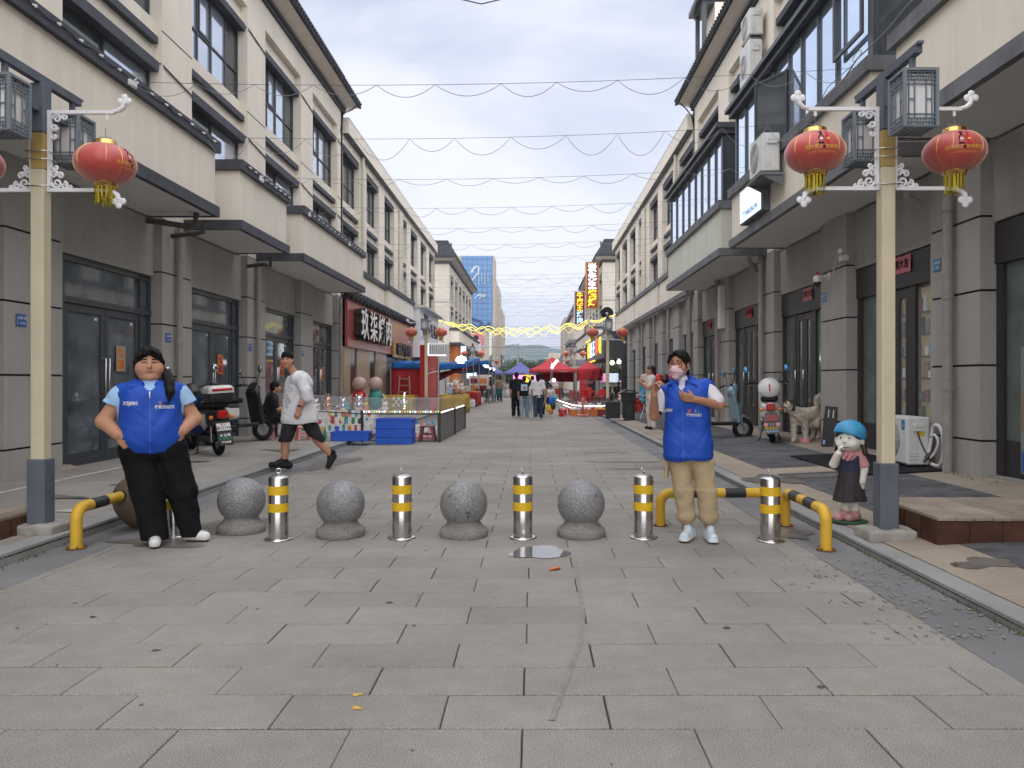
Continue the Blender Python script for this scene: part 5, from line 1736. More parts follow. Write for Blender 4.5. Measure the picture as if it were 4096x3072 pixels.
mb = MB(); mb.cyl((-.06, -.08, .06), (.04, .05, .02), .045, n=12); mb.bbox(-.02, .12, -.02, .1, -.1, .0, .01); mb.build("housing", "white_plastic", t)
t = thing("wall_cabinet", (5.4, 22.4, 2.9), "narrow pale upright cabinet hanging on a grey column on the right", "cabinet")
mb = MB(); mb.bbox(0, .16, 0, .3, 0, 1.25, .02); mb.build("box", "milk", t)
mb = MB(); mb.tube([(.1, .1, 0), (.1, .1, -.5), (.12, .1, -2.6)], .012, 6); mb.build("cable", "pipe_grey", t)
# ================================================================== cables and light strings across the street
def garland(y, period, sag, seed, zl_=5.47, zr_=5.62, xl=-5.45, xr=4.4, yr=None, r=.0042, label="", grp="light cables strung across the street", straight=True):
 rr = random.Random(seed)
 yr = y if yr is None else yr
 t = thing("light_cable", (xl, y, zl_), label, "cable", grp)
 def P(k):
  return Vector((xl + (xr - xl) * k, y + (yr - y) * k, zl_ + (zr_ - zl_) * k - .12 * 4 * k * (1 - k)))
 mb = MB(); mb.tube([P(i / 14) for i in range(15)], r * .8, 4, caps=False); mb.build("steel_wire", "wire", t, world=True)
 if sag:
  mb = MB(); k = 0; pts = []
  Ln = xr - xl
  while k < 1:
   k1 = min(1, k + period * rr.uniform(.85, 1.15) / Ln); s = sag * rr.uniform(.7, 1.3)
   for i in range(9):
    u = i / 9; q = P(k + (k1 - k) * u); q.z -= s * 4 * u * (1 - u); pts.append(q)
   k = k1
  mb.tube(pts, r, 4, caps=False); mb.build("swag", "wire_grey", t, world=True)
 return t
CAB = [(10.6, .80, .16), (13.0, .85, .30), (15.6, .9, .13), (18.2, .85, .17), (20.6, .9, .14), (23.1, .9, .15), (25.6, 1.0, .15), (29.8, 1.2, .3), (31.1, 1.3, .25), (33.7, 1.25, .26), (37.1, 1.3, .28), (38.8, 1.3, .25), (40.2, 0, 0), (42.6, 1.4, .3), (46, 1.4, .28), (48.4, 0, 0)]
for i, (y, p, s) in enumerate(CAB):
 fx = (-5.45, 4.4) if y < 26 else (-6.3, 5.3)
 garland(y, p, s, i, xl=fx[0], xr=fx[1], yr=y - (.1 if y < 12 else .25), label="thin dark cable with sagging light wire, " + ["highest across the sky", "with the deepest loops, second highest", "third highest across the sky", "fourth highest across the sky", "fifth highest across the sky", "sixth highest across the sky", "seventh highest across the sky"][i] if i < 7 else "faint distant cable crossing the sky, " + ["topmost", "second", "third", "fourth", "fifth", "sixth", "seventh", "eighth", "lowest"][i - 7] + " of the thin ones above the yellow strands")
for i, y in enumerate((58, 63, 66, 70, 76, 82, 88, 95, 104, 112)):
 garland(y, 1.8, .35 if i % 3 == 0 else 0, 40 + i, xl=-6.3, xr=5.4, label="faint distant cable over the far street, " + ["first", "second", "third", "fourth", "fifth", "sixth", "seventh", "eighth", "ninth", "tenth"][i] + " below the yellow strands", r=.009)
t = thing("light_cable", (0, 8.2, 9), "thin cable dipping into the top edge of the sky", "cable", "light cables strung across the street")
mb = MB(); mb.tube([(-5.0 + i * .9, 7.6, 5.5 + .02 * (i - 5) ** 2 - .3 + .12 * math.sin(i * 2.2)) for i in range(11)], .006, 4); mb.build("swag", "wire", t, world=True)
# lit yellow strands
for i in range(4):
 rr = random.Random(60 + i)
 t = thing("light_strand", (-6.2, 50.3, 5.3), "wavy glowing yellow light strand hanging across the street, " + ("uppermost with wide waves", "second from the top", "lowest with tight crossing waves", "thinnest and palest")[i], "light strand", "glowing yellow strands across the street")
 pts = []
 n = 150
 per = rr.uniform(.95, 1.25) if i < 3 else .75
 for k in range(n + 1):
  u = k / n
  x = -6.1 + 11.1 * u; y = 50.2 - 3.6 * u
  z = 5.32 + .05 * u - .86 * (4 * u * (1 - u)) ** .85 + (.16 if i else .11) * math.sin(x / per * 2 * PI + i * 1.9 + math.sin(x * .9 + i) * 1.2) * min(1, 6 * u, 6 * (1 - u)) + (.12 - .11 * i) * min(1, 5 * u, 5 * (1 - u))
  pts.append((x, y + .05 * i, z))
 mb = MB(); mb.tube(pts, .021 if i < 3 else .011, 6); mb.build("tube", "lit_yellow_soft", t, world=True)
# bulb strings along the left balcony copings
for i, (y0_, y1_, n_, nm) in enumerate(((8.2, 13.4, 12, "first"), (14.7, 17.4, 9, "second"), (18.6, 25.0, 16, "third"))):
 t = thing("bulb_string", (-5.4, y0_, 5.45), "string of small white bulbs along the %s left balcony edge" % nm, "light string", "bulb strings on the left balconies")
 mb = MB(); mb.tube([(-5.415 + .01 * math.sin(k * 3), y0_ + (y1_ - y0_) * k / 40, 5.47 + .02 * math.sin(k * 1.3)) for k in range(41)], .009, 5); mb.build("cord", "wire", t, world=True)
 for k in range(n_):
  y = y0_ + (y1_ - y0_) * (k + .5) / n_
  mb = MB(); mb.cyl((-5.41, y, 5.47), (-5.385, y, 5.46), .012, n=6); mb.ell((-5.375, y, 5.452), .019, nu=8, nv=6); mb.build("bulb", "milk", t, world=True)
 for k, y in enumerate(((10.6,), (15.6,), (18.9, 23.0))[i]):
  mb = MB(); mb.bbox(-5.42, -5.37, y - .2, y - .02, 5.36, 5.44, .01); mb.tube([(-5.40, y - .1, 5.44), (-5.36, y - .06, 5.5), (-5.42, y, 5.47)], .006, 5); mb.build("driver_box", "milk", t, world=True)
# loose cables on the right coping
t = thing("cable_bundle", (4.4, 10.4, 5.6), "tangle of thin cables along the right balcony edge", "cable")
mb = MB()
mb.tube([(4.34, 8.9, 5.75), (4.36, 9.6, 5.7), (4.3, 10.3, 5.66), (4.34, 10.9, 5.58), (4.33, 12, 5.57), (4.33, 14.4, 5.6), (4.33, 17.3, 5.6)], .01, 5)
mb.tube([(4.30, 10.3 + .14 * math.cos(a), 5.70 + .05 * math.sin(a)) for a in [i * .5 for i in range(30)]], .005, 4)
mb.tube([(4.32, 10.5, 5.66), (4.33, 11.4, 5.2 + .5), (4.34, 12.2, 5.45), (4.34, 13.3, 5.5)], .006, 5)
mb.build("cable", "wire_grey", t, world=True)
# ================================================================== people, dog, statue
defm("skin", (0.50, 0.262, 0.165), 0.55, var=0.06, vs=14)
defm("skin_b", (0.43, 0.215, 0.135), 0.55, var=0.06, vs=14)
defm("lip", (0.34, 0.11, 0.09), 0.5)
defm("eye_dark", (0.012, 0.009, 0.008), 0.3)
defm("hair", (0.008, 0.007, 0.0075), 0.55, var=0.4, vs=60, bump=0.5, bs=90)
defm("hair_brown", (0.03, 0.014, 0.014), 0.45, var=0.3, vs=60)
defm("vest_blue", (0.008, 0.068, 0.43), 0.62, wvar=0.07, ws=9, bump=0.25, bs=22, spec=.4)
defm("zip_blue", (0.03, 0.12, 0.50), 0.5)
defm("shirt_pale", (0.35, 0.53, 0.78), 0.85, wvar=0.05, ws=9)
defm("tee_white", (0.66, 0.655, 0.68), 0.9, wvar=0.05, ws=7, bump=0.2, bs=14)
defm("trouser_black", (0.0075, 0.008, 0.010), 0.8, wvar=0.3, ws=5, bump=0.3, bs=12)
defm("khaki", (0.43, 0.335, 0.205), 0.85, wvar=0.09, ws=7, bump=0.35, bs=16)
defm("shorts", (0.030, 0.026, 0.031), 0.85, wvar=0.2, ws=6)
defm("shoe_white", (0.68, 0.68, 0.67), 0.5)
defm("shoe_pale", (0.56, 0.66, 0.72), 0.6, var=0.15, vs=30)
defm("shoe_black", (0.018, 0.018, 0.020), 0.6)
defm("mask_pink", (0.66, 0.47, 0.50), 0.8, wvar=0.04, ws=30)
defm("jeans", (0.035, 0.055, 0.095), 0.85, wvar=0.15, ws=5)
defm("jeans_pale", (0.24, 0.30, 0.37), 0.85, wvar=0.25, ws=4)
defm("linen", (0.60, 0.56, 0.50), 0.9, wvar=0.06, ws=4)
defm("tan", (0.26, 0.19, 0.13), 0.9)
def hframe(c, yaw, pitch=0.0, roll=0.0):
 # head frame: (right, forward, up) -> world, forward is -y when yaw=0 (yaw>0 turns to image left)
 m = Matrix.Rotation(-yaw, 3, 'Z') @ Matrix.Rotation(pitch, 3, 'X') @ Matrix.Rotation(roll, 3, 'Y')
 c = Vector(c)
 def f(r, fw, u):
  return tuple(c + m @ Vector((r, -fw, u)))
 rot = [list(r_) for r_ in m.transposed()]
 return f, rot
def head(F, c, yaw=0, pitch=0, s=1.0, w=1.0, chub=0.0):
 f, R3 = hframe(c, yaw, pitch)
 F.ell(f(0, -.012 * s, .025 * s), (.076 * s * w, .095 * s, .100 * s), .01, rot=R3)
 F.ell(f(0, .020 * s, -.045 * s), ((.060 + .03 * chub) * s * w, .066 * s, .068 * s), .03, rot=R3)
 for e in (-1, 1):
  F.ell(f(e * (.036 + .012 * chub) * s * w, .052 * s, -.022 * s), ((.03 + .012 * chub) * s, .03 * s, (.03 + .01 * chub) * s), .03, rot=R3)
  F.ell(f(e * .078 * s * w, -.012 * s, -.008 * s), (.011 * s, .020 * s, .032 * s), .008, rot=R3)
  F.ell(f(e * .033 * s * w, .094 * s, .012 * s), (.019 * s, .011 * s, .009 * s), .012, op='sub', rot=R3)
 F.cap(f(0, .082 * s, .014 * s), f(0, .103 * s, -.020 * s), .008 * s, .0135 * s, .014)
 F.ell(f(0, .100 * s, -.024 * s), (.018 * s, .010 * s, .009 * s), .008, rot=R3)
 F.ell(f(0, .084 * s, -.056 * s), (.024 * s, .010 * s, .010 * s), .010, rot=R3)
 F.ell(f(0, .066 * s, -.098 * s), (.026 * s, .020 * s, .018 * s), .025, rot=R3)
 Mi = np.array(R3)
 cc = np.array(c)
 def reg(x, y, z):
  p = np.stack([x, y, z], 1) - cc
  q = p @ Mi.T
  r, fw, u = q[:, 0] / s, -q[:, 1] / s, q[:, 2] / s
  m = np.zeros(len(x), int)
  ax = np.abs(r) / w
  m[(np.abs(ax - .033) < .0165) & (np.abs(u - .0105) < .0052) & (fw > .05)] = 2
  m[(np.abs(ax - .034) < .020) & (np.abs(u - .034 + (ax - .034) * .12) < .0042) & (fw > .05)] = 3
  m[(ax < .022) & (np.abs(u + .056) < .0065) & (fw > .07)] = 1
  return m
 return f, R3, reg
SKIN = lambda s="skin": [s, "lip", "eye_dark", "hair"]
def hand(F, w, d, n, curl=.5, side=1, s=1.0, spread=0.0):
 w, d, n = Vector(w), Vector(d).normalized(), Vector(n)
 n = (n - d * n.dot(d)).normalized()
 u = d.cross(n) * side
 L_ = (.95, 1.06, 1.0, .80)
 for i in range(4):
  o = (.030 - .020 * i) * s
  kn = w + d * (.088 - .006 * abs(i - 1.2)) * s + u * o
  F.cap(w + d * .012 * s + u * o * .6, kn, .0155 * s, .0125 * s, .008)
  p = kn; dd = (d + u * spread * (1.5 - i) * .2).normalized()
  a = 0
  for j, l in enumerate((.040, .026, .020)):
   a += curl * (1.0, .95, .6)[j]
   e = dd * math.cos(a) + n * math.sin(a)
   q = p + e * l * L_[i] * s
   F.cap(p, q, (.0098, .0088, .0078)[j] * s, (.0088, .0078, .0068)[j] * s, .003)
   p = q
 b = w + d * .022 * s + u * .028 * s
 k1 = b + (u * .62 + d * .7 + n * .25).normalized() * .036 * s
 k2 = k1 + (u * .15 + d * .75 + n * (.3 + .5 * curl)).normalized() * .030 * s
 F.cap(b, k1, .0135 * s, .011 * s, .008); F.cap(k1, k2, .010 * s, .008 * s, .003)
def wrinkle(amp, *ks):
 f1 = folds(amp * 2.4, 3.0, 11.0, .55 if len(ks) % 2 else -.5, ks[0][0] * .37)
 f2 = folds(amp * 1.3, 6.0, 17.0, -.9, ks[0][0] * .91 + 4)
 return lambda X, Y, Z: f1(X, Y, Z) + f2(X, Y, Z)
def clip_hem(F, fn, keep_above=True):
 X = F.ax[0][:, None, None]; Y = F.ax[1][None, :, None]; Z = F.ax[2][None, None, :]
 h = fn(X, Y)
 F.D = np.maximum(F.D, ((h - Z) if keep_above else (Z - h)).astype(np.float32))
def print_on(target, mb_v, faces, y_from, name, mats, midx, parent, off=.003):
 # lay flat print onto the cloth by dropping it back along +y
 me = target.data
 bv = BVHTree.FromPolygons([v.co for v in me.vertices], [list(p.vertices) for p in me.polygons])
 out = []; last = None
 for p in mb_v:
  h = bv.ray_cast(Vector((p[0], y_from, p[2])), Vector((0, 1, 0)))
  yy = h[0].y if h[0] is not None else (last if last is not None else 0)
  last = yy
  out.append((p[0], yy - off, p[2]))
 mb = MB(); mb.v = out; mb.f = faces; mb.m = midx; mb.sm = [False] * len(faces)
 return mb.build(name, mats, parent)
def flat_print(items):
 # items: (text, size, x, z, mat, bold) or ('poly', pts, mat)
 v, f, m = [], [], []
 for it in items:
  o = len(v)
  if it[0] == 'poly':
   v += [(p[0], 0, p[1]) for p in it[1]]; f.append(list(range(o, o + len(it[1])))); m.append(it[2])
  else:
   tv, tf = letter(it[0], it[1], 0, it[5])
   v += [(p[0] + it[2], 0, p[2] + it[3]) for p in tv]
   for q in tf:
    f.append([i + o for i in q]); m.append(it[4])
 return v, f, m
# ------------------------------------------------------------ woman in blue vest, hands in pockets (left)
def woman_left():
 t = thing("person", (-3.25, 6.62, 0.003), "woman in blue vest over pale blue shirt and black trousers, hands in her vest pockets", "person", None, .44)
 F = SDF((-.46, -.34, -.01), (.52, .28, 1.70), .0062)
 hc = (-.008, -.02, 1.535)
 f, R3, reg = head(F, hc, -.02, 0, 1.12, 1.12, 1.0)
 F.ell((-.005, -.03, 1.425), (.085, .075, .04), .03)
 F.cap((-.005, .015, 1.30), (-.005, .0, 1.44), .075, .07, .03)
 F.rbox((.0, .02, 1.1), (.20, .13, .27), .12, .05).cap((-.17, .01, 1.29), (.17, .01, 1.30), .055, .055, .05)
 F.chain([(-.225, .0, 1.265), (-.350, .02, 1.055), (-.242, -.12, .955)], [.058, .064, .047], .02)
 F.chain([(.225, .0, 1.275), (.340, .02, 1.065), (.249, -.12, .975)], [.058, .062, .046], .02)
 hand(F, (-.236, -.128, .952), (.42, -.22, -.72), (.5, .6, 0), .25, -1, 1.0)
 hand(F, (.243, -.128, .972), (-.42, -.22, -.72), (-.5, .6, 0), .25, 1, 1.0)
 F.ell((.02, .01, .86), (.22, .15, .17), .05)
 F.chain([(-.08, .0, .82), (-.02, .0, .45), (.035, .0, .09)], [.13, .10, .06], .03)
 F.chain([(.14, .0, .82), (.24, .0, .44), (.31, .02, .09)], [.13, .10, .06], .03)
 F.cap((.037, .0, .06), (.035, -.12, .045), .045, .04, .02).cap((.30, .02, .06), (.40, -.02, .045), .045, .04, .02)
 F.mesh("body", SKIN(), t, reg)
 # shirt
 F = SDF((-.46, -.32, .76), (.46, .26, 1.46), .0075)
 F.rbox((.01, -.0, 1.08), (.232, .185, .29), .14, .02)
 F.cap((-.225, .0, 1.275), (-.312, .005, 1.14), .088, .090, .04).cap((.22, .0, 1.285), (.305, .005, 1.145), .087, .088, .04)
 F.cap((-.312, .005, 1.14), (-.332, .008, 1.085), .090, .093, .01).cap((.305, .005, 1.145), (.325, .008, 1.09), .088, .091, .01)
 F.cut((-.312, .0, 1.098), (-.38, .02, -.9)) if False else None
 F.cap((-.005, .0, 1.34), (-.005, -.01, 1.395), .088, .082, .03)
 F.ripple(wrinkle(.0028, (30, 10, 22, 0), (18, 26, -30, 1)))
 clip_hem(F, lambda X, Y: .815 + .9 * X * X + np.where(np.abs(X) > .255, .30 - .10 * (np.abs(X) - .3), 0))
 F.mesh("shirt", "shirt_pale", t)
 # vest
 F = SDF((-.32, -.34, .70), (.36, .26, 1.50), .0065)
 F.rbox((.008, -.012, 1.08), (.242, .185, .32), .15, .02)
 F.ell((.012, -.085, .985), (.215, .135, .20), .08)
 for e in (-1, 1):
  F.ell((e * .095 - .002, -.10, 1.185), (.10, .085, .085), .07)
 F.cap((-.218, .0, 1.300), (.218, .0, 1.310), .074, .074, .05)
 F.ell((-.005, -.10, 1.385), (.048, .12, .085), .008, op='sub')
 for e in (-1, 1):
  F.chain([(e * .030 - .005, -.145, 1.315), (e * .085 - .005, -.115, 1.335), (e * .112 - .005, -.03, 1.375), (e * .06 - .005, .07, 1.40), (-.005, .08, 1.405)], [.012, .027, .032, .030, .028], .012)
  F.rbox((e * .085 - .005, -.128, 1.345), (.062, .011, .036), .010, .008, rot=rows(rx=.55, ry=e * .38, rz=-e * .35))
  F.cap((e * .325, -.02, 1.06), (e * .335, .0, 1.24), .055, .05, .02, op='sub')
 for e in (-1, 1):   # pocket welts
  F.cap((e * .165 + .01, -.185, 1.02), (e * .215 + .012, -.165, .915), .010, .010, .012)
 F.cap((-.002, -.235, .80), (-.002, -.165, 1.31), .004, .004, .010)
 F.ripple(wrinkle(.0030, (16, 8, 34, 0), (-22, 6, 26, 2), (9, 5, -48, 4)))
 F.ripple(lambda X, Y, Z: -.004 * np.exp(-((Z - .80) / .012) ** 2) * (Y < 0))
 clip_hem(F, lambda X, Y: .772 + 1.75 * (X - .015) ** 2)
 vest = F.mesh("vest", "vest_blue", t)
 v, fa, m = flat_print([("XSJ001", .040, -.145, 1.208, 0, .0012), ("XSJ", .036, .118, 1.205, 1, .001), ("宿松世纪网", .030, .108, 1.175, 0, .0008),
       ('poly', [(.060, 1.222), (.074, 1.222), (.092, 1.196), (.078, 1.196)], 2), ('poly', [(.090, 1.222), (.080, 1.222), (.060, 1.196), (.070, 1.196)], 3)])
 print_on(vest, v, fa, -.6, "print", ["milk", "ink", "red_plastic", "green"], m, vest)
 zs = [.79 + .52 * i / 26 for i in range(27)]
 print_on(vest, [(x, 0, z) for z in zs for x in (-.006, .002)], [[2 * i, 2 * i + 1, 2 * i + 3, 2 * i + 2] for i in range(26)], -.6, 'zip', ['zip_blue'], [0] * 26, vest, .002)
 mb = MB(); mb.bbox(-.010, .004, -.238, -.215, 1.275, 1.305, .004); mb.bbox(-.008, .002, -.236, -.22, 1.25, 1.28, .003); zp = mb.build("zip_pull", "steel_bright", vest)
 bvh = BVHTree.FromPolygons([q.co for q in vest.data.vertices], [list(p.vertices) for p in vest.data.polygons])
 h = bvh.ray_cast(Vector((-.003, -.6, 1.278)), Vector((0, 1, 0)))
 if h[0] is not None:
  zp.location.y = h[0].y + .226
 # trousers
 F = SDF((-.30, -.26, .01), (.46, .24, .98), .0075)
 F.rbox((.02, .0, .84), (.255, .175, .13), .12, .02)
 F.chain([(-.095, .0, .80), (-.02, -.005, .46), (.036, -.01, .05)], [.155, .132, .112], .03, fl=(1, .95, 1))
 F.chain([(.145, .0, .80), (.245, -.005, .44), (.315, .01, .05)], [.15, .122, .092], .03, fl=(1, .95, 1))
 F.ripple(wrinkle(.004, (22, 9, 8, 0), (30, 14, -16, 2)))
 clip_hem(F, lambda X, Y: .045 + .02 * (Y > 0) + X * 0)
 F.mesh("trousers", "trouser_black", t)
 for p0, p1, nm in (((.038, .02, .055), (.034, -.165, .04), 0), ((.30, .025, .055), (.425, -.045, .04), 1)):
  F = SDF((min(p0[0], p1[0]) - .08, min(p0[1], p1[1]) - .08, -.005), (max(p0[0], p1[0]) + .08, max(p0[1], p1[1]) + .08, .14), .0055)
  F.cap(p0, p1, .052, .046, .01).cap(p0, (p0[0], p0[1], .10), .05, .045, .02)
  F.cut((0, 0, .002), (0, 0, -1))
  F.mesh("shoe", ["shoe_white", "shoe_black"], t, lambda x, y, z: (z < .016).astype(int))
 # hair
 f, R3 = hframe(hc, -.02)
 F = SDF((-.22, -.30, 1.14), (.26, .20, 1.72), .006)
 F.ell(f(0, -.022, .045), (.106, .118, .112), .01, rot=R3)
 F.ell(f(0, .128, -.028), (.090, .09, .104), .01, op='sub', rot=R3)
 for e in (-1, 1):
  F.chain([f(e * .02, .108, .115), f(e * .075, .090, .075), f(e * .104, .045, .015), f(e * .108, .02, -.06)], [.016, .018, .017, .010], .02)
 F.chain([f(-.01, .108, .105), f(-.05, .112, .075)], [.012, .008], .015)
 F.chain([f(.095, -.02, -.04), f(.135, .03, -.105), f(.150, .135, -.16), f(.152, .180, -.235), f(.145, .192, -.30)], [.036, .040, .040, .036, .016], .02)
 F.cap(f(-.085, -.05, -.02), f(-.075, -.055, -.13), .04, .02, .03)
 F.ripple(lambda X, Y, Z: .0025 * np.sin(120 * X + 25 * Z) + .0015 * np.sin(90 * Y + 60 * X))
 F.mesh("hair", "hair", t)
 return t
woman_left()
# ------------------------------------------------------------ girl with mask and glasses (right)
def girl_right():
 t = thing("person", (1.345, 6.86, 0.003), "girl in blue vest with pink face mask and glasses, khaki trousers, hands raised", "person", None, -.19)
 F = SDF((-.36, -.34, -.01), (.42, .24, 1.68), .0062)
 hc = (-.050, -.03, 1.535)
 f, R3, reg = head(F, hc, .40, .04, 1.0, 1.03, .4)
 F.cap((-.02, .02, 1.34), (-.04, .0, 1.46), .052, .05, .03)
 F.rbox((.01, .02, 1.08), (.15, .1, .27), .09, .05).cap((-.17, .01, 1.29), (.17, .01, 1.33), .05, .05, .04)
 F.chain([(-.19, .0, 1.275), (-.265, -.02, 1.085), (-.262, -.15, 1.275)], [.05, .044, .029], .02)
 F.chain([(.185, .0, 1.325), (.292, -.05, 1.185), (.085, -.205, 1.235)], [.05, .043, .030], .02)
 hand(F, (-.262, -.155, 1.285), (.12, -.10, .95), (.75, -.55, 0), .95, 1, 1.0)
 hand(F, (.080, -.208, 1.236), (-.93, -.10, .22), (.1, .9, .35), .62, -1, 1.0, .3)
 F.ell((.03, .01, .76), (.16, .115, .14), .05)
 F.chain([(-.05, .0, .75), (-.0, -.02, .43), (.018, .02, .09)], [.09, .065, .038], .03)
 F.chain([(.12, .0, .75), (.18, -.02, .43), (.212, .02, .09)], [.09, .065, .038], .03)
 F.cap((.03, .02, .06), (-.0, -.11, .045), .04, .035, .02).cap((.212, .02, .06), (.232, -.11, .045), .04, .035, .02)
 F.mesh("body", SKIN("skin_b"), t, reg)
 # white tee
 F = SDF((-.34, -.24, .66), (.38, .24, 1.46), .0075)
 F.rbox((.015, .01, 1.06), (.17, .12, .30), .1, .02)
 F.cap((-.185, .0, 1.28), (-.238, -.012, 1.145), .064, .064, .04).cap((.185, .0, 1.33), (.268, -.035, 1.225), .070, .070, .04)
 F.cap((-.025, .0, 1.34), (-.032, -.01, 1.405), .066, .060, .03)
 F.ripple(wrinkle(.0025, (30, 10, 25, 0), (20, 26, -30, 1)))
 F.mesh("shirt", ["tee_white", "trouser_black"], t, lambda x, y, z: (((x < -.2) & (z < 1.125 + .2 * (x + .24))) | ((x > .225) & (z + .75 * (x - .268) < 1.225 - .035))).astype(int))
 # vest
 F = SDF((-.28, -.28, .62), (.32, .24, 1.50), .0065)
 F.rbox((.022, -.005, 1.02), (.200, .145, .38), .12, .02)
 F.rbox((.03, -.0, .80), (.208, .155, .16), .12, .06)
 for e in (-1, 1):
  F.ell((e * .075 + .005, -.075, 1.20), (.085, .075, .085), .07)
 F.cap((-.165, .0, 1.300), (.185, .0, 1.345), .060, .062, .05)
 F.cap((.17, .0, 1.35), (.225, -.01, 1.335), .05, .035, .04)
 F.ell((-.03, -.10, 1.39), (.042, .12, .075), .008, op='sub')
 for e in (-1, 1):
  F.chain([(e * .028 - .03, -.118, 1.325), (e * .075 - .025, -.09, 1.36), (e * .085 - .022, -.01, 1.40), (e * .05 - .02, .06, 1.42), (-.02, .07, 1.425)], [.012, .026, .030, .027, .026], .012)
  F.rbox((e * .080 - .025, -.108, 1.358), (.060, .011, .036), .010, .008, rot=rows(rx=.55, ry=e * .38, rz=-e * .35))
  F.cap((e * .235 + .015, -.03, 1.0), (e * .245 + .015, .0, 1.22), .045, .045, .02, op='sub')
 F.cap((-.012, -.165, .70), (-.022, -.135, 1.32), .004, .004, .010)
 F.ripple(wrinkle(.0034, (20, 8, 14, 0), (-26, 6, 18, 2), (9, 5, -40, 4)))
 F.ripple(lambda X, Y, Z: -.0045 * np.exp(-((Z - .735) / .012) ** 2))
 clip_hem(F, lambda X, Y: .698 + .055 * X + .006 * np.sin(30 * X))
 vest = F.mesh("vest", "vest_blue", t)
 v, fa, m = flat_print([("XSJ001", .036, -.155, 1.138, 0, .0012), ("S", .032, .090, 1.132, 1, .001), ("J", .032, .115, 1.128, 2, .001), ("宿松世纪网", .026, .075, 1.098, 0, .0008),
       ('poly', [(.020, 1.150), (.034, 1.150), (.058, 1.120), (.044, 1.120)], 3), ('poly', [(.054, 1.150), (.044, 1.150), (.022, 1.120), (.032, 1.120)], 4)])
 print_on(vest, v, fa, -.6, "print", ["milk", "yellow", "cyan", "red_plastic", "pink_plastic"], m, vest)
 zs = [.71 + .60 * i / 30 for i in range(31)]
 print_on(vest, [(x - .012 - .016 * (z - .7), 0, z) for z in zs for x in (-.004, .003)], [[2 * i, 2 * i + 1, 2 * i + 3, 2 * i + 2] for i in range(30)], -.6, 'zip', ['zip_blue'], [0] * 30, vest, .002)
 # khaki trousers
 F = SDF((-.25, -.22, .10), (.36, .22, .90), .0075)
 F.rbox((.035, .0, .76), (.18, .13, .11), .1, .02)
 F.chain([(-.055, .0, .74), (-.005, -.025, .42), (.012, -.01, .21), (.018, .015, .15)], [.112, .086, .082, .052], .02)
 F.chain([(.128, .0, .72), (.186, -.025, .42), (.207, -.01, .21), (.212, .015, .15)], [.110, .090, .086, .052], .006)
 for e, x0 in ((-1, -.16), (1, .235)):
  F.rbox((x0, -.01, .615), (.022, .06, .085), .012, .012); F.rbox((x0 + e * .004, -.01, .685), (.024, .066, .02), .008, .008)
 F.ripple(wrinkle(.0036, (16, 9, 30, 0), (26, 14, -34, 2), (8, 4, 60, 1)))
 F.ripple(lambda X, Y, Z: -.004 * np.exp(-((Z - .44) / .010) ** 2) * (Y < 0))
 clip_hem(F, lambda X, Y: .135 + X * 0)
 F.mesh("trousers", "khaki", t)
 for p0, p1 in (((.048, .055, .05), (-.005, -.135, .042)), ((.208, .05, .05), (.238, -.145, .042))):
  F = SDF((min(p0[0], p1[0]) - .08, min(p0[1], p1[1]) - .08, -.005), (max(p0[0], p1[0]) + .08, max(p0[1], p1[1]) + .08, .16), .0055)
  F.cap(p0, p1, .046, .042, .01).cap(p0, (p0[0] * .6 + p1[0] * .4, p0[1] * .6 + p1[1] * .4, .105), .042, .035, .03)
  F.cap((p0[0], p0[1], .03), (p1[0], p1[1], .02), .052, .048, .008, fl=(1, 1, .62))
  F.cut((0, 0, .002), (0, 0, -1))
  sh = F.mesh("shoe", ["shoe_pale", "shoe_white", "shoe_black"], t, lambda x, y, z: np.where(z < .012, 2, np.where(z < .034, 1, 0)))
  mb = MB()
  for k in range(4):
   u = .35 + .12 * k
   c = (p0[0] * (1 - u) + p1[0] * u, p0[1] * (1 - u) + p1[1] * u, .112 - .012 * k - .035 * u)
   mb.tube([(c[0] - .025, c[1], c[2] - .012), (c[0], c[1] - .004, c[2]), (c[0] + .025, c[1], c[2] - .012)], .003, 5)
  mb.build("laces", "shoe_white", sh)
 # mask, glasses, hair
 f, R3 = hframe(hc, .40, .04)
 F = SDF((-.19, -.19, 1.38), (.09, .12, 1.60), .0045)
 F.ell(f(0, .030, -.052), (.071, .088, .062), .01, rot=R3); F.cap(f(0, .092, -.012), f(0, .108, -.04), .010, .014, .04)
 F.cap(f(0, .08, -.10), f(0, .05, -.108), .03, .03, .02)
 F.ripple(lambda X, Y, Z: .0014 * np.sin(230 * Z + 20 * X))
 X = F.ax[0][:, None, None]; Y = F.ax[1][None, :, None]; Z = F.ax[2][None, None, :]
 R_ = np.array(R3)
 qy = R_[1][0] * (X - hc[0]) + R_[1][1] * (Y - hc[1]) + R_[1][2] * (Z - hc[2])
 qz = R_[2][0] * (X - hc[0]) + R_[2][1] * (Y - hc[1]) + R_[2][2] * (Z - hc[2])
 F.D = np.maximum(F.D, np.maximum(qy + .02, qz + .004 - .0 * qy).astype(np.float32))
 mk = F.mesh("face_mask", "mask_pink", t)
 mb = MB()
 for e in (-1, 1):
  mb.tube([f(e * .055, .075, -.03), f(e * .082, .02, -.012), f(e * .088, -.015, .0)], .0018, 5); mb.tube([f(e * .05, .07, -.08), f(e * .08, .02, -.05), f(e * .088, -.015, -.03)], .0018, 5)
 mb.build("ear_loop", "milk", mk)
 mb = MB()
 for e in (-1, 1):
  mb.tube([f(e * .035 + .029 * math.cos(a), .106 - .02 * abs(.035 * e + .029 * math.cos(a)) / .06, .006 + .026 * math.sin(a)) for a in [2 * PI * i / 20 for i in range(20)]], .0028, 5, closed=True)
  mb.tube([f(e * .064, .092, .012), f(e * .084, .04, .012), f(e * .088, -.02, .005)], .0016, 5)
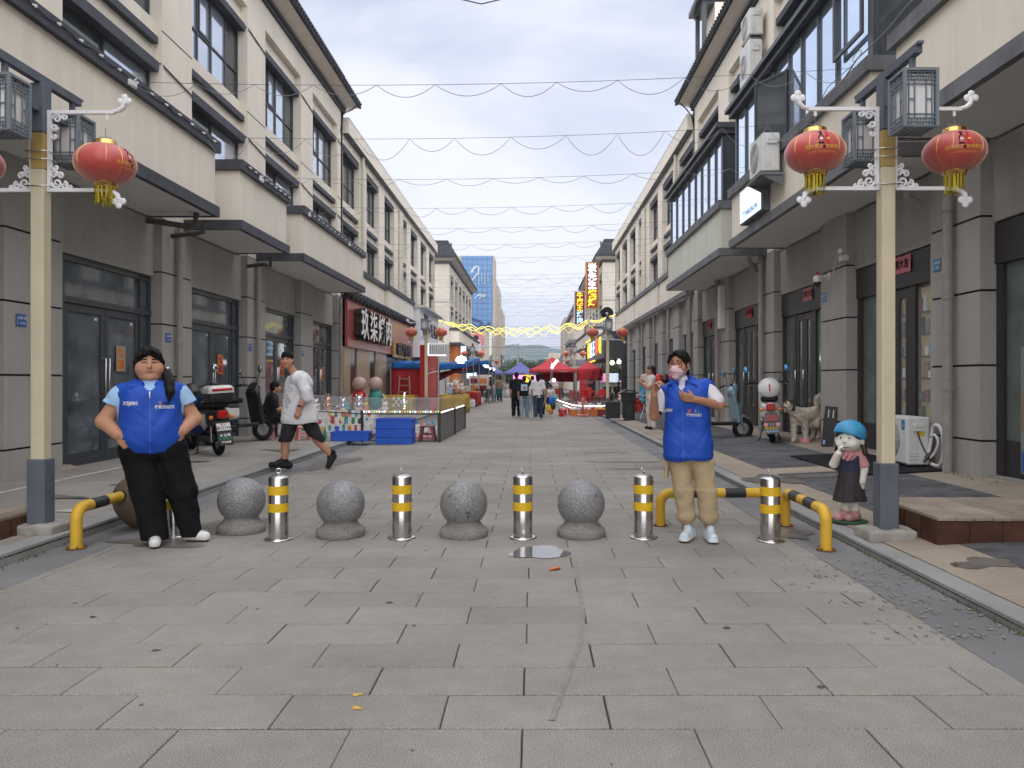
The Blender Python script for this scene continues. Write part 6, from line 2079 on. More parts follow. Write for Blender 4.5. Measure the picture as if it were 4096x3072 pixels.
 mb.tube([f(-.008, .108, .01), f(0, .110, .014), f(.008, .108, .01)], .0018, 5)
 mb.build("glasses", "maroon", t)
 F = SDF((-.2, -.18, 1.36), (.12, .18, 1.68), .0055)
 F.ell(f(0, -.026, .032), (.086, .104, .104), .01, rot=R3)
 F.ell(f(0, .112, -.015), (.074, .085, .098), .012, op='sub', rot=R3)
 F.ell(f(.078, -.015, -.02), (.02, .03, .035), .01, op='sub', rot=R3); F.ell(f(-.078, -.015, -.02), (.02, .03, .035), .01, op='sub', rot=R3)
 F.chain([f(0, .085, .112), f(.045, .078, .078), f(.078, .04, .03), f(.084, .022, -.03)], [.012, .013, .012, .006], .015)
 F.chain([f(0, .085, .112), f(-.05, .072, .075), f(-.08, .035, .03), f(-.086, .02, -.05)], [.012, .014, .013, .006], .015)
 F.cap(f(0, -.11, .0), f(.02, -.125, -.10), .04, .03, .03)
 F.ripple(lambda X, Y, Z: .002 * np.sin(110 * X + 70 * Y + 20 * Z))
 F.mesh("hair", "hair", t)
 return t
girl_right()
# ------------------------------------------------------------ young man walking
def man_walking():
 t = thing("person", (-3.63, 12.1, 0.0), "young man in loose white T-shirt and dark shorts striding over the left kerb", "person", None, .28)
 F = SDF((-.50, -.32, -.01), (.64, .26, 1.88), .0072)
 hc = (-.178, -.04, 1.715)
 f, R3, reg = head(F, hc, .30, .05, 1.04, 1.02, .35)
 F.cap((-.05, .02, 1.47), (-.14, -.0, 1.62), .062, .058, .03)
 F.rbox((.01, .0, 1.18), (.17, .12, .30), .1, .05).cap((-.04, -.09, 1.42), (.05, .1, 1.43), .05, .05, .04)
 F.chain([(.03, -.15, 1.39), (.09, -.22, 1.14), (-.0, -.24, .965)], [.06, .052, .036], .02)
 F.chain([(-.06, .15, 1.38), (-.12, .2, 1.14), (-.2, .16, 1.0)], [.055, .052, .036], .02)
 hand(F, (-.005, -.24, .955), (-.30, -.08, -.92), (.2, .9, 0), .55, 1, 1.05)
 hand(F, (-.2, .16, .99), (-.35, -.08, -.9), (.2, -.9, 0), .5, -1, 1.0)
 F.ell((.03, .0, .86), (.17, .14, .16), .05)
 F.chain([(-.10, -.03, .85), (-.20, -.06, .50), (-.212, -.02, .17)], [.10, .072, .048], .03)
 F.cap((-.205, -.03, .42), (-.21, .0, .30), .055, .06, .03)
 F.chain([(.11, .05, .85), (.275, .03, .48), (.478, .06, .22)], [.10, .070, .046], .03)
 F.cap((.31, .04, .43), (.40, .06, .33), .055, .052, .03)
 F.cap((-.212, -.02, .13), (-.34, -.07, .12), .034, .026, .02).cap((.48, .06, .2), (.455, .03, .1), .034, .026, .02)
 F.mesh("body", SKIN(), t, reg)
 F = SDF((-.36, -.36, .66), (.38, .32, 1.58), .0078)
 F.cap((-.01, .0, 1.33), (.005, .0, .80), .205, .285, .03, fl=(1, .72, 1))
 F.cap((-.05, -.12, 1.425), (.06, .12, 1.435), .082, .082, .05); F.cap((.0, -.02, 1.46), (.10, .03, 1.38), .09, .10, .06)
 F.chain([(.03, -.14, 1.41), (.095, -.205, 1.25), (.11, -.225, 1.14)], [.098, .092, .088], .03)
 F.chain([(-.06, .15, 1.42), (-.12, .2, 1.14)], [.1, .09], .04)
 F.ell((-.125, -.02, 1.56), (.085, .095, .085), .012, op='sub')
 F.ripple(wrinkle(.0048, (12, 16, 20, 0), (-18, 10, 26, 2), (26, 8, -12, 4)))
 clip_hem(F, lambda X, Y: .735 + .02 * X + .010 * np.sin(14 * X + 8 * Y) + np.where((Y < -.165) & (X > -.02), 0.0, 0))
 X = F.ax[0][:, None, None]; Y = F.ax[1][None, :, None]; Z = F.ax[2][None, None, :]
 sl = np.maximum(np.maximum(-.17 - 0 * X - (-(Y)) * -1, 0), 0)
 shirt = F.mesh("shirt", "tee_white", t)
 v, fa, m = flat_print([('poly', [(-.135 + .032 * math.cos(a), 1.265 + .045 * math.sin(a)) for a in [2 * PI * i / 18 for i in range(18)]], 0), ('poly', [(-.135 + .024 * math.cos(a), 1.265 + .036 * math.sin(a)) for a in [2 * PI * i / 18 for i in range(18)]], 1),
       ('poly', [(-.155, 1.05), (-.125, 1.05), (-.105, 1.17), (-.15, 1.12)], 0), ('poly', [(-.2, .98), (-.165, .96), (-.17, 1.18), (-.19, 1.2)], 2), ("P", .05, -.135, 1.265, 0, 0)])
 print_on(shirt, v, fa, -.6, "print", ["print_teal", "tee_white", "print_grey"], m, shirt)
 F = SDF((-.34, -.24, .38), (.42, .24, .98), .0078)
 F.ell((.03, .0, .86), (.205, .165, .15), .04)
 F.chain([(-.10, -.02, .84), (-.20, -.05, .48)], [.120, .102], .04)
 F.chain([(.11, .03, .84), (.285, .03, .47)], [.125, .104], .04)
 F.ripple(wrinkle(.004, (20, 9, 12, 0), (26, 14, -20, 2)))
 X = F.ax[0][:, None, None]; Y = F.ax[1][None, :, None]; Z = F.ax[2][None, None, :]
 F.D = np.maximum(F.D, (np.where(X < .04, .455 + 0 * X, .455 - .5 * (X - .29)) - Z).astype(np.float32))
 F.mesh("shorts", "shorts", t)
 # socks and shoes
 for an, toe, heel, up in (((-.212, -.02, .17), (-.405, -.10, .115), (-.15, .0, .085), (0, 0, 1)), ((.478, .06, .215), (.44, .01, .05), (.515, .07, .20), (.55, .1, .8))):
  F = SDF(tuple(min(an[i], toe[i], heel[i]) - .1 for i in range(3)), tuple(max(an[i], toe[i], heel[i]) + .14 for i in range(3)), .006)
  F.cap(an, (an[0] + up[0] * .05, an[1], an[2] + up[2] * .055), .052, .053, .01)
  so = F.mesh("sock", "black_cloth", t)
  F = SDF(tuple(min(an[i], toe[i], heel[i]) - .1 for i in range(3)), tuple(max(an[i], toe[i], heel[i]) + .1 for i in range(3)), .006)
  F.cap(heel, toe, .056, .047, .01).cap(an, heel, .048, .05, .03).cap(an, ((an[0] + toe[0]) / 2, (an[1] + toe[1]) / 2, (an[2] + toe[2]) / 2), .048, .04, .03)
  F.ripple(wrinkle(.002, (60, 30, 50, 0)))
  F.mesh("shoe", "shoe_black", t)
 mb = MB(); mb.cyl((.010, -.24, .995), (.016, -.238, 1.022), .042, n=16); mb.build("wristband", "black", t)
 f, R3 = hframe(hc, .30, .05)
 F = SDF((-.32, -.2, 1.58), (-.04, .14, 1.88), .006)
 F.ell(f(0, -.028, .040), (.091, .112, .106), .01, rot=R3)
 F.ell(f(0, .125, -.040), (.082, .085, .098), .012, op='sub', rot=R3)
 for e in (-1, 1):
  F.ell(f(e * .082, -.01, -.03), (.02, .03, .03), .01, op='sub', rot=R3)
 for i, a in enumerate((-.055, -.03, -.005, .02, .045, .07)):
  F.cap(f(a * .8, .055, .108), f(a * 1.08, .090 - abs(a) * .35, .046 + .012 * (i % 2)), .017, .008, .012)
 F.ripple(lambda X, Y, Z: .003 * np.sin(90 * X + 60 * Z) * np.sin(80 * Y))
 F.mesh("hair", "hair", t)
 return t
defm("print_teal", (0.16, 0.27, 0.30), 0.8)
defm("print_grey", (0.42, 0.46, 0.50), 0.8)
man_walking()
# ------------------------------------------------------------ plain figures farther off (facing -y before turning)
def figure(label, loc, rz=0.0, h=1.65, top="black_cloth", bottom="trouser_black", shoes="shoe_white", hair="hair", long_hair=False, stride=0.0, sit=False, arms=None, skin="skin", g=.013, short=False, sleeve=.5, legs=None, pitch=0, extra=None, group=None, bulk=1.0):
 t = thing("person", loc, label, "person", group, rz)
 k = h / 1.65
 P = lambda x, y, z: (x * k, y * k, z * k)
 hip = .86 if not sit else .40
 dz = hip - .86
 shz = 1.36 + dz
 if legs is None:
  if sit:
   legs = [((-.09, .0, hip), (-.14, -.36, hip + .1), (-.13, -.30, .06)), ((.09, .0, hip), (.14, -.36, hip + .1), (.15, -.32, .06))]
  else:
   legs = [((-.09, 0, .84), (-.10, -.02 - stride * .5, .47), (-.10, .02 - stride * .9, .08)), ((.09, 0, .84), (.10, .02 + stride * .25, .47), (.10, .04 + stride * 1.1, .08 + stride * .22))]
 if arms is None:
  arms = [((-.18, .0, shz), (-.235, .02 + stride * .3, shz - .28), (-.235, -.06 + stride * .3, shz - .52)), ((.18, 0, shz), (.235, .02 - stride * .3, shz - .28), (.235, -.06 - stride * .3, shz - .52))]
 lean = -.07 if sit else 0
 hc = P(0, -.03 + lean * 2.2, shz + .215)
 allp = [p for l in legs for p in l] + [p for a in arms for p in a] + [(0, 0, shz + .35), (0, -.2, .0), (0, .2, 0)]
 lo = [min(p[i] for p in allp) * k - .22 for i in range(3)]; hi = [max(p[i] for p in allp) * k + .22 for i in range(3)]
 lo[2] = -.01
 F = SDF(lo, hi, g)
 f, R3, reg = head(F, hc, 0, pitch, .98 * k, 1.0, .2)
 F.cap(P(0, lean * 1.5, shz + .02), P(0, -.01 + lean * 2, shz + .13), .05 * k, .046 * k, .02)
 F.chain([P(0, .0, hip + .02), P(0, lean * .6, hip + .25), P(0, lean * 1.4, shz - .06)], [.13 * k * bulk, .12 * k * bulk, .13 * k * bulk], .04, fl=(1.15, .8, 1))
 for a in arms:
  F.chain([P(*p) for p in a], [.05 * k, .042 * k, .03 * k], .02)
  d = Vector(a[2]) - Vector(a[1]); hd = Vector(P(*a[2]))
  F.cap(hd, hd + d.normalized() * .09 * k, .03 * k, .022 * k, .01, fl=(.8, 1, 1)); F.cap(hd + d.normalized() * .02, hd + d.normalized() * .06 + Vector((.02 if a[0][0] < 0 else -.02, -.03, 0)), .014, .010, .01)
 for l in legs:
  F.chain([P(*p) for p in l], [.085 * k, .06 * k, .04 * k], .02)
 F.mesh("body", SKIN(skin), t, reg)
 F = SDF(lo, hi, g)
 F.chain([P(0, .0, hip + .0), P(0, lean * .6, hip + .25), P(0, lean * 1.4, shz - .05)], [.165 * k * bulk, .155 * k * bulk, .155 * k * bulk], .04, fl=(1.15, .82, 1))
 F.cap(P(-.15, lean * 1.5, shz - .0), P(.15, lean * 1.5, shz - .0), .068 * k, .068 * k, .05)
 for a in arms:
  e = tuple(a[0][i] + (a[1][i] - a[0][i]) * min(1, sleeve * 1.6) for i in range(3))
  F.cap(P(*a[0]), P(*e), .08 * k, .07 * k, .03)
  if sleeve > .8:
   F.cap(P(*a[1]), P(*a[2]), .065 * k, .055 * k, .02)
 F.ripple(wrinkle(.005, (18, 10, 20, 0), (-14, 12, 26, 2)))
 clip_hem(F, lambda X, Y: (hip - .07) * k + X * 0)
 F.mesh("top", top, t)
 F = SDF(lo, hi, g)
 F.ell(P(0, 0, hip), (.17 * k * bulk, .135 * k * bulk, .13 * k), .03)
 for l in legs:
  e = l[1] if short else l[2]
  q = [P(*l[0]), P(*l[1])] + ([] if short else [P(*l[2])])
  F.chain(q, [.115 * k, .095 * k, .078 * k][:len(q)], .03)
 F.ripple(wrinkle(.005, (18, 10, 16, 0)))
 F.mesh("trousers", bottom, t)
 for l in legs:
  a = Vector(P(*l[2]));
  F = SDF([a.x - .1, a.y - .24, max(-.005, a.z - .1)], [a.x + .1, a.y + .12, a.z + .08], .010)
  F.cap((a.x, a.y + .02, a.z - .03), (a.x, a.y - .13, a.z - .042), .046, .04, .01)
  F.mesh("shoe", shoes, t)
 f, R3 = hframe(hc, 0, pitch)
 s = .98 * k
 F = SDF([hc[0] - .2, hc[1] - .2, hc[2] - (.42 if long_hair else .2)], [hc[0] + .2, hc[1] + .26, hc[2] + .2], .010)
 F.ell(f(0, -.024 * s, .036 * s), (.089 * s, .108 * s, .106 * s), .01, rot=R3)
 F.ell(f(0, .128 * s, -.035 * s), (.080 * s, .085 * s, .098 * s), .01, op='sub', rot=R3)
 if long_hair:
  F.chain([f(0, -.09 * s, .03 * s), f(0, -.11 * s, -.09 * s), f(.01, -.10 * s, -.24 * s)], [.075 * s, .06 * s, .035 * s], .03)
 else:
  F.cap(f(0, -.07 * s, -.01), f(0, -.075 * s, -.06 * s), .07 * s, .05 * s, .03)
 F.mesh("hair", hair, t)
 return t
figure("man seen from behind in black T-shirt and black trousers, left of three strollers", (-.60, 29.3, .002), PI, 1.66, "black_cloth", "trouser_black", "shoe_white", stride=.12, bulk=1.05)
m = figure("stroller in black T-shirt with pale back print and light jeans, hand at the head", (-.30, 28.6, .002), PI, 1.52, "black_cloth", "jeans_pale", "shoe_white", stride=.18,
  arms=[((-.18, 0, 1.36), (-.30, -.02, 1.50), (-.12, -.08, 1.66)), ((.18, 0, 1.36), (.235, .02, 1.08), (.235, -.04, .84))])
mb = MB(); mb.bbox(-.12, .12, .128, .150, 1.02, 1.26, .01); mb.ell((-.02, .152, 1.13), (.06, .004, .07), 1)
mb.build("back_print", ["shirt_pale", "orange"], m)
figure("woman in white T-shirt and dark jeans seen from behind, right of three strollers", (.205, 28.2, .002), PI, 1.62, "tee_white", "jeans", "shoe_pale", long_hair=True, stride=.16)
figure("person in white top partly hidden behind the strollers", (.0, 33.0, .002), PI, 1.55, "tee_white", "jeans_pale", stride=.1)
figure("person in dark top just beyond the woman in the white T-shirt", (.32, 31.0, .002), PI, 1.64, "charcoal", "trouser_black", stride=.1)
figure("woman in white shirt and white trousers standing by the black bins, facing left", (3.22, 21.1, zr(3.2)), -PI / 2 + .15, 1.68, "linen", "linen", "shoe_black", hair="hair_brown", long_hair=True, sleeve=.45,
  arms=[((-.18, 0, 1.36), (-.2, -.10, 1.10), (-.08, -.30, 1.26)), ((.18, 0, 1.36), (.2, -.12, 1.10), (.06, -.32, 1.26))])
figure("man in black T-shirt and shorts sitting on a pink stool, back half turned", (-5.80, 17.0, zl(-5.8)), 1.9, 1.68, "black_cloth", "black_cloth", "shoe_black", sit=True, short=True, bulk=1.1,
  arms=[((-.18, -.08, .90), (-.24, -.22, .66), (-.12, -.42, .62)), ((.18, -.08, .90), (.24, -.22, .66), (.12, -.42, .62))])
figure("vendor in white T-shirt crouching over the toy stall by the red gazebo", (.90, 39.5, .0), .1, 1.6, "tee_white", "trouser_black", "shoe_black", sit=True, pitch=.5)
for i, (x, y, rz, tp, bt, lb) in enumerate(((-3.0, 56, 2.5, "charcoal", "jeans", "far shopper in dark blue top by the green chairs"), (-2.2, 52, PI, "tan", "charcoal", "far shopper in brown top walking away past the green chairs"), (-2.55, 59, .4, "tee_white", "jeans", "far shopper in white top under the purple gazebo"),
           (1.0, 58, .4, "charcoal", "jeans", "far customer standing under the red gazebo"), (2.2, 60, -.6, "tan", "jeans", "far customer in brown under the red gazebo"))):
 figure(lb, (x, y, .0), rz, 1.62, tp, bt, stride=.1, g=.022)
figure("diner with dark hair seated inside the shop behind the black bins", (4.55, 47.2, .1), 2.6, 1.6, "charcoal", "jeans", sit=True, g=.02)
figure("seated diner under the black fascia, farther right", (5.0, 46.0, .12), 2.2, 1.6, "black_cloth", "jeans", sit=True, g=.02)
# ------------------------------------------------------------ dog
def dog():
 t = thing("dog", (5.30, 15.45, zr(5.3)), "large shaggy cream and grey dog with tongue out, standing in the shop doorway", "dog", None, -.30)
 F = SDF((-.42, -.36, -.01), (.54, .42, 1.02), .0085)
 F.ell((-.02, -.02, .50), (.150, .15, .165), .05)
 F.cap((-.0, .0, .52), (.26, .14, .545), .140, .115, .06)
 F.cap((.02, .03, .58), (.27, .18, .60), .085, .080, .04)
 F.ell((.31, .19, .56), (.105, .11, .13), .04)
 F.cap((-.05, -.06, .56), (-.185, -.17, .68), .115, .088, .06)
 F.ell((-.20, -.19, .735), (.098, .10, .092), .03)
 F.cap((-.225, -.24, .715), (-.275, -.33, .68), .052, .036, .025)
 F.cap((-.225, -.23, .68), (-.262, -.315, .632), .028, .017, .012)
 for ex, ey in ((-.25, -.145), (-.135, -.17)):
  F.cap((ex, ey, .79), (ex + (.012 if ex > -.2 else -.012), ey + .015, .862), .030, .008, .015)
 F.chain([(-.095, -.07, .46), (-.105, -.075, .25), (-.100, -.085, .06)], [.078, .052, .046], .03); F.cap((-.10, -.09, .035), (-.115, -.15, .030), .044, .038, .02)
 F.chain([(.09, -.04, .45), (.110, -.04, .25), (.118, -.05, .06)], [.078, .052, .046], .03); F.cap((.118, -.055, .035), (.115, -.115, .030), .044, .038, .02)
 for x0, y0 in ((.25, .22), (.36, .17)):
  F.chain([(x0, y0, .50), (x0 - .04, y0 - .08, .36), (x0 + .03, y0 + .06, .25), (x0 + .01, y0 + .04, .10)], [.095, .072, .04, .036], .03); F.cap((x0 + .01, y0 + .03, .085), (x0 - .01, y0 - .03, .08), .038, .034, .02)
 F.chain([(.35, .24, .65), (.345, .26, .77), (.37, .25, .86), (.42, .24, .88), (.44, .23, .82)], [.030, .042, .054, .050, .022], .015)
 r3 = lambda X, Y, Z: .004 * np.sin(70 * X + 40 * Z) * np.sin(60 * Y + 30 * Z) + .005 * np.sin(33 * X - 21 * Y) * np.sin(47 * Z) + .003 * np.sin(120 * Z + 60 * X)
 F.ripple(r3)
 def reg(x, y, z):
  m = np.zeros(len(x), int)
  head_ = (x < -.08) & (z > .58)
  m[head_ & ((z > .765 + .02 * np.sin(60 * x)) | ((x > -.165) & (y > -.25) & (z > .62)))] = 1
  m[head_ & (np.abs(x + .215) < .022) & (z > .76) & (z < .81)] = 0
  m[(z > .58) & (x > -.02) & (np.sin(9 * x + 7 * y + 3) + .5 * np.sin(21 * y) > .6)] = 3
  for ex, ey, ez, er in ((-.258, -.262, .752, .016), (-.168, -.272, .752, .017), (-.284, -.352, .685, .030)):
   m[(np.hypot(np.hypot(x - ex, y - ey), z - ez) < er)] = 2
  m[(z > .805) & head_ & (y > -.28)] = 1
  return m
 F.mesh("body", ["fur_cream", "fur_dark", "ink", "fur_grey"], t, reg)
 F = SDF((-.34, -.42, .52), (-.2, -.24, .72), .005)
 F.chain([(-.245, -.28, .66), (-.268, -.335, .645), (-.272, -.345, .60)], [.018, .019, .014], .01, fl=(1, .8, 1))
 F.mesh("tongue", "pink_tongue", t)
 mb = MB(); mb.tube([(-.165 + .10 * math.cos(a), -.12 + .10 * math.sin(a), .59 - .05 * math.sin(a) - .06 * math.cos(a)) for a in [2 * PI * i / 20 for i in range(20)]], .008, 6, closed=True); mb.tube([(-.09, -.19, .52), (.02, -.2, .38), (.10, -.10, .26), (.11, .05, .10)], .006, 5); mb.build("harness", "tan", t)
 # fur tufts
 b = BVHTree
 return t
defm("fur_cream", (0.60, 0.535, 0.44), 0.95, var=0.22, vs=16, bump=0.9, bs=55)
defm("fur_dark", (0.085, 0.065, 0.05), 0.95, var=0.3, vs=18, bump=0.9, bs=55)
defm("fur_grey", (0.42, 0.375, 0.32), 0.95, var=0.25, vs=18, bump=0.9, bs=55)
defm("pink_tongue", (0.50, 0.16, 0.17), 0.4)
dg = dog()
# coat: short tufts grown over the dog's own surface, one part
dm = [o for o in dg.children if o.name.startswith("body")][0].data
fb = MB(); r = random.Random(8)
for p in dm.polygons:
 if p.material_index == 2 or r.random() > .55: continue
 c = p.center; n = p.normal
 if c.z < .08: continue
 l = r.uniform(.012, .028) if c.z < .72 or c.x < .1 else r.uniform(.03, .065)
 d = (n * .55 + Vector((.25, .45, -.55 if c.z < .72 or c.x < .1 else .1)) + Vector((r.uniform(-.3, .3), r.uniform(-.3, .3), r.uniform(-.3, .3)))).normalized()
 u = d.cross(n)
 if u.length < .01: continue
 u = u.normalized() * .0035
 fb.add([c - u, c + u, c + d * l], [(0, 1, 2)], {0: 0, 1: 1, 3: 2}[p.material_index])
tag(fb.build("coat", ["fur_cream", "fur_dark", "fur_grey"], dg), kind="stuff")
t = thing("dog_bowl", (5.36, 15.28, zr(5.36)), "pink dog bowl on the ground before the dog's paws", "bowl")
mb = MB(); mb.lathe([(.115, 0), (.105, .075), (.098, .082), (.09, .078), (.085, .02), (.001, .018)], n=26); mb.build("bowl", "pink_plastic", t)
# ------------------------------------------------------------ girl statue
def statue():
 t = thing("girl_statue", (2.99, 7.33, zr(2.99) + .004), "painted statue of a smiling girl with blue helmet and dark pinafore, beside the right kerb", "statue", None, -.37)
 mb = MB(); mb.cyl((0, .0, 0), (0, .0, .012), .165, n=30); mb.build("base", "green_base", t)
 F = SDF((-.22, -.22, .0), (.22, .2, .98), .005)
 hc = (-.005, -.01, .775)
 f, R3 = hframe(hc, .35, .03)
 F.ell(f(0, 0, .01), (.118, .105, .105), .01, rot=R3); F.ell(f(0, .03, -.045), (.102, .085, .068), .03, rot=R3)
 F.ell(f(0, .118, -.012), (.016, .016, .014), .012, rot=R3)
 for e in (-1, 1):
  F.ell(f(e * .062, .082, -.04), (.03, .025, .027), .02, rot=R3); F.ell(f(e * .122, -.01, -.02), (.014, .026, .032), .006, rot=R3)
 F.cap((0, 0, .60), (0, 0, .70), .045, .05, .02).rbox((0, 0, .50), (.07, .055, .14), .05, .02)
 F.chain([(-.10, -.01, .62), (-.142, -.045, .535), (-.098, -.115, .645)], [.040, .037, .030], .012)
 hand(F, (-.098, -.115, .650), (.1, -.02, .9), (.9, .2, 0), 1.15, 1, .62)
 F.chain([(.10, .0, .62), (.125, -.01, .50), (.108, -.04, .385)], [.042, .036, .032], .012)
 hand(F, (.108, -.042, .385), (-.12, -.05, -.95), (-.5, .8, 0), .25, -1, .72, .5)
 F.cap((-.035, .0, .22), (-.038, .0, .07), .040, .036, .01).cap((.045, .0, .22), (.048, .0, .07), .042, .038, .01)
 F.mesh("figure", "statue_white", t)
 mb = MB()
 mb.tube([f(.062 * math.sin(a), .125 - .045 * abs(math.sin(a)) ** 1.6, -.052 - .016 * math.cos(a)) for a in [-.95 + .19 * i for i in range(11)]], .0032, 5)
 for e in (-1, 1):
  mb.ell(f(e * .040, .109, .022), (.0065, .005, .009)); mb.tube([f(e * .022, .113, .050), f(e * .042, .107, .058), f(e * .062, .092, .050)], .0024, 5)
 mb.build("painted_face", "ink", t)
 F = SDF((-.22, -.2, .62), (.24, .22, .98), .0055)
 F.ell(f(0, -.02, .03), (.130, .122, .112), .01, rot=R3)
 F.ell(f(0, .13, -.035), (.108, .10, .105), .01, op='sub', rot=R3)
 F.cap(f(.115, -.04, -.05), f(.135, -.03, -.115), .028, .022, .02).ell(f(.135, -.03, -.125), .028, .005).cap(f(-.115, -.04, -.05), f(-.13, -.04, -.11), .028, .02, .02)
 F.ripple(lambda X, Y, Z: .0015 * np.sin(120 * X + 60 * Z))
 F.mesh("hair", "hair_brown", t)
 F = SDF((-.24, -.22, .74), (.24, .24, 1.0), .0055)
 F.ell(f(.004, -.015, .055), (.146, .140, .128), .01, rot=R3)
 X = F.ax[0][:, None, None]; Y = F.ax[1][None, :, None]; Z = F.ax[2][None, None, :]
 R_ = np.array(R3)
 qy = R_[1][0] * (X - hc[0]) + R_[1][1] * (Y - hc[1]) + R_[1][2] * (Z - hc[2]); qz = R_[2][0] * (X - hc[0]) + R_[2][1] * (Y - hc[1]) + R_[2][2] * (Z - hc[2]); qx = R_[0][0] * (X - hc[0]) + R_[0][1] * (Y - hc[1])
 F.D = np.maximum(F.D, (.070 - qz - .42 * qy - .18 * qx - .05).astype(np.float32))
 F.mesh("helmet", "statue_blue", t)
 F = SDF((-.2, -.16, .42), (.2, .16, .72), .0055)
 F.rbox((0, .0, .55), (.085, .066, .12), .05, .02).cap((-.085, -.0, .62), (-.122, -.02, .57), .050, .046, .03).cap((.085, 0, .62), (.122, -.008, .535), .052, .05, .03).cap((0, -.01, .65), (0, -.015, .675), .062, .056, .02)
 F.cap((-.03, -.075, .64), (-.055, -.09, .60), .02, .014, .01).cap((.02, -.08, .64), (-.02, -.10, .585), .018, .012, .01)
 F.cut((-.138, -.03, .555), (-.5, -.3, -.8)); F.cut((.13, -.01, .518), (.15, 0, -1))
 F.mesh("blouse", "statue_pink", t)
 F = SDF((-.22, -.2, .16), (.22, .2, .68), .0058)
 F.rbox((0, .0, .52), (.094, .076, .13), .05, .02); F.cap((0, 0, .47), (0, 0, .20), .094, .150, .02, fl=(1, .85, 1))
 F.ell((-.01, -.08, .66), (.075, .09, .085), .01, op='sub'); F.ell((.0, .0, .70), (.075, .2, .07), .01, op='sub')
 F.ripple(lambda X, Y, Z: .0045 * np.sin(11 * np.arctan2(Y, X)) * np.clip((.46 - Z) * 5, 0, 1))
 clip_hem(F, lambda X, Y: .195 + .006 * np.sin(20 * X))
 F.mesh("pinafore", ["statue_navy", "statue_dark"], t, lambda x, y, z: (z < .468).astype(int))
 for x0 in (-.045, .048):
  F = SDF((x0 - .12, -.16, .0), (x0 + .09, .1, .14), .005)
  F.cap((x0 + .015, .02, .045), (x0 - .055, -.055, .04), .042, .044, .01).cap((x0, 0, .06), (x0, 0, .085), .045, .045, .01)
  F.cut((0, 0, .014), (0, 0, -1))
  F.mesh("shoe", "statue_shoe", t)
 return t
defm("green_base", (0.05, 0.12, 0.06), 0.8)
defm("statue_white", (0.74, 0.72, 0.66), 0.5, wvar=0.06, ws=12)
defm("statue_blue", (0.045, 0.30, 0.56), 0.45, wvar=0.12, ws=10)
defm("statue_pink", (0.56, 0.27, 0.28), 0.55, wvar=0.08, ws=10)
defm("statue_navy", (0.035, 0.038, 0.075), 0.6, wvar=0.15, ws=10)
defm("statue_dark", (0.052, 0.043, 0.047), 0.6, wvar=0.2, ws=12)
defm("statue_shoe", (0.50, 0.25, 0.25), 0.5, wvar=0.1, ws=14)
statue()
defm("poster_pale", (0.20, 0.22, 0.21), 0.3)
defm("sign_redpink", (0.50, 0.10, 0.09), 0.3, wvar=0.15, ws=1.2)
defm("pen_brown", (0.30, 0.24, 0.21), 0.3, wvar=0.3, ws=2)
defm("cape_blue", (0.010, 0.02, 0.09), 0.6)
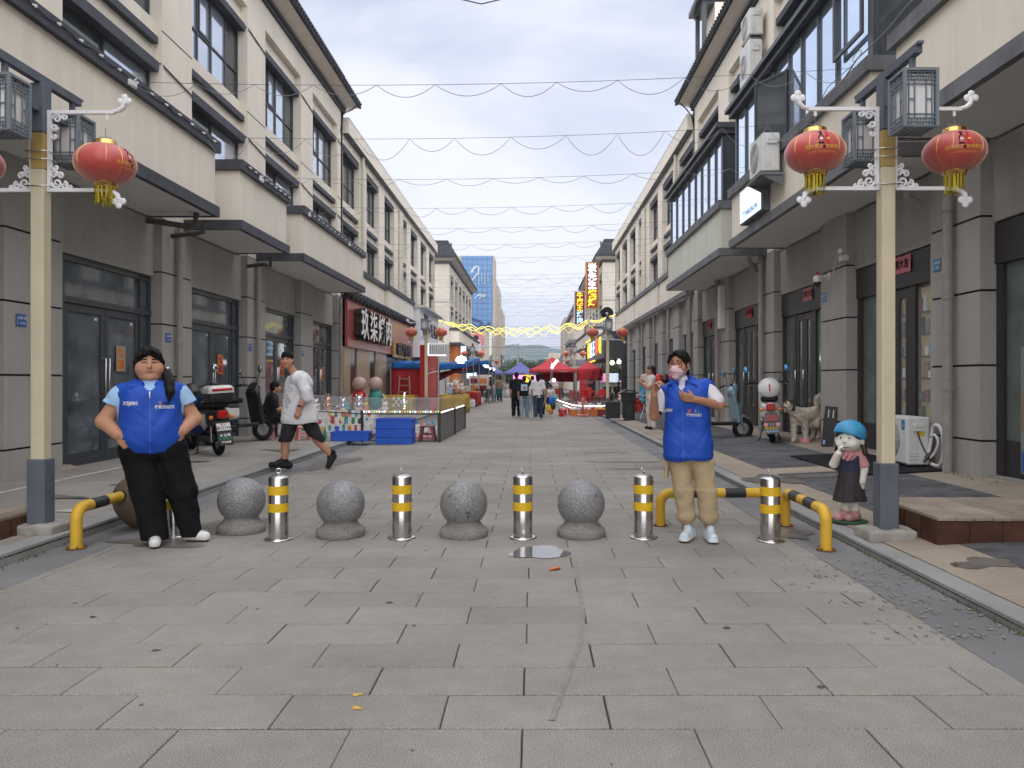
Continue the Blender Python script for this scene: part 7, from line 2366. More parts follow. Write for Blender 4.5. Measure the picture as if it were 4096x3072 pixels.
# ================================================================== scooters
defm("scooter_white", (0.66, 0.65, 0.62), 0.28, coat=0.4, wvar=0.04, ws=6)
defm("scooter_blue", (0.16, 0.27, 0.34), 0.3, coat=0.4)
defm("seat_black", (0.018, 0.018, 0.019), 0.55)
defm("tail_red", (0.45, 0.015, 0.015), 0.2)
defm("amber", (0.72, 0.20, 0.02), 0.25)
defm("mirror_glass", (0.75, 0.80, 0.85), 0.05, metal=1.0)
defm("mirror_blue", (0.10, 0.32, 0.62), 0.15, metal=0.3)
defm("clear_edge", (0.60, 0.66, 0.68), 0.2)
def scooter(label, loc, rz, body="scooter_white", mirror="mirror_glass", case=None, plate=None, steer=0.0, panels="plastic_black", apron=None, lean=-.06):
 # local: +y is forward; rear axle at y=0, front axle at y=1.22
 t = thing("scooter", loc, label, "scooter", "parked electric scooters", rz)
 t.rotation_euler = (0, lean, rz)
 R_ = .205
 for y, st in ((0, 0), (1.22, steer)):
  mb = MB()
  c = Vector((0, y, R_))
  u = Vector((-math.sin(st), math.cos(st), 0)); ax = Vector((math.cos(st), math.sin(st), 0))
  mb.tube([c + (u * math.cos(a) + Vector((0, 0, 1)) * math.sin(a)) * (R_ - .048) for a in [2 * PI * i / 28 for i in range(28)]], .048, 10, closed=True)
  w = mb.build("tyre", "rubber", t)
  mb = MB(); mb.cyl(c - ax * .03, c + ax * .03, .045, n=12); mb.cyl(c - ax * .012, c + ax * .012, .115, n=24)
  for k in range(6):
   a = k * PI / 3; e = c + (u * math.cos(a) + Vector((0, 0, 1)) * math.sin(a)) * .13
   mb.cyl(c, e, .016, n=6)
  mb.build("rim", "alu", w)
 F = SDF((-.24, -.36, .26), (.24, .82, .84), .010)
 F.rbox((0, .22, .56), (.155, .36, .15), .09, .02); F.cap((0, -.16, .62), (0, .2, .56), .10, .15, .06, fl=(1.1, 1, .8)); F.rbox((0, .08, .46), (.13, .2, .12), .06, .05)
 F.ell((0, .0, .26), (.4, .30, .20), .02, op='sub')
 F.mesh("rear_body", [body, "scooter_white"], t, lambda x, y, z: ((np.abs(x) > .09) & (y > .02) & (y < .52) & (z < .62)).astype(int))
 F = SDF((-.2, -.28, .66), (.2, .72, .90), .010)
 F.rbox((0, .40, .745), (.14, .26, .05), .045, .02); F.rbox((0, -.0, .765), (.135, .2, .05), .045, .04)
 F.mesh("seat", "seat_black", t)
 mb = MB(); mb.bbox(-.15, .15, .52, 1.0, .27, .34, .02); mb.bbox(-.1, .1, -.05, .55, .2, .32, .03); mb.build("floorboard", panels, t)
 F = SDF((-.28, .86, .22), (.28, 1.36, 1.12), .011)
 F.rbox((0, 1.06, .60), (.155, .04, .30), .04, .02, rot=rows(rx=.18)); F.cap((0, 1.02, .92), (0, 1.06, 1.0), .09, .075, .06, fl=(1.5, 1, 1)); F.cap((0, 1.12, .42), (0, 1.14, .6), .08, .06, .05)
 F.mesh("front_shield", apron or body, t)
 F = SDF((-.14, .98, .2), (.14, 1.46, .52), .009)
 F.cap((0, 1.13, .40), (0, 1.33, .40), .055, .03, .02, fl=(1.3, 1, 1)); F.cap((0, 1.22, .43), (0, 1.16, .42), .06, .06, .03, fl=(1.2, 1, .8)); F.ell((0, 1.22, R_), (.3, .225, .225), .01, op='sub')
 F.mesh("front_fender", body, t)
 mb = MB()
 for sx in (-.06, .06):
  mb.cyl((sx, 1.22, R_), (sx * .8, 1.10, .72), .020, n=8); mb.cyl((sx * 1.5, 0, R_), (sx * 1.6, -.02, .56), .022, n=8)
 mb.build("suspension", "steel", t)
 ca, sa = math.cos(steer), math.sin(steer)
 def st(x, y, z): return (x * ca - (y - 1.04) * sa, 1.04 + x * sa + (y - 1.04) * ca, z)
 mb = MB(); mb.tube([st(-.36, .90, 1.02), st(-.24, .96, 1.04), st(-.10, 1.02, 1.01), st(.10, 1.02, 1.01), st(.24, .96, 1.04), st(.36, .90, 1.02)], .013, 8); mb.build("handlebar", "plastic_black", t)
 for s in (-1, 1):
  mb = MB(); mb.tube([st(s * .25, .955, 1.04), st(s * .375, .89, 1.02)], .019, 8); mb.build("grip", "rubber", t)
  mb = MB(); mb.tube([st(s * .36, .93, 1.0), st(s * .26, 1.04, 1.02)], .006, 6); mb.build("brake_lever", "steel_bright", t)
  mb = MB(); mb.tube([st(s * .2, .97, 1.04), st(s * .27, 1.0, 1.16), st(s * .34, .98, 1.25)], .008, 6)
  c = Vector(st(s * .36, .97, 1.29)); mb.ell(c, (.052, .018, .066), nu=16, nv=10); q = mb.build("mirror", "plastic_black", t)
  mb = MB(); mb.ell(c + Vector((0, -.012, 0)), (.045, .010, .058), nu=16, nv=10); mb.build("mirror_glass", mirror, q)
 mb = MB(); mb.bbox(-.075, .075, -.275, -.235, .56, .68, .025); mb.build("tail_light", "tail_red", t)
 for s in (-1, 1):
  mb = MB(); mb.ell((s * .15, -.20, .58), (.035, .03, .03)); mb.build("indicator", "amber", t)
 mb = MB(); mb.prism([(-.20, .52), (-.33, .17), (-.345, .175), (-.225, .52)], -.105, .105, 'x'); fl = mb.build("mud_flap", "plastic_black", t)
 if plate:
  mb = MB(); n = Vector((0, -.94, .33));
  def on(x, k): return (x, -.222 - .125 * k, .525 - .35 * k)
  mb.quad(on(-.10, .10), on(-.10, .40), on(.10, .40), on(.10, .10)); pl_ = mb.build("number_plate", plate[0], t)
  for p_ in pl_.data.vertices: p_.co.y -= .012
  mtx = Matrix.Translation((0, -.222 - .125 * .3 - .014, .525 - .35 * .3)) @ Matrix.Rotation(-.34, 4, 'X')
  mb = MB(); put_text(mb, plate[1], .062, mtx, 0, .001); put_text(mb, plate[2], .04, mtx @ Matrix.Translation((0, 0, .05)), 0, .0005, 1); mb.build("lettering", [plate[3], "red_plastic"], pl_)
  mtx = Matrix.Translation((0, -.222 - .125 * .72 - .014, .525 - .35 * .72)) @ Matrix.Rotation(-.34, 4, 'X')
  mb = MB()
  for i, (tx, sz, dz, mi) in enumerate(plate[4]):
   put_text(mb, tx, sz, mtx @ Matrix.Translation((0, 0, dz)), 0, .001, mi)
  mb.build("flap_print", ["milk", "green", "yellow", "pink_plastic", "shirt_pale"], fl)
 mb = MB(); mb.tube([(-.14, .45, .25), (-.2, .33, .05), (-.24, .30, .02)], .014, 6); mb.tube([(.10, .35, .25), (.14, .2, .02)], .014, 6); mb.build("kick_stand", "plastic_black", t)
 if case == 'disc':
  F = SDF((-.24, -.36, .76), (.24, .14, 1.14), .010)
  F.ell((0, -.10, .94), (.185, .13, .185), .01, rot=rows(rx=-.25)); F.cap((0, -.04, .78), (0, -.06, .9), .07, .09, .04)
  F.mesh("helmet", "white_plastic", t)
  mb = MB(); mb.bbox(-.012, .012, -.245, -.228, .89, 1.01, .004); mb.build("helmet_stripe", "red_plastic", t)
  mb = MB(); mb.tube([(.168 * math.cos(a), -.13 - .05 * math.sin(a), .94 + .168 * math.sin(a)) for a in [2 * PI * i / 24 for i in range(24)]], .006, 5, closed=True); mb.build("helmet_rim", "milk", t)
 if case == 'box':
  F = SDF((-.26, -.40, .78), (.26, .12, 1.14), .010)
  F.rbox((0, -.12, .92), (.19, .18, .125), .07, .02)
  F.mesh("top_box", ["scooter_white", "plastic_black"], t, lambda x, y, z: (z < .93).astype(int))
  mb = MB(); mb.bbox(-.15, .15, -.318, -.29, .965, 1.005, .012); mb.build("top_box_reflector", "tail_red", t)
  mb = MB(); mb.tube([(-.14, .2, .80), (-.14, -.26, .84), (.14, -.26, .84), (.14, .2, .80)], .012, 6); mb.tube([(-.14, -.05, .81), (.14, -.05, .81)], .010, 6); mb.build("rack", "alu", t)
 t.scale = (1.16,) * 3
 return t
scooter("white scooter seen from behind with round white helmet, by the brown shop door", (4.80, 15.55, zr(4.8)), -.26, "scooter_white", "mirror_blue", 'disc', ("maroon", "11·111", "宿松", "red", (("♥ 77 ♥", .07, .05, 3), ("安全出行", .055, -.01, 2), ("电动车网", .05, -.065, 4))))
scooter("pale blue scooter standing side-on behind the girl in the blue vest", (3.30, 17.2, zr(3.4)), -PI / 2 + .12, "scooter_blue", "mirror_blue", None, None, steer=-.1)
scooter("dusty black and white scooter with top box, beside the woman in blue vest", (-5.42, 13.45, zl(-5.4)), .72, "plastic_black", "mirror_glass", 'box', ("milk", "8D2193", "皖 H", "ink", (("M 信通", .05, .045, 0), ("绿源电动", .05, -.01, 1), ("宿松总店", .035, -.06, 0))), panels="plastic_black", apron="plastic_black")
scooter("black and white scooter parked behind the dusty one, front wheel turned to the street", (-6.32, 15.3, zl(-6.3)), -.42, "plastic_black", "mirror_glass", None, None, steer=-.3, apron="plastic_black")
t = thing("rain_cape", (-5.9, 13.75, .85), "dark blue rain cape draped over the front of the dusty scooter", "cape")
F = SDF((-.4, -.3, -.5), (.3, .3, .36), .014)
F.cap((-.05, .0, .18), (-.0, -.02, -.25), .10, .17, .05, fl=(1, .6, 1)); F.cap((-.15, .05, .22), (.12, -.02, .2), .07, .06, .04)
F.ripple(lambda X, Y, Z: .010 * np.sin(24 * X + 8 * Y + 3 * np.sin(5 * Z)))
F.mesh("cloth", "cape_blue", t)
# ================================================================== small things on the pavements
t = thing("menu_board", (5.40, 14.25, zr(5.4)), "black upright board with white 11 leaning on the grey column beside the dog", "board")
mb = MB(); mb.bbox(-.105, .105, -.06, 0, 0, .74, .008); mb.xf(Matrix.Rotation(.0, 4, 'X')); mb.build("panel", "plastic_black", t)
mb = MB(); put_text(mb, "11", .20, frame_cam(.005, -.0615, .60), 0, .002, 0, sx=.8); mb.box(-.08, -.045, -.0625, -.0605, .04, .12, 1)
for k in range(5): mb.box(-.02, .08, -.0625, -.0612, .38 - .045 * k, .388 - .045 * k, 2)
mb.build("print", ["milk", "shirt_pale", "slate_trim"], t)
t.rotation_euler = (0, .10, -.35)
def mat_sheet(x0, x1, y0, y1, label):
 o = MB()
 o.bbox(x0, x1, y0, y1, -.012, .012, .004)
 s0 = o.v; o.v = [(p[0], p[1], p[2] + zr(p[0]) + .012) for p in o.v]
 tag(o.build("door_mat", "rubber"), label, "mat")
mat_sheet(4.28, 5.45, 10.3, 12.9, "large black rubber mat before the door behind the girl statue")
t = thing("plastic_bottle", (-5.95, 8.35, zl(-5.9) + .045), "flattened pale blue plastic packet lying by the first grey column", "packet")
mb = MB(); mb.bbox(-.10, .12, -.04, .04, -.04, .035, .02); mb.build("wrapper", "shirt_pale", t)
t = thing("paper_scrap", (-4.62, 7.75, zl(-4.6) + .008), "flat pale paper scrap on the left pavement near the boulder", "paper")
mb = MB(); mb.add([(-.14, -.05, .002), (.1, -.09, .002), (.16, .05, .012), (-.06, .08, .002)], [(0, 1, 2, 3)]); mb.build("sheet", "line_white", t)
t = thing("rubble_heap", (-6.68, 10.95, zl(-6.6)), "patch of broken mortar under the first glass door", "rubble")
F = SDF((-.25, -.4, -.05), (.3, .5, .14), .015)
F.ell((0, .0, .0), (.16, .3, .07), .02); F.ell((.02, .2, 0), (.12, .16, .06), .03); F.ripple(lambda X, Y, Z: .01 * np.sin(40 * X + 31 * Y) * np.sin(37 * Y + 20 * Z))
F.mesh("mortar", "walk_sand", t)
for i, (x, y) in enumerate(((3.02, 5.55), (3.35, 4.95), (3.75, 4.85))):
 t = thing("anchor_bolt", (x, y, zr(x)), "rusty bolt standing in the right pavement, %s of three" % ("nearest the lamp post", "middle one", "farthest right")[i], "bolt", "rusty anchor bolts")
 mb = MB(); mb.cyl((0, 0, 0), (0, 0, .035), .007, n=8); mb.cyl((0, 0, .008), (0, 0, .02), .013, n=6); mb.build("stud", "rust", t)
t = thing("manhole_cover", (3.95, 5.6, zr(3.95) + .004), "rusty brown manhole cover in front of the timber deck", "manhole")
mb = MB(); mb.cyl((0, 0, -.02), (0, 0, .008), .33, n=32); mb.tube([(.3 * math.cos(a), .3 * math.sin(a), .009) for a in [2 * PI * i / 32 for i in range(32)]], .01, 5, closed=True); mb.build("cover", "rust", t)
# poster stand behind the far right glass
t = thing("window_poster", (5.76, 9.05, .3), "pale shop poster with food pictures inside the glass at the right edge", "poster")
mb = MB(); mb.box(0, .01, -.30, .12, 0, 1.5); mb.build("sheet", "poster_pale", t)
mb = MB(); mb.add([(-.003, .10, .5), (-.003, -.28, .7), (-.003, -.28, .95), (-.003, .10, .95)], [(0, 1, 2, 3)]); mb.add([(-.003, .10, .02), (-.003, -.1, .02), (-.003, .10, .3)], [(0, 1, 2)], 1)
mb.build("print", ["tan", "plate_blue"], t)
# plastic stools
def stool(label, loc, m="pink_plastic", h=.27, w=.26, rz=0, name="stool", grp="plastic stools"):
 t = thing(name, loc, label, "stool", grp, rz)
 mb = MB(); mb.bbox(-w / 2, w / 2, -w / 2, w / 2, h - .035, h, .014); mb.build("seat", m, t)
 for sx in (-1, 1):
  for sy in (-1, 1):
   mb = MB(); a, b_ = w * .42, w * .5
   mb.add([(sx * (b_ + .015), sy * (b_ + .015), 0), (sx * (b_ - .04), sy * (b_ + .015), 0), (sx * (b_ - .04), sy * (b_ - .04), 0), (sx * (b_ + .015), sy * (b_ - .04), 0),
     (sx * a, sy * a, h - .03), (sx * (a - .06), sy * a, h - .03), (sx * (a - .06), sy * (a - .06), h - .03), (sx * a, sy * (a - .06), h - .03)],
     [(0, 1, 2, 3), (4, 7, 6, 5), (0, 4, 5, 1), (1, 5, 6, 2), (2, 6, 7, 3), (3, 7, 4, 0)]); mb.build("leg", m, t)
 mb = MB()
 for s in (-1, 1):
  mb.box(-w * .44, w * .44, s * w * .45 - .008, s * w * .45 + .008, h * .42, h * .52); mb.box(s * w * .45 - .008, s * w * .45 + .008, -w * .44, w * .44, h * .42, h * .52)
 mb.build("brace", m, t)
 return t
stool("pink plastic stool under the seated man in black", (-5.80, 16.98, zl(-5.8)), h=.30, w=.32, rz=.2)
stool("empty pink plastic stool behind the walking man", (-5.0, 17.0, zl(-5)), h=.30, w=.30, rz=.5)
stool("dark red plastic stool inside the display pen beside the stacked crates", (-2.42, 17.95, .0), "maroon", .36, .36)
for i, (x, y) in enumerate(((4.05, 31.6), (4.5, 31.9), (4.35, 31.2))):
 stool("bright red plastic stool under the plush toys, %s" % ("left", "right", "in front")[i], (x, y, zr(x)), "red_plastic", .48, .36, .2 * i, grp="red stools at the plush stall")
# blue crates
def crate(label, loc, w=.78, d=.52, h=.19, rz=0):
 t = thing("crate", loc, label, "crate", "blue plastic crates", rz)
 mb = MB(); e = .012
 mb.box(-w / 2, w / 2, -d / 2, d / 2, 0, .012)
 mb.box(-w / 2, w / 2, -d / 2, -d / 2 + e, .012, h); mb.box(-w / 2, w / 2, d / 2 - e, d / 2, .012, h)
 mb.box(-w / 2, -w / 2 + e, -d / 2 + e, d / 2 - e, .012, h); mb.box(w / 2 - e, w / 2, -d / 2 + e, d / 2 - e, .012, h)
 mb.build("body", "blue_plastic", t)
 mb = MB(); q = .022
 mb.bbox(-w / 2 - q, w / 2 + q, -d / 2 - q, -d / 2 + .004, h - .024, h, .004); mb.bbox(-w / 2 - q, w / 2 + q, d / 2 - .004, d / 2 + q, h - .024, h, .004)
 mb.bbox(-w / 2 - q, -w / 2 + .004, -d / 2 + .004, d / 2 - .004, h - .024, h, .004); mb.bbox(w / 2 - .004, w / 2 + q, -d / 2 + .004, d / 2 - .004, h - .024, h, .004)
 mb.build("rim", "blue_plastic", t)
 for k in range(5):
  x = -w / 2 + w * k / 4
  mb = MB(); mb.box(x - .006, x + .006, -d / 2 - .010, -d / 2 + .0, .012, h - .03); mb.box(x - .006, x + .006, d / 2, d / 2 + .01, .012, h - .03); mb.build("rib", "blue_plastic", t)
 mb = MB()
 for s in (-1, 1):
  mb.box(s * (w / 2 + .0), s * (w / 2 + .012), -.08, .08, h * .45, h * .75)
 mb.build("handle", "blue_plastic", t)
 return t
for k in range(3):
 crate("blue crate, %s of the stack of three before the display pen" % ("bottom", "middle", "top")[k], (-3.03, 17.25, .003 + .186 * k), rz=.01 * (k - 1))
crate("empty blue crate standing alone on the kerb left of the stack", (-3.95, 17.0, .092), .80, .46, .20, .03)
t = thing("beer_bottle", (-4.52, 16.95, zl(-4.5)), "green glass bottle standing by the lone blue crate", "bottle")
mb = MB(); mb.lathe([(.034, 0), (.036, .01), (.036, .17), (.03, .20), (.015, .23), (.013, .28), (.016, .285), (.014, .29)], n=16); mb.build("glass", "green", t)
# display pen: posts, wire panels, clear sheets, coloured bulbs
pen = thing("display_pen", (-4.0, 17.8, 0), "pen of dark wire mesh panels with clear tops around the painted figurines", "fence")
def mesh_panel(a, b_, h, par):
 a = Vector(a); b_ = Vector(b_); d = b_ - a; L_ = d.length
 mb = MB(); n = int(L_ / .055)
 for i in range(n + 1):
  p = a + d * i / n; mb.tube([p + Vector((0, 0, .03)), p + Vector((0, 0, h))], .0022, 3, caps=False)
 for k in range(int(h / .055)):
  z = .03 + k * .055; mb.tube([a + Vector((0, 0, z)), b_ + Vector((0, 0, z))], .0022, 3, caps=False)
 tag(mb.build("wire_mesh", "wire_grey", par, world=True), kind="stuff")
 mb = MB(); mb.cyl(a + Vector((0, 0, h)), b_ + Vector((0, 0, h)), .013, n=8); mb.cyl(a + Vector((0, 0, .03)), b_ + Vector((0, 0, .03)), .012, n=8); mb.build("rail", "frame_brown", par, world=True)
PEN = [(-6.35, 18.0, .12), (-5.85, 17.75, .11), (-3.88, 17.72, .0), (-2.1, 17.6, .0), (-2.02, 20.2, .0), (-1.98, 22.8, .0)]
for i in range(len(PEN) - 1):
 mesh_panel(PEN[i], PEN[i + 1], .64, pen)
 a, b_ = Vector(PEN[i]), Vector(PEN[i + 1])
 mb = MB(); n_ = Vector((-(b_ - a).y, (b_ - a).x, 0)).normalized() * .003
 z0, z1 = Vector((0, 0, .66)), Vector((0, 0, 1.0 if i > 0 else .66 + .3))
 mb.add([a + z0 - n_, b_ + z0 - n_, b_ + z1 - n_, a + z1 - n_, a + z0 + n_, b_ + z0 + n_, b_ + z1 + n_, a + z1 + n_], [(0, 1, 2, 3), (7, 6, 5, 4), (3, 2, 6, 7)]); mb.build("clear_sheet", "clear_sheet", pen, world=True)
 mb = MB(); mb.tube([a + z1, b_ + z1], .006, 4); mb.build("sheet_edge", "clear_edge", pen, world=True)
 if i >= 3:
  mb = MB(); mb.add([a + n_ * 3 + Vector((0, 0, .03)), b_ + n_ * 3 + Vector((0, 0, .03)), b_ + n_ * 3 + Vector((0, 0, .62)), a + n_ * 3 + Vector((0, 0, .62))], [(0, 1, 2, 3)]); mb.build("brown_sheet", "pen_brown", pen, world=True)
for x, y, z in PEN:
 mb = MB(); mb.box(x - .028, x + .028, y - .028, y + .028, z, z + .72); mb.build("post", "frame_brown", pen, world=True)
t = thing("bulb_string", (-3.8, 17.6, .7), "string of coloured glowing bulbs along the front of the display pen", "light string")
mb = MB(); mb.tube([(-3.85, 17.66, .70), (-2.1, 17.55, .69), (-2.0, 22.7, .67)], .006, 4); mb.build("cord", "wire", t, world=True)
cols = ["lit_bulb", "lit_blue", "lit_bulb", "lit_red", "lit_green", "lit_yellow"]
for k in range(30):
 x = -3.82 + 1.70 * k / 29
 mb = MB(); mb.ell((x, 17.64 - .09 * k / 29, .695), .017, nu=8, nv=6); mb.build("bulb", cols[k % 6], t, world=True)
for k in range(26):
 mb = MB(); mb.ell((-2.09 + .09 * k / 25, 17.7 + 5 * k / 25, .672), .018, nu=6, nv=5); mb.build("bulb", "lit_bulb", t, world=True)
for k in range(8):
 mb = MB(); mb.ell((-2.98 + .01 * math.sin(k), 18.1, .75 + .05 * k), .017, nu=6, nv=5); mb.build("bulb", cols[(k * 2) % 6], t, world=True)
# stepped white shelf with plaster figurines
sh = thing("display_shelf", (-4.9, 18.9, .05), "stepped white shelf inside the display pen", "shelf")
for k in range(4):
 mb = MB(); mb.box(-6.1, -3.9, 18.35 + .32 * k, 18.67 + .32 * k, .09, .20 + .15 * k); mb.build("step", "white", sh, world=True)
sh2 = thing("display_shelf", (-3.0, 18.9, .02), "low white display table right of the crates inside the pen", "shelf")
for k in range(3):
 mb = MB(); mb.box(-3.75, -2.25, 18.4 + .5 * k, 18.9 + .5 * k, .003, .06 + .08 * k); mb.build("step", "pink_plastic" if k == 0 else "white", sh2, world=True)
defm("fig_silver", (0.62, 0.66, 0.68), 0.15, metal=0.85)
defm("fig_copper", (0.70, 0.36, 0.22), 0.18, metal=0.85)
defm("fig_gold", (0.72, 0.52, 0.10), 0.3)
FC = ["white", "red_plastic", "fig_gold", "cyan", "plastic_black", "pink_plastic", "green", "orange", "milk", "blue_plastic", "white", "yellow"]
def figurine(label, loc, s, ms, rz=0, kind=0, grp=None):
 t = thing("figurine", loc, label, "figurine", grp, rz)
 mb = MB(); mb.ell((0, 0, .26 * s), (.20 * s, .16 * s, .27 * s), nu=12, nv=8)
 for e in (-1, 1):
  mb.ell((e * .10 * s, -.03 * s, .07 * s), (.095 * s, .12 * s, .075 * s), nu=10, nv=6); mb.ell((e * .20 * s, -.05 * s, .33 * s), (.06 * s, .07 * s, .13 * s), nu=8, nv=6)
 mb.build("torso", ms[0], t)
 mb = MB(); mb.ell((0, -.01 * s, .64 * s), (.22 * s, .19 * s, .20 * s), nu=12, nv=8)
 for e in (-1, 1):
  if kind == 0: mb.ell((e * .14 * s, 0, .83 * s), (.065 * s, .04 * s, .08 * s), nu=8, nv=6)
  elif kind == 1: mb.ell((e * .07 * s, 0, .92 * s), (.045 * s, .03 * s, .16 * s), nu=8, nv=6)
 if kind == 2: mb.ell((0, .02 * s, .76 * s), (.20 * s, .19 * s, .12 * s), nu=10, nv=6)
 mb.ell((0, -.19 * s, .61 * s), (.07 * s, .05 * s, .05 * s), nu=8, nv=6)
 mb.build("head", ms[1], t)
 return t
for i, (x, m_, s, k, nm) in enumerate(((-5.42, "fig_silver", .34, 0, "leftmost, beside the walking man"), (-5.12, "fig_copper", .40, 1, "copper one with long ears"), (-4.74, "fig_silver", .36, 0, "middle of the pale ones"), (-4.34, "fig_silver", .44, 0, "tallest and shiniest"), (-3.66, "white", .32, 0, "white one at the right end"))):
 figurine("shiny figurine on the top shelf of the pen, " + nm, (x, 19.45 if i < 4 else 19.3, .655 if i < 4 else .60), s, (m_, m_), .2, k, "large figurines on the top shelf")
r = random.Random(21)
protos = []
n = 0
for row in range(4):
 for c in range(13 if row < 3 else 8):
  x = -6.0 + 2.05 * (c + .5) / 13 + r.uniform(-.02, .02) if row < 3 else -5.95 + 1.9 * (c + .5) / 8
  y = 18.5 + .32 * row; z = .20 + .15 * row
  key = r.randrange(12)
  s = r.uniform(.15, .24)
  figurine("small painted plaster figurine on the stepped white shelf in the pen", (x, y, z), s, (FC[key], FC[(key * 5 + 3) % 12] if r.random() < .6 else FC[key]), r.uniform(-.5, .5), r.randrange(3), "small figurines on the stepped shelf")
for row in range(3):
 for c in range(10):
  x = -3.7 + 1.4 * (c + .5) / 10; y = 18.6 + .5 * row; z = .06 + .08 * row
  key = r.choice((0, 0, 8, 10, 1, 5, 3))
  figurine("small plaster figurine on the low table right of the crates", (x, y, z), r.uniform(.14, .22), (FC[key], FC[key] if r.random() < .7 else FC[r.randrange(12)]), r.uniform(-.5, .5), r.randrange(3), "small figurines on the low table")
# flood light panel seen from behind, on a pole
t = thing("flood_light", (-2.14, 17.7, 0), "flat flood light on a thin pole at the pen corner, seen from behind", "flood light")
mb = MB(); mb.cyl((0, 0, 0), (0, 0, 2.12), .022, n=10); mb.tube([(0, 0, 1.62), (-.26, -.05, 1.55)], .008, 5); mb.build("pole", "alu", t)
mb = MB(); mb.bbox(-.22, .17, -.04, .0, 1.98, 2.24, .01); mb.xf(Matrix.Rotation(.0, 4, 'Z')); mb.build("housing", "alu", t)
mb = MB()
for k in range(7): mb.box(-.18 + .048 * k, -.165 + .048 * k, -.06, -.04, 2.01, 2.2)
mb.build("cooling_fins", "slate_pale", t)
mb = MB(); mb.box(-.232, -.22, -.03, .02, 1.975, 2.245); mb.box(-.22, .175, -.03, .02, 1.965, 1.979); mb.box(-.215, .165, .002, .02, 1.985, 2.235); mb.build("lens", "lit_bulb", t)
# bright lamp farther on
t = thing("flood_light", (-3.55, 40, 0), "dazzling white flood light on a pole before the blue stall roofs", "flood light")
mb = MB(); mb.cyl((0, 0, 0), (0, 0, 2.35), .035, n=8); mb.build("pole", "white_metal", t)
mb = MB(); mb.ell((-.12, 0, 2.46), (.25, .1, .19)); mb.build("lens", "lit_lamp", t)
for i, (x, y, z) in enumerate(((-2.9, 47, 2.32), (-2.75, 49, 2.25), (-2.62, 51, 2.2))):
 t = thing("tube_lamp", (x, y, z), "small slanted white lamp under the blue stall edge, %s of three" % ("nearest", "middle", "farthest")[i], "lamp", "lamps under the blue stall edge")
 mb = MB(); mb.cyl((-.14, 0, .14), (.14, 0, -.12), .075, n=10); mb.build("tube", "lit_bulb", t)
 mb = MB(); mb.cyl((-.1, 0, .1), (-.12, 0, .5), .008, n=5); mb.build("cord", "wire", t)
# red upright advertising column
t = thing("advertising_column", (-4.2, 32.1, .09), "tall red upright advertising column behind the left lamp post", "column")
mb = MB(); mb.box(-4.62, -3.92, 31.95, 32.6, .09, 2.86); mb.build("box", "red", t, world=True)
mb = MB(); mb.box(-4.36, -3.94, 31.93, 31.948, .3, 2.8); fc = mb.build("face", "sign_redpink", t, world=True)
mb = MB()
for i, c in enumerate("烧烤"): put_text(mb, c, .34, frame_cam(-4.14, 31.92, 1.9 - .32 * i), 0, .004)
for k in range(5): put_text(mb, "欢迎光临", .085, frame_cam(-4.14, 31.92, 1.2 - .13 * k), 0, 0)
put_text(mb, "宿松", .12, frame_cam(-4.14, 31.92, 2.45), 0, 0)
mb.build("lettering", "paper_pink", fc, world=True)
# stalls with blue roofs on the left
def sheet(mb, P, nu=8, nv=6, amp=.03, seed=0, th=.02):
 # rippled quad sheet with thickness between 4 corners
 r = random.Random(seed); ph = [r.uniform(0, 6) for _ in range(3)]
 A, B, C, D = [Vector(p) for p in P]
 n = (B - A).cross(D - A).normalized()
 base = len(mb.v)
 V = []
 for lay in (0, 1):
  for j in range(nv + 1):
   for i in range(nu + 1):
    u, v = i / nu, j / nv
    p = (A * (1 - u) + B * u) * (1 - v) + (D * (1 - u) + C * u) * v
    p = p + n * (amp * math.sin(7 * u + ph[0] + 2 * v) * math.sin(5 * v + ph[1]) + amp * .5 * math.sin(19 * u + ph[2])) + n * (th * lay)
    V.append(p)
 m = (nu + 1) * (nv + 1); F = []
 for j in range(nv):
  for i in range(nu):
   a = j * (nu + 1) + i
   F.append((a, a + nu + 1, a + nu + 2, a + 1)); F.append((m + a, m + a + 1, m + a + nu + 2, m + a + nu + 1))
 for i in range(nu):
  F.append((i, i + 1, m + i + 1, m + i)); q = nv * (nu + 1) + i; F.append((q + 1, q, m + q, m + q + 1))
 for j in range(nv):
  a = j * (nu + 1); F.append((a + nu + 1, a, m + a, m + a + nu + 1)); a += nu; F.append((a, a + nu + 1, m + a + nu + 1, m + a))
 mb.add(V, F, 0, True)
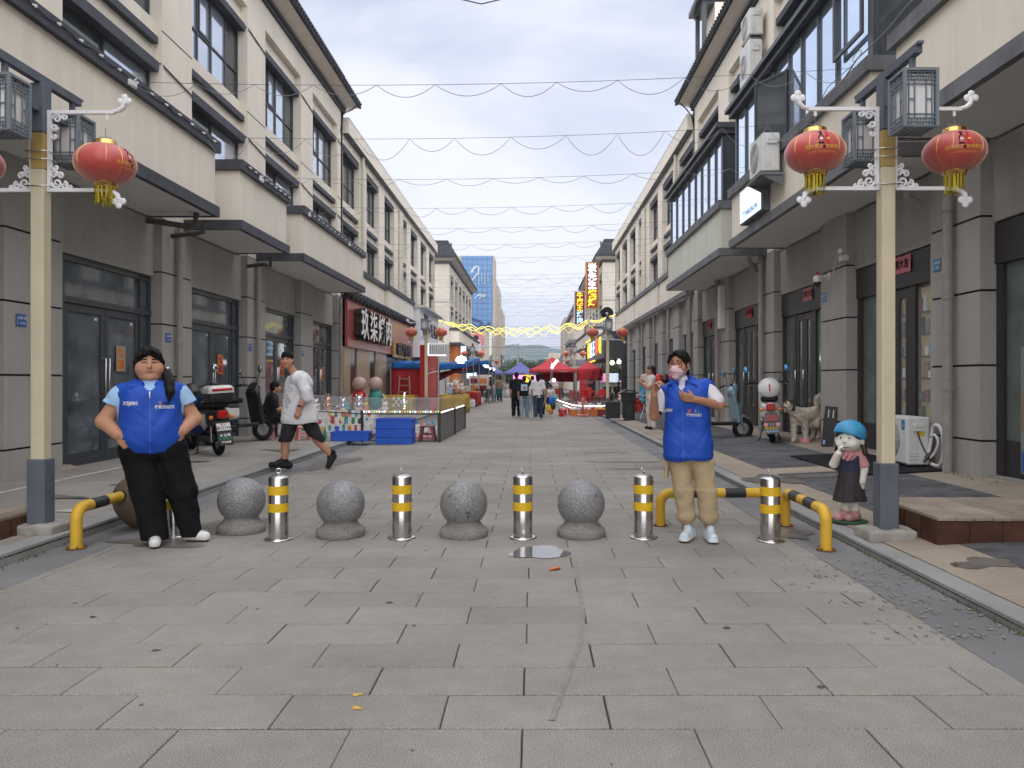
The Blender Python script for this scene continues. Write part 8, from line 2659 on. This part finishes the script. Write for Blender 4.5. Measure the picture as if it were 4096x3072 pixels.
def stall(label, x0, x1, y0, y1, z0f, z0b, z1f, z1b, red=True, seed=0):
 # roof heights: near-street front (x1) at y0/y1 and back (x0)
 t = thing("market_stall", ((x0 + x1) / 2, y0, 0), label, "stall", "blue roofed market stalls")
 mb = MB(); sheet(mb, [(x0, y0, z0b), (x1, y0, z0f), (x1, y1, z1f), (x0, y1, z1b)], 8, 10, .05, seed); mb.build("roof_sheet", "blue_tarp", t, world=True)
 mb = MB(); sheet(mb, [(x1, y0, z0f - .28), (x1, y1, z1f - .28), (x1, y1, z1f + .01), (x1, y0, z0f + .01)], 14, 3, .04, seed + 1); sheet(mb, [(x0, y0, z0b - .25), (x1, y0, z0f - .25), (x1, y0, z0f + .01), (x0, y0, z0b + .01)], 8, 3, .04, seed + 2); mb.build("valance", "blue_tarp", t, world=True)
 if red:
  mb = MB(); sheet(mb, [(x0, y0 + .1, .5), (x0 + 1.5, y0 + .1, .45), (x0 + 1.6, y0 + .1, z0b - .1), (x0, y0 + .1, z0b - .1)], 8, 6, .07, seed + 3); sheet(mb, [(x0 + .4, y0 + 1, z0b - .9), (x0 + .4, y1, z1b - .5), (x1 - .1, y1 - 1, z1f - .3), (x1 - .1, y0 + .5, z0f - .35)], 8, 6, .08, seed + 4); mb.build("red_cloth", "red_cloth", t, world=True)
 for x, y, z in ((x0, y0, z0b), (x1, y0, z0f), (x1, y1, z1f), (x0, y1, z1b), (x1, (y0 + y1) / 2, (z0f + z1f) / 2)):
  mb = MB(); mb.cyl((x, y, .0), (x, y, z), .025, n=8); mb.build("leg", "alu", t, world=True)
 return t
stall("market stall with sagging blue roof and red cloth back, behind the red advertising column", -6.1, -4.55, 33.5, 36.5, 2.12, 2.18, 2.3, 2.3, True, 3)
stall("long market stall with bright blue sloping roof, beyond the red advertising column", -6.0, -3.15, 37, 46, 2.25, 2.0, 2.72, 2.35, True, 7)
stall("far market stall with dark blue roof edge beside the lamps", -5.2, -2.6, 46.5, 54, 2.62, 2.3, 1.95, 1.9, False, 13)
# tables with cloths
def table(label, x0, x1, y0, y1, h, m, top=None, pat=None):
 t = thing("stall_table", ((x0 + x1) / 2, (y0 + y1) / 2, 0), label, "table", "stall tables")
 mb = MB(); mb.bbox(x0, x1, y0, y1, h - .03, h, .008); mb.build("top", top or m, t, world=True)
 mb = MB()
 for a, b_ in (((x0, y0), (x1, y0)), ((x1, y0), (x1, y1)), ((x0, y1), (x0, y0))):
  sheet(mb, [(a[0], a[1], .04), (b_[0], b_[1], .04), (b_[0], b_[1], h - .03), (a[0], a[1], h - .03)], 10, 4, .03, int(x0 * 10 + y0), .012)
 mb.build("cloth", m, t, world=True)
 if pat:
  mb = MB()
  for i in range(6):
   for j in range(3):
    if (i + j) % 2 == 0: mb.box(pat[0] + i * .1, pat[0] + i * .1 + .1, y0 - .07, y0 - .06, .35 + j * .13, .48 + j * .13)
  mb.build("print", "milk", t, world=True)
 for x, y in ((x0 + .05, y0 + .05), (x1 - .05, y0 + .05), (x1 - .05, y1 - .05), (x0 + .05, y1 - .05)):
  mb = MB(); mb.cyl((x, y, 0), (x, y, h - .03), .02, n=6); mb.build("leg", "alu", t, world=True)
 return t
defm("mustard", (0.46, 0.31, 0.035), 0.8, wvar=0.15, ws=2)
table("stall table with mustard cloth and white chequer print, left of the red advertising column", -6.2, -4.8, 31.2, 32.6, .80, "mustard", None, (-5.6, 0))
table("stall table with mustard cloth and plush toys, right of the red advertising column", -3.9, -2.85, 32.6, 35.2, .80, "mustard")
table("stall table with red cloth and orange top by the white water cans", -4.1, -2.95, 41.0, 44.6, .80, "red_cloth", "orange")
def toy_heap(label, x0, x1, y0, y1, z, n, s0, s1, mats, seed, name="toy_heap"):
 r = random.Random(seed)
 t = thing(name, ((x0 + x1) / 2, (y0 + y1) / 2, z), label, "toys")
 for i in range(n):
  x, y = r.uniform(x0, x1), r.uniform(y0, y1); s = r.uniform(s0, s1); zz = z + s * .8 + r.random() ** 2 * s1 * 1.5
  mb = MB(); m_ = r.choice(mats)
  mb.ell((x, y, zz), (s, s * .9, s), nu=10, nv=7); mb.ell((x + r.uniform(-.3, .3) * s, y - s * .2, zz + s * 1.2), s * .75, nu=10, nv=6)
  for e in (-1, 1):
   mb.ell((x + e * s * .5, y, zz + s * 1.9), s * .3, nu=6, nv=5); mb.ell((x + e * s * .8, y - s * .4, zz + .1 * s), s * .4, nu=6, nv=5)
  mb.build("plush_toy", m_, t, world=True)
 return t
toy_heap("heap of pastel plush toys on the mustard table beside the red column", -3.8, -2.95, 32.8, 34.4, .8, 14, .09, .17, ["white", "pink_plastic", "shirt_pale", "linen", "khaki"], 5)
def can(label, x, y):
 t = thing("water_can", (x, y, 0), label, "water can", "white water cans weighing the stalls")
 mb = MB(); mb.bbox(-.17, .17, -.15, .15, 0, .40, .05); mb.build("body", "sign_white", t)
 mb = MB(); mb.cyl((.08, 0, .40), (.08, 0, .44), .04, n=10); mb.tube([(-.1, 0, .39), (-.1, 0, .45), (.02, 0, .45), (.02, 0, .39)], .016, 6); mb.build("handle", "sign_white", t)
can("white water can at the foot of the red clothed table", -3.15, 40.4); can("white water can farther along the blue stalls", -3.05, 45.6); can("white water can at the foot of the red gazebo", -.1, 49.8)
# ladder
t = thing("step_ladder", (-5.5, 33.2, .1), "wooden step ladder against the red cloth of the left stall", "ladder")
for s in (-1, 1):
 mb = MB(); mb.tube([(s * .28, 0, 0), (s * .2, .25, 1.5)], .028, 6); mb.build("rail", "khaki", t)
 mb = MB(); mb.tube([(s * .28, .6, 0), (s * .2, .27, 1.5)], .022, 6); mb.build("back_rail", "khaki", t)
for k in range(5):
 z = .25 + .28 * k; w = .28 - .08 * z / 1.5
 mb = MB(); mb.box(-w, w, .25 * z / 1.5 - .05, .25 * z / 1.5 + .05, z - .015, z + .015); mb.build("tread", "khaki", t)
# inflatable stand-ins: two plain rounded display figures (no character)
defm("sand_pink", (0.50, 0.34, 0.29), 0.4)
defm("teal_suit", (0.02, 0.24, 0.20), 0.4)
for i, (x, m_, lb) in enumerate(((-5.98, "red_plastic", "rounded display figure in red in front of the beige shop panels"), (-5.42, "teal_suit", "rounded display figure in teal in front of the beige shop panels"))):
 t = thing("display_figure", (x, 26.9, .12), lb, "figure", "rounded display figures")
 mb = MB(); mb.ell((0, 0, .62), (.27, .25, .36), nu=20, nv=14); mb.build("torso", m_, t)
 mb = MB(); mb.ell((0, -.02, 1.17), (.25, .24, .24), nu=20, nv=14)
 mb.build("head", "sand_pink", t)
 mb = MB()
 for e in (-1, 1): mb.cyl((e * .1, 0, 0), (e * .1, 0, .4), .06, n=10); mb.tube([(e * .24, 0, .8), (e * .34, -.1, .66), (e * .24, -.26, .58)], .045, 8)
 mb.build("limbs", "sand_pink", t)
 mb = MB(); mb.cyl((0, 0, -.1), (0, 0, .01), .3, n=20); mb.build("base", "milk", t)
# green chairs
def chair(label, loc, rz, m, grp):
 t = thing("plastic_chair", loc, label, "chair", grp, rz)
 mb = MB(); mb.bbox(-.22, .22, -.22, .22, .41, .44, .01); mb.build("seat", m, t)
 mb = MB(); mb.bbox(-.22, .22, .19, .22, .5, .84, .01); mb.xf(Matrix.Translation((0, .0, 0)) @ Matrix.Rotation(0, 4, 'X')); mb.box(-.22, -.18, .19, .215, .44, .5); mb.box(.18, .22, .19, .215, .44, .5); mb.build("backrest", m, t)
 for sx in (-1, 1):
  for sy in (-1, 1):
   mb = MB(); mb.cyl((sx * .25, sy * .25, 0), (sx * .2, sy * .19, .42), .022, .028, n=6); mb.build("leg", m, t)
  mb = MB(); mb.tube([(sx * .22, .2, .66), (sx * .25, -.1, .64), (sx * .23, -.2, .42)], .018, 6); mb.build("armrest", m, t)
 return t
for i, (x, y, rz) in enumerate(((-3.35, 51.0, 2.8), (-2.75, 51.6, .3), (-3.6, 52.6, 1.5), (-2.3, 50.9, 3.6))):
 chair("dark green plastic chair at the left food stalls, %s" % ("nearest, back to the street", "second from the right", "farthest left", "rightmost")[i], (x, y, 0), rz, "green_dark", "green plastic chairs")
t = thing("round_table", (-2.9, 52.3, 0), "dark green plastic table among the green chairs", "table")
mb = MB(); mb.cyl((0, 0, .70), (0, 0, .73), .42, n=20); mb.build("top", "green_dark", t)
for k in range(4):
 mb = MB(); a = k * PI / 2 + .7; mb.cyl((.3 * math.cos(a), .3 * math.sin(a), 0), (.25 * math.cos(a), .25 * math.sin(a), .7), .025, n=6); mb.build("leg", "green_dark", t)
rc = chair("red plastic chair under the red gazebo", (0, 0, 0), 0, "red_plastic", "red plastic chairs")
for i, (x, y, rz) in enumerate(((.5, 49.2, 2.6), (.95, 48.6, .6), (.2, 50.2, 1.1), (2.5, 46.5, 1.9), (3.3, 45.2, 2.4), (3.9, 44.6, -.6), (3.0, 43.9, .4), (1.6, 51.0, .2))):
 place(rc, i, (x, y, .05 if x > 2.7 else 0), "red plastic chair " + ("in front of the red gazebo, left one", "in front of the red gazebo, nearer the easel", "by the left leg of the red gazebo", "beside the red topped table on the right pavement", "on the right pavement, behind the lamp post", "on the right pavement close to the black shop front", "on the right pavement, nearest to the litter bins", "under the middle of the red gazebo")[i], rz)
for i, (x, y) in enumerate(((1.3, 52.0), (3.5, 46.0))):
 t = thing("folding_table", (x, y, 0), "red topped folding table, %s" % ("under the red gazebo", "on the right pavement before the black shop front")[i], "table")
 mb = MB(); mb.bbox(-.8, .8, -.35, .35, .72, .75, .008); mb.build("top", "red_plastic", t)
 for sx in (-1, 1):
  for sy in (-1, 1):
   mb = MB(); mb.cyl((sx * .7, sy * .3, 0), (sx * .6, sy * .28, .72), .018, n=6); mb.build("leg", "alu", t)
# gazebos
def gazebo(label, x0, x1, y0, y1, ze, zp, m, val=.22, back=None, name="gazebo", grp=None):
 t = thing(name, ((x0 + x1) / 2, (y0 + y1) / 2, 0), label, "gazebo", grp)
 cx, cy = (x0 + x1) / 2, (y0 + y1) / 2
 mb = MB(); n = 8
 C = [(x0, y0), (x1, y0), (x1, y1), (x0, y1)]
 for k in range(4):
  a, b_ = C[k], C[(k + 1) % 4]
  base = len(mb.v); V = []
  for j in range(n + 1):
   v = j / n
   for i in range(n + 1):
    u = i / n
    ex, ey = a[0] + (b_[0] - a[0]) * u, a[1] + (b_[1] - a[1]) * u
    sag = -.16 * 4 * v * (1 - v) * .6 - .05 * math.sin(PI * u) * (1 - v)
    V.append((ex + (cx - ex) * v, ey + (cy - ey) * v, ze + (zp - ze) * v + sag))
  F = [(j * (n + 1) + i, j * (n + 1) + i + 1, (j + 1) * (n + 1) + i + 1, (j + 1) * (n + 1) + i) for j in range(n) for i in range(n)]
  mb.add(V, F, 0, True)
 mb.build("canopy", m, t, world=True)
 mb = MB()
 for k in range(4):
  a, b_ = C[k], C[(k + 1) % 4]
  sheet(mb, [(a[0], a[1], ze - val), (b_[0], b_[1], ze - val), (b_[0], b_[1], ze), (a[0], a[1], ze)], 10, 2, .015, k, .012)
 mb.build("valance", m, t, world=True)
 if back:
  mb = MB()
  for P in back: sheet(mb, P, 12, 4, .06, 3, .012)
  mb.build("side_cloth", "red_cloth", t, world=True)
 for k in range(4):
  mb = MB(); mb.cyl((C[k][0], C[k][1], 0), (C[k][0], C[k][1], ze), .028, n=8); mb.build("leg", "alu", t, world=True)
  a, b_ = C[k], C[(k + 1) % 4]
  mb = MB(); mx, my = (a[0] + b_[0]) / 2, (a[1] + b_[1]) / 2
  mb.tube([(a[0], a[1], ze - .25), (mx, my, ze - .05), (b_[0], b_[1], ze - .25)], .014, 5); mb.build("truss", "alu", t, world=True)
 return t
defm("tent_red", (0.50, 0.055, 0.075), 0.75, wvar=0.06, ws=1)
gazebo("red pop-up gazebo with pointed top in the middle of the street", -.2, 2.82, 50.5, 53.5, 2.14, 2.98, "tent_red", .24, [[(.3, 53.3, 1.35), (2.8, 53.3, 1.3), (2.8, 53.3, 2.0), (.3, 53.3, 2.0)]], grp="red gazebos")
gazebo("second red gazebo with hanging red cloth, against the black shop front", 2.9, 4.6, 50.8, 54, 2.2, 2.75, "tent_red", .24, [[(2.9, 50.7, 1.35), (4.3, 50.7, 1.4), (4.55, 50.7, 2.2), (2.9, 50.7, 2.1)], [(4.55, 50.7, 1.4), (4.55, 54, 1.4), (4.55, 54, 2.1), (4.55, 50.7, 2.1)]], grp="red gazebos")
gazebo("purple blue gazebo at the far left end of the street, left one", -5.0, -2.4, 63, 66, 2.1, 3.0, "purple_tarp", grp="purple gazebos")
gazebo("purple blue gazebo at the far left end of the street, right one", -2.3, .3, 64, 67, 2.1, 3.0, "purple_tarp", grp="purple gazebos")
# banner stand
t = thing("banner_stand", (3.5, 49.5, 0), "red and black printed banner stand before the second red gazebo", "banner")
for i, (x0, x1, m_) in enumerate(((3.02, 3.5, "paper_red"), (3.52, 4.0, "charcoal"))):
 mb = MB(); mb.box(x0, x1, 49.5, 49.52, .05, 1.48); b_ = mb.build("banner", m_, t, world=True)
 mb = MB(); put_text(mb, ("火锅", "烧烤")[i], .2, frame_cam((x0 + x1) / 2, 49.49, 1.28), 0, .002, 1); put_text(mb, ("好吃好喝", "欢迎光临")[i], .1, frame_cam((x0 + x1) / 2, 49.49, .24), 0, 0, 1); mb.ell(((x0 + x1) / 2 + (.12, -.12)[i], 49.49, .72), (.2, .004, .28), 0, 20, 8); mb.build("print", ["red_plastic", "paper_pink"], b_, world=True)
mb = MB()
for x in (3.0, 3.51, 4.02): mb.cyl((x, 49.5, 0), (x, 49.5, 1.5), .015, n=6)
mb.build("frame", "alu", t, world=True)
# A-frame board with light chain, toy baskets
t = thing("easel_board", (.85, 29.8, 0), "folding easel board with coloured toys hung on it, right of the strollers", "board")
mb = MB(); mb.add([(.30, 29.6, .05), (.55, 29.6, .98), (.58, 29.6, .98), (.33, 29.6, .05), (.30, 30.4, .05), (.55, 30.2, .98), (.58, 30.2, .98), (.33, 30.4, .05)], [(0, 1, 2, 3), (7, 6, 5, 4), (0, 4, 5, 1), (3, 2, 6, 7), (1, 5, 6, 2), (0, 3, 7, 4)]); mb.build("panel", "slate_pale", t, world=True)
for p, q in (((.55, 29.6, .98), (1.3, 29.6, .0)), ((.55, 30.2, .98), (1.3, 30.4, 0)), ((.57, 29.6, .98), (.30, 29.6, 0)), ((1.05, 29.6, .33), (1.05, 30.3, .33))):
 mb = MB(); mb.cyl(p, q, .016, n=6); mb.build("leg", "alu", t, world=True)
for i, (x, z, s, m_) in enumerate(((.72, .62, .12, "blue_plastic"), (.78, .42, .11, "plastic_black"), (.62, .34, .12, "yellow"), (.7, .22, .1, "orange"), (.86, .72, .08, "cyan"))):
 mb = MB(); mb.ell((x, 29.55, z), (s, .05, s * 1.3), nu=10, nv=7); mb.build("hung_toy", m_, t, world=True)
def basket(label, x, y, m, w=.34, h=.26, d=.34):
 t = thing("toy_basket", (x, y, 0), label, "basket", "toy baskets on the ground")
 mb = MB(); a, b_ = w / 2 * .82, w / 2
 V = [(-a, -a, 0), (a, -a, 0), (a, a, 0), (-a, a, 0), (-b_, -b_, h), (b_, -b_, h), (b_, b_, h), (-b_, b_, h), (-b_ + .02, -b_ + .02, h), (b_ - .02, -b_ + .02, h), (b_ - .02, b_ - .02, h), (-b_ + .02, b_ - .02, h), (-a + .02, -a + .02, .02), (a - .02, -a + .02, .02), (a - .02, a - .02, .02), (-a + .02, a - .02, .02)]
 F = [(3, 2, 1, 0), (0, 1, 5, 4), (1, 2, 6, 5), (2, 3, 7, 6), (3, 0, 4, 7), (4, 5, 9, 8), (5, 6, 10, 9), (6, 7, 11, 10), (7, 4, 8, 11), (12, 13, 14, 15), (8, 9, 13, 12), (9, 10, 14, 13), (10, 11, 15, 14), (11, 8, 12, 15)]
 mb.add(V, F); mb.build("body", m, t)
 mb = MB(); mb.tube([(-b_, -b_, h), (b_, -b_, h), (b_, b_, h), (-b_, b_, h)], .014, 5, closed=True); mb.build("rim", m, t)
 r = random.Random(int(x * 100))
 for k in range(7):
  mb = MB(); mb.ell((r.uniform(-.12, .12), r.uniform(-.12, .12), h - .02 + r.uniform(0, .06)), r.uniform(.05, .085), nu=8, nv=6); mb.build("toy", r.choice(["white", "pink_plastic", "yellow", "orange", "shirt_pale", "red_plastic"]), t)
for i, (x, m_, nm) in enumerate(((1.18, "red_plastic", "small red, by the easel"), (1.62, "orange", "orange, leftmost of the row"), (2.02, "orange", "orange, second of the row"), (2.38, "orange", "orange, third of the row"), (2.7, "maroon", "dark red, before the blue one"), (3.02, "cyan", "pale blue, by the black bins"))):
 basket("plastic toy basket, " + nm, x, 30.4, m_)
toy_heap("spread of red and pastel toys on the ground behind the baskets", 1.3, 2.9, 31.4, 33.6, .05, 40, .06, .12, ["white", "white", "red_plastic", "shirt_pale", "pink_plastic", "milk"], 8)
toy_heap("plush toys on the red stools behind the black bins", 3.5, 4.6, 31.0, 32.0, .5, 26, .07, .12, ["white", "red_plastic", "yellow", "cyan", "orange", "pink_plastic", "green"], 12)
t = thing("light_chain", (1.0, 29.9, .7), "glowing pale light chain from the easel down over the toy baskets", "light chain")
mb = MB(); mb.tube([(.75, 29.7, .72), (1.1, 29.9, .60), (1.6, 30.2, .44), (2.2, 30.3, .40), (2.9, 30.3, .42)], .014, 5); mb.tube([(1.2, 29.9, .46), (1.5, 30.1, .34)], .012, 5); mb.build("tube", "lit_bulb", t, world=True)
toy = thing("toy_scooter", (1.95, 30.0, 0), "pink upright child's scooter among the toy baskets", "toy")
mb = MB(); mb.bbox(-.22, .22, -.1, .1, .04, .09, .02); mb.build("deck", "pink_plastic", toy)
mb = MB(); mb.bbox(-.07, .07, -.05, .05, .42, .72, .03); mb.build("box", "paper_pink", toy)
mb = MB(); mb.cyl((0, 0, .08), (0, 0, .45), .03, n=8); mb.build("stem", "red_plastic", toy)
# floodlights on stand by the gazebo
t = thing("lamp_stand", (1.0, 42, 0), "lamp stand with two slanted white work lamps before the red gazebo", "lamp stand")
mb = MB(); mb.cyl((0, 0, 0), (0, 0, 2.4), .03, n=8); mb.cyl((.12, 0, 0), (.06, 0, 2.2), .02, n=6); mb.build("pole", "alu", t)
for p, q in (((.12, -.05, 2.22), (.36, -.05, 2.5)), ((.05, -.05, 2.05), (.12, -.05, 2.25))):
 mb = MB(); mb.cyl(p, q, .07, n=10); mb.build("lens", "lit_bulb", t)
mb = MB(); mb.ell((.16, -.05, 1.42), .10); mb.build("globe", "lit_bulb", t)
# litter bins
t = thing("litter_bins", (2.98, 25.9, zr(2.98)), "pair of black litter bins under one roof with ash tray, at the right kerb", "litter bin")
for i, x in enumerate((-.30, .22)):
 mb = MB(); mb.bbox(x - .24 + (.05 * i), x + .22 - .03 * i, -.2, .2, .08, .64 if i == 0 else .62, .02); mb.build("bin", "black", t)
mb = MB(); mb.bbox(-.02, .44, -.17, .17, .62, .93, .015); mb.build("ash_box", "black", t)
mb = MB(); mb.prism([(-.12, .90), (.10, 1.02), (.36, 1.02), (.56, .90), (.54, .87), (.34, .98), (.10, .98), (-.10, .87)], -.22, .22, 'y'); mb.build("roof", "plastic_black", t)
mb = MB(); mb.prism([(-.02, 0), (.46, 0), (.36, .1), (.30, .62), (.14, .62), (.10, .1)], -.23, -.15, 'y'); mb.build("stand", "plastic_black", t)
# row of bright plaster dolls on a table behind the girl
t = thing("stall_table", (3.95, 24.3, zr(4.1) + .1), "low wire table holding tall painted dolls, behind the girl with the mask", "table")
mb = MB(); mb.bbox(-.7, .7, -.25, .25, .72, .75, .006); mb.build("top", "alu", t)
for sx in (-1, 1):
 mb = MB(); mb.tube([(sx * .6, -.2, 0), (sx * .3, .2, .72)], .012, 6); mb.tube([(sx * .3, -.2, 0), (sx * .6, .2, .72)], .012, 6); mb.build("leg", "alu", t)
for i, (x, a, b_) in enumerate(((3.50, "cyan", "sand_pink"), (3.70, "yellow", "red_plastic"), (3.92, "milk", "red_plastic"), (4.12, "green", "plastic_black"), (4.34, "milk", "red_plastic"))):
 figurine("tall painted doll on the wire table behind the girl, %s" % ("blue with pale head", "yellow with red cap", "white with red cap, middle", "green with black hair", "white with red cap, rightmost")[i], (x, 24.2, zr(4.1) + .85), .72, (a, b_), 0, 2, "painted dolls on the wire table")
# food stall with poster on the left far side, pink signs at the end
t = thing("food_cart", (-3.3, 56, 0), "white food cart with menu boards beyond the green chairs", "food cart")
mb = MB(); mb.box(-4.8, -3.0, 55.6, 57, .5, 1.0); mb.build("counter", "sign_white", t, world=True)
mb = MB(); mb.box(-4.5, -3.1, 55.4, 55.45, .55, 1.75); mn = mb.build("menu", "linen", t, world=True)
mb = MB()
for i in range(2):
 for j in range(2): mb.box(-4.4 + i * .65, -3.9 + i * .65, 55.38, 55.4, .7 + j * .5, 1.05 + j * .5, (i + j) % 2)
mb.build("print", ["orange", "maroon"], mn, world=True)
mb = MB(); mb.box(-4.9, -3.0, 55.5, 57, 1.9, 2.3); mb.build("canopy", "charcoal", t, world=True)
mb = MB(); mb.box(-4.7, -4.0, 55.45, 55.5, 1.55, 2.1); mb.build("lit_panel", "lit_cool", t, world=True)
for i, (x, m_) in enumerate(((-.9, "lit_pink"), (-.35, "lit_yellow"), (.25, "lit_pink"), (.9, "lit_cool"), (1.5, "lit_pink"))):
 t = thing("lit_stall_sign", (x * 1.7, 84 + i, 0), "small glowing %s stall sign at the far end of the street" % ("pink", "yellow", "bright pink", "pale blue", "rosy")[i], "sign", "glowing stall signs at the street's end")
 mb = MB(); mb.bbox(-.55, .55, 0, .1, 1.2, 2.2, .03); mb.build("panel", m_, t)
 mb = MB(); mb.cyl((0, .05, 0), (0, .05, 1.2), .05, n=6); mb.build("post", "alu", t)
t = thing("lit_shop_sign", (-5.4, 54.6, 2.6), "narrow lit white shop sign beside a terracotta wall, left beyond the lane", "sign")
mb = MB(); mb.box(-5.6, -5.2, 60.9, 61.0, 2.6, 4.1); mb.build("panel", "lit_cool", t, world=True)
HL.part("shop_wall", "orange", [(.0, .55, 61.9, 66, .2, 4.2)])
# utility pole and trees at the end
t = thing("utility_pole", (-2.1, 112, 0), "concrete utility pole with two cross arms at the end of the street", "utility pole")
mb = MB(); mb.cyl((0, 0, 0), (0, 0, 6.7), .17, .11, n=10); mb.build("pole", "concrete", t)
for z in (5.9, 4.6):
 mb = MB(); mb.box(-.9, .9, -.05, .05, z, z + .1); mb.build("cross_arm", "slate_pale", t)
 for x in (-.8, -.4, .4, .8):
  mb = MB(); mb.cyl((x, 0, z + .1), (x, 0, z + .3), .05, n=6); mb.build("insulator", "milk", t)
for i, (z, dy) in enumerate(((6.2, 0), (6.15, .5), (4.9, 0), (4.2, -.5))):
 t = thing("power_line", (0, 112, z), "dark power line on the utility pole, %s" % ("highest", "second highest", "third from the top", "lowest and thickest")[i], "power line", "power lines at the street's end")
 mb = MB(); mb.tube([(-16 + 3.2 * k, 112 + dy, z - .012 * (6.25 - abs((k - 5) ** 2 * .25)) + .1) for k in range(14)], .03 if i == 3 else .02, 4); mb.build("line", "wire", t, world=True)
defm("leaf_a", (0.055, 0.095, 0.045), 0.7); defm("leaf_b", (0.085, 0.13, 0.055), 0.7); defm("leaf_c", (0.035, 0.062, 0.035), 0.7); defm("bark", (0.07, 0.055, 0.04), 0.9)
def tree(label, x, y, h, w, seed, n=2600):
 r = random.Random(seed)
 t = thing("tree", (x, y, 0), label, "tree", "trees at the end of the street")
 mb = MB(); mb.tube([(0, 0, 0), (.05, 0, h * .3), (0, .1, h * .6)], [.22, .16, .08], 8)
 cl = []
 for k in range(9):
  a = r.uniform(0, 6.28); q = r.uniform(.15, .42) * w; z = r.uniform(.42, .88) * h
  cl.append((q * math.cos(a), q * math.sin(a), z, r.uniform(.16, .27) * w)); mb.tube([(0, 0, h * .35), (q * math.cos(a) * .5, q * math.sin(a) * .5, z * .8), (q * math.cos(a), q * math.sin(a), z)], [.07, .05, .02], 5)
 mb.build("trunk", "bark", t)
 mb = MB()
 for _ in range(n):
  c = r.choice(cl); d = Vector((r.gauss(0, 1), r.gauss(0, 1), r.gauss(0, .8))).normalized() * c[3] * r.uniform(.55, 1.12)
  p = Vector(c[:3]) + d; s = r.uniform(.10, .24)
  u = Vector((r.gauss(0, 1), r.gauss(0, 1), r.gauss(0, 1))).normalized(); v = u.orthogonal().normalized()
  mb.add([p - u * s, p + v * s * .5, p + u * s, p - v * s * .5], [(0, 1, 2, 3)], r.choice((0, 0, 1, 2)))
 tag(mb.build("crown", ["leaf_a", "leaf_b", "leaf_c"], t), kind="stuff")
for i, (x, y, h, w, lb) in enumerate(((-5.2, 126, 3.6, 4.4, "left of the utility pole"), (-2.6, 128, 4.9, 5.6, "behind the utility pole, tallest"), (.4, 127, 4.4, 5.0, "right of the utility pole"), (2.8, 132, 3.6, 4.4, "rightmost, above the red gazebo"), (-1.0, 136, 4.2, 5.4, "farther back between the others"))):
 tree("bushy green tree at the end of the street, " + lb, x, y, h, w, 70 + i)
t = thing("shop_display", (5.86, 11.6, .7), "dim lit shelves of boxes and jars behind the glass door right of the lamp post", "shelf")
M["shop_glow"] = emitm("shop_glow", (.85, .62, .28), .035, (.3, .22, .1))  # back board itself glows weakly, in place of lighting inside the shop
mb = MB(); mb.box(5.872, 5.885, 11.1, 12.4, .7, 2.8); mb.build("back_board", "shop_glow", t, world=True)
r = random.Random(4)
for k in range(6):
 z = .75 + .33 * k
 mb = MB(); mb.box(5.812, 5.872, 11.1, 12.4, z, z + .03); mb.build("board", "frame_brown", t, world=True)
 y = 11.14
 while y < 12.3:
  w = r.uniform(.05, .16); h = r.uniform(.1, .25)
  if r.random() < .75:
   mb = MB(); mb.bbox(5.82, 5.868, y, y + w, z + .03, z + .03 + h, .008); mb.build("goods", r.choice(["milk", "cyan", "tan", "maroon", "mustard", "plastic_black", "green_dark"]), t, world=True)
  y += w + .02
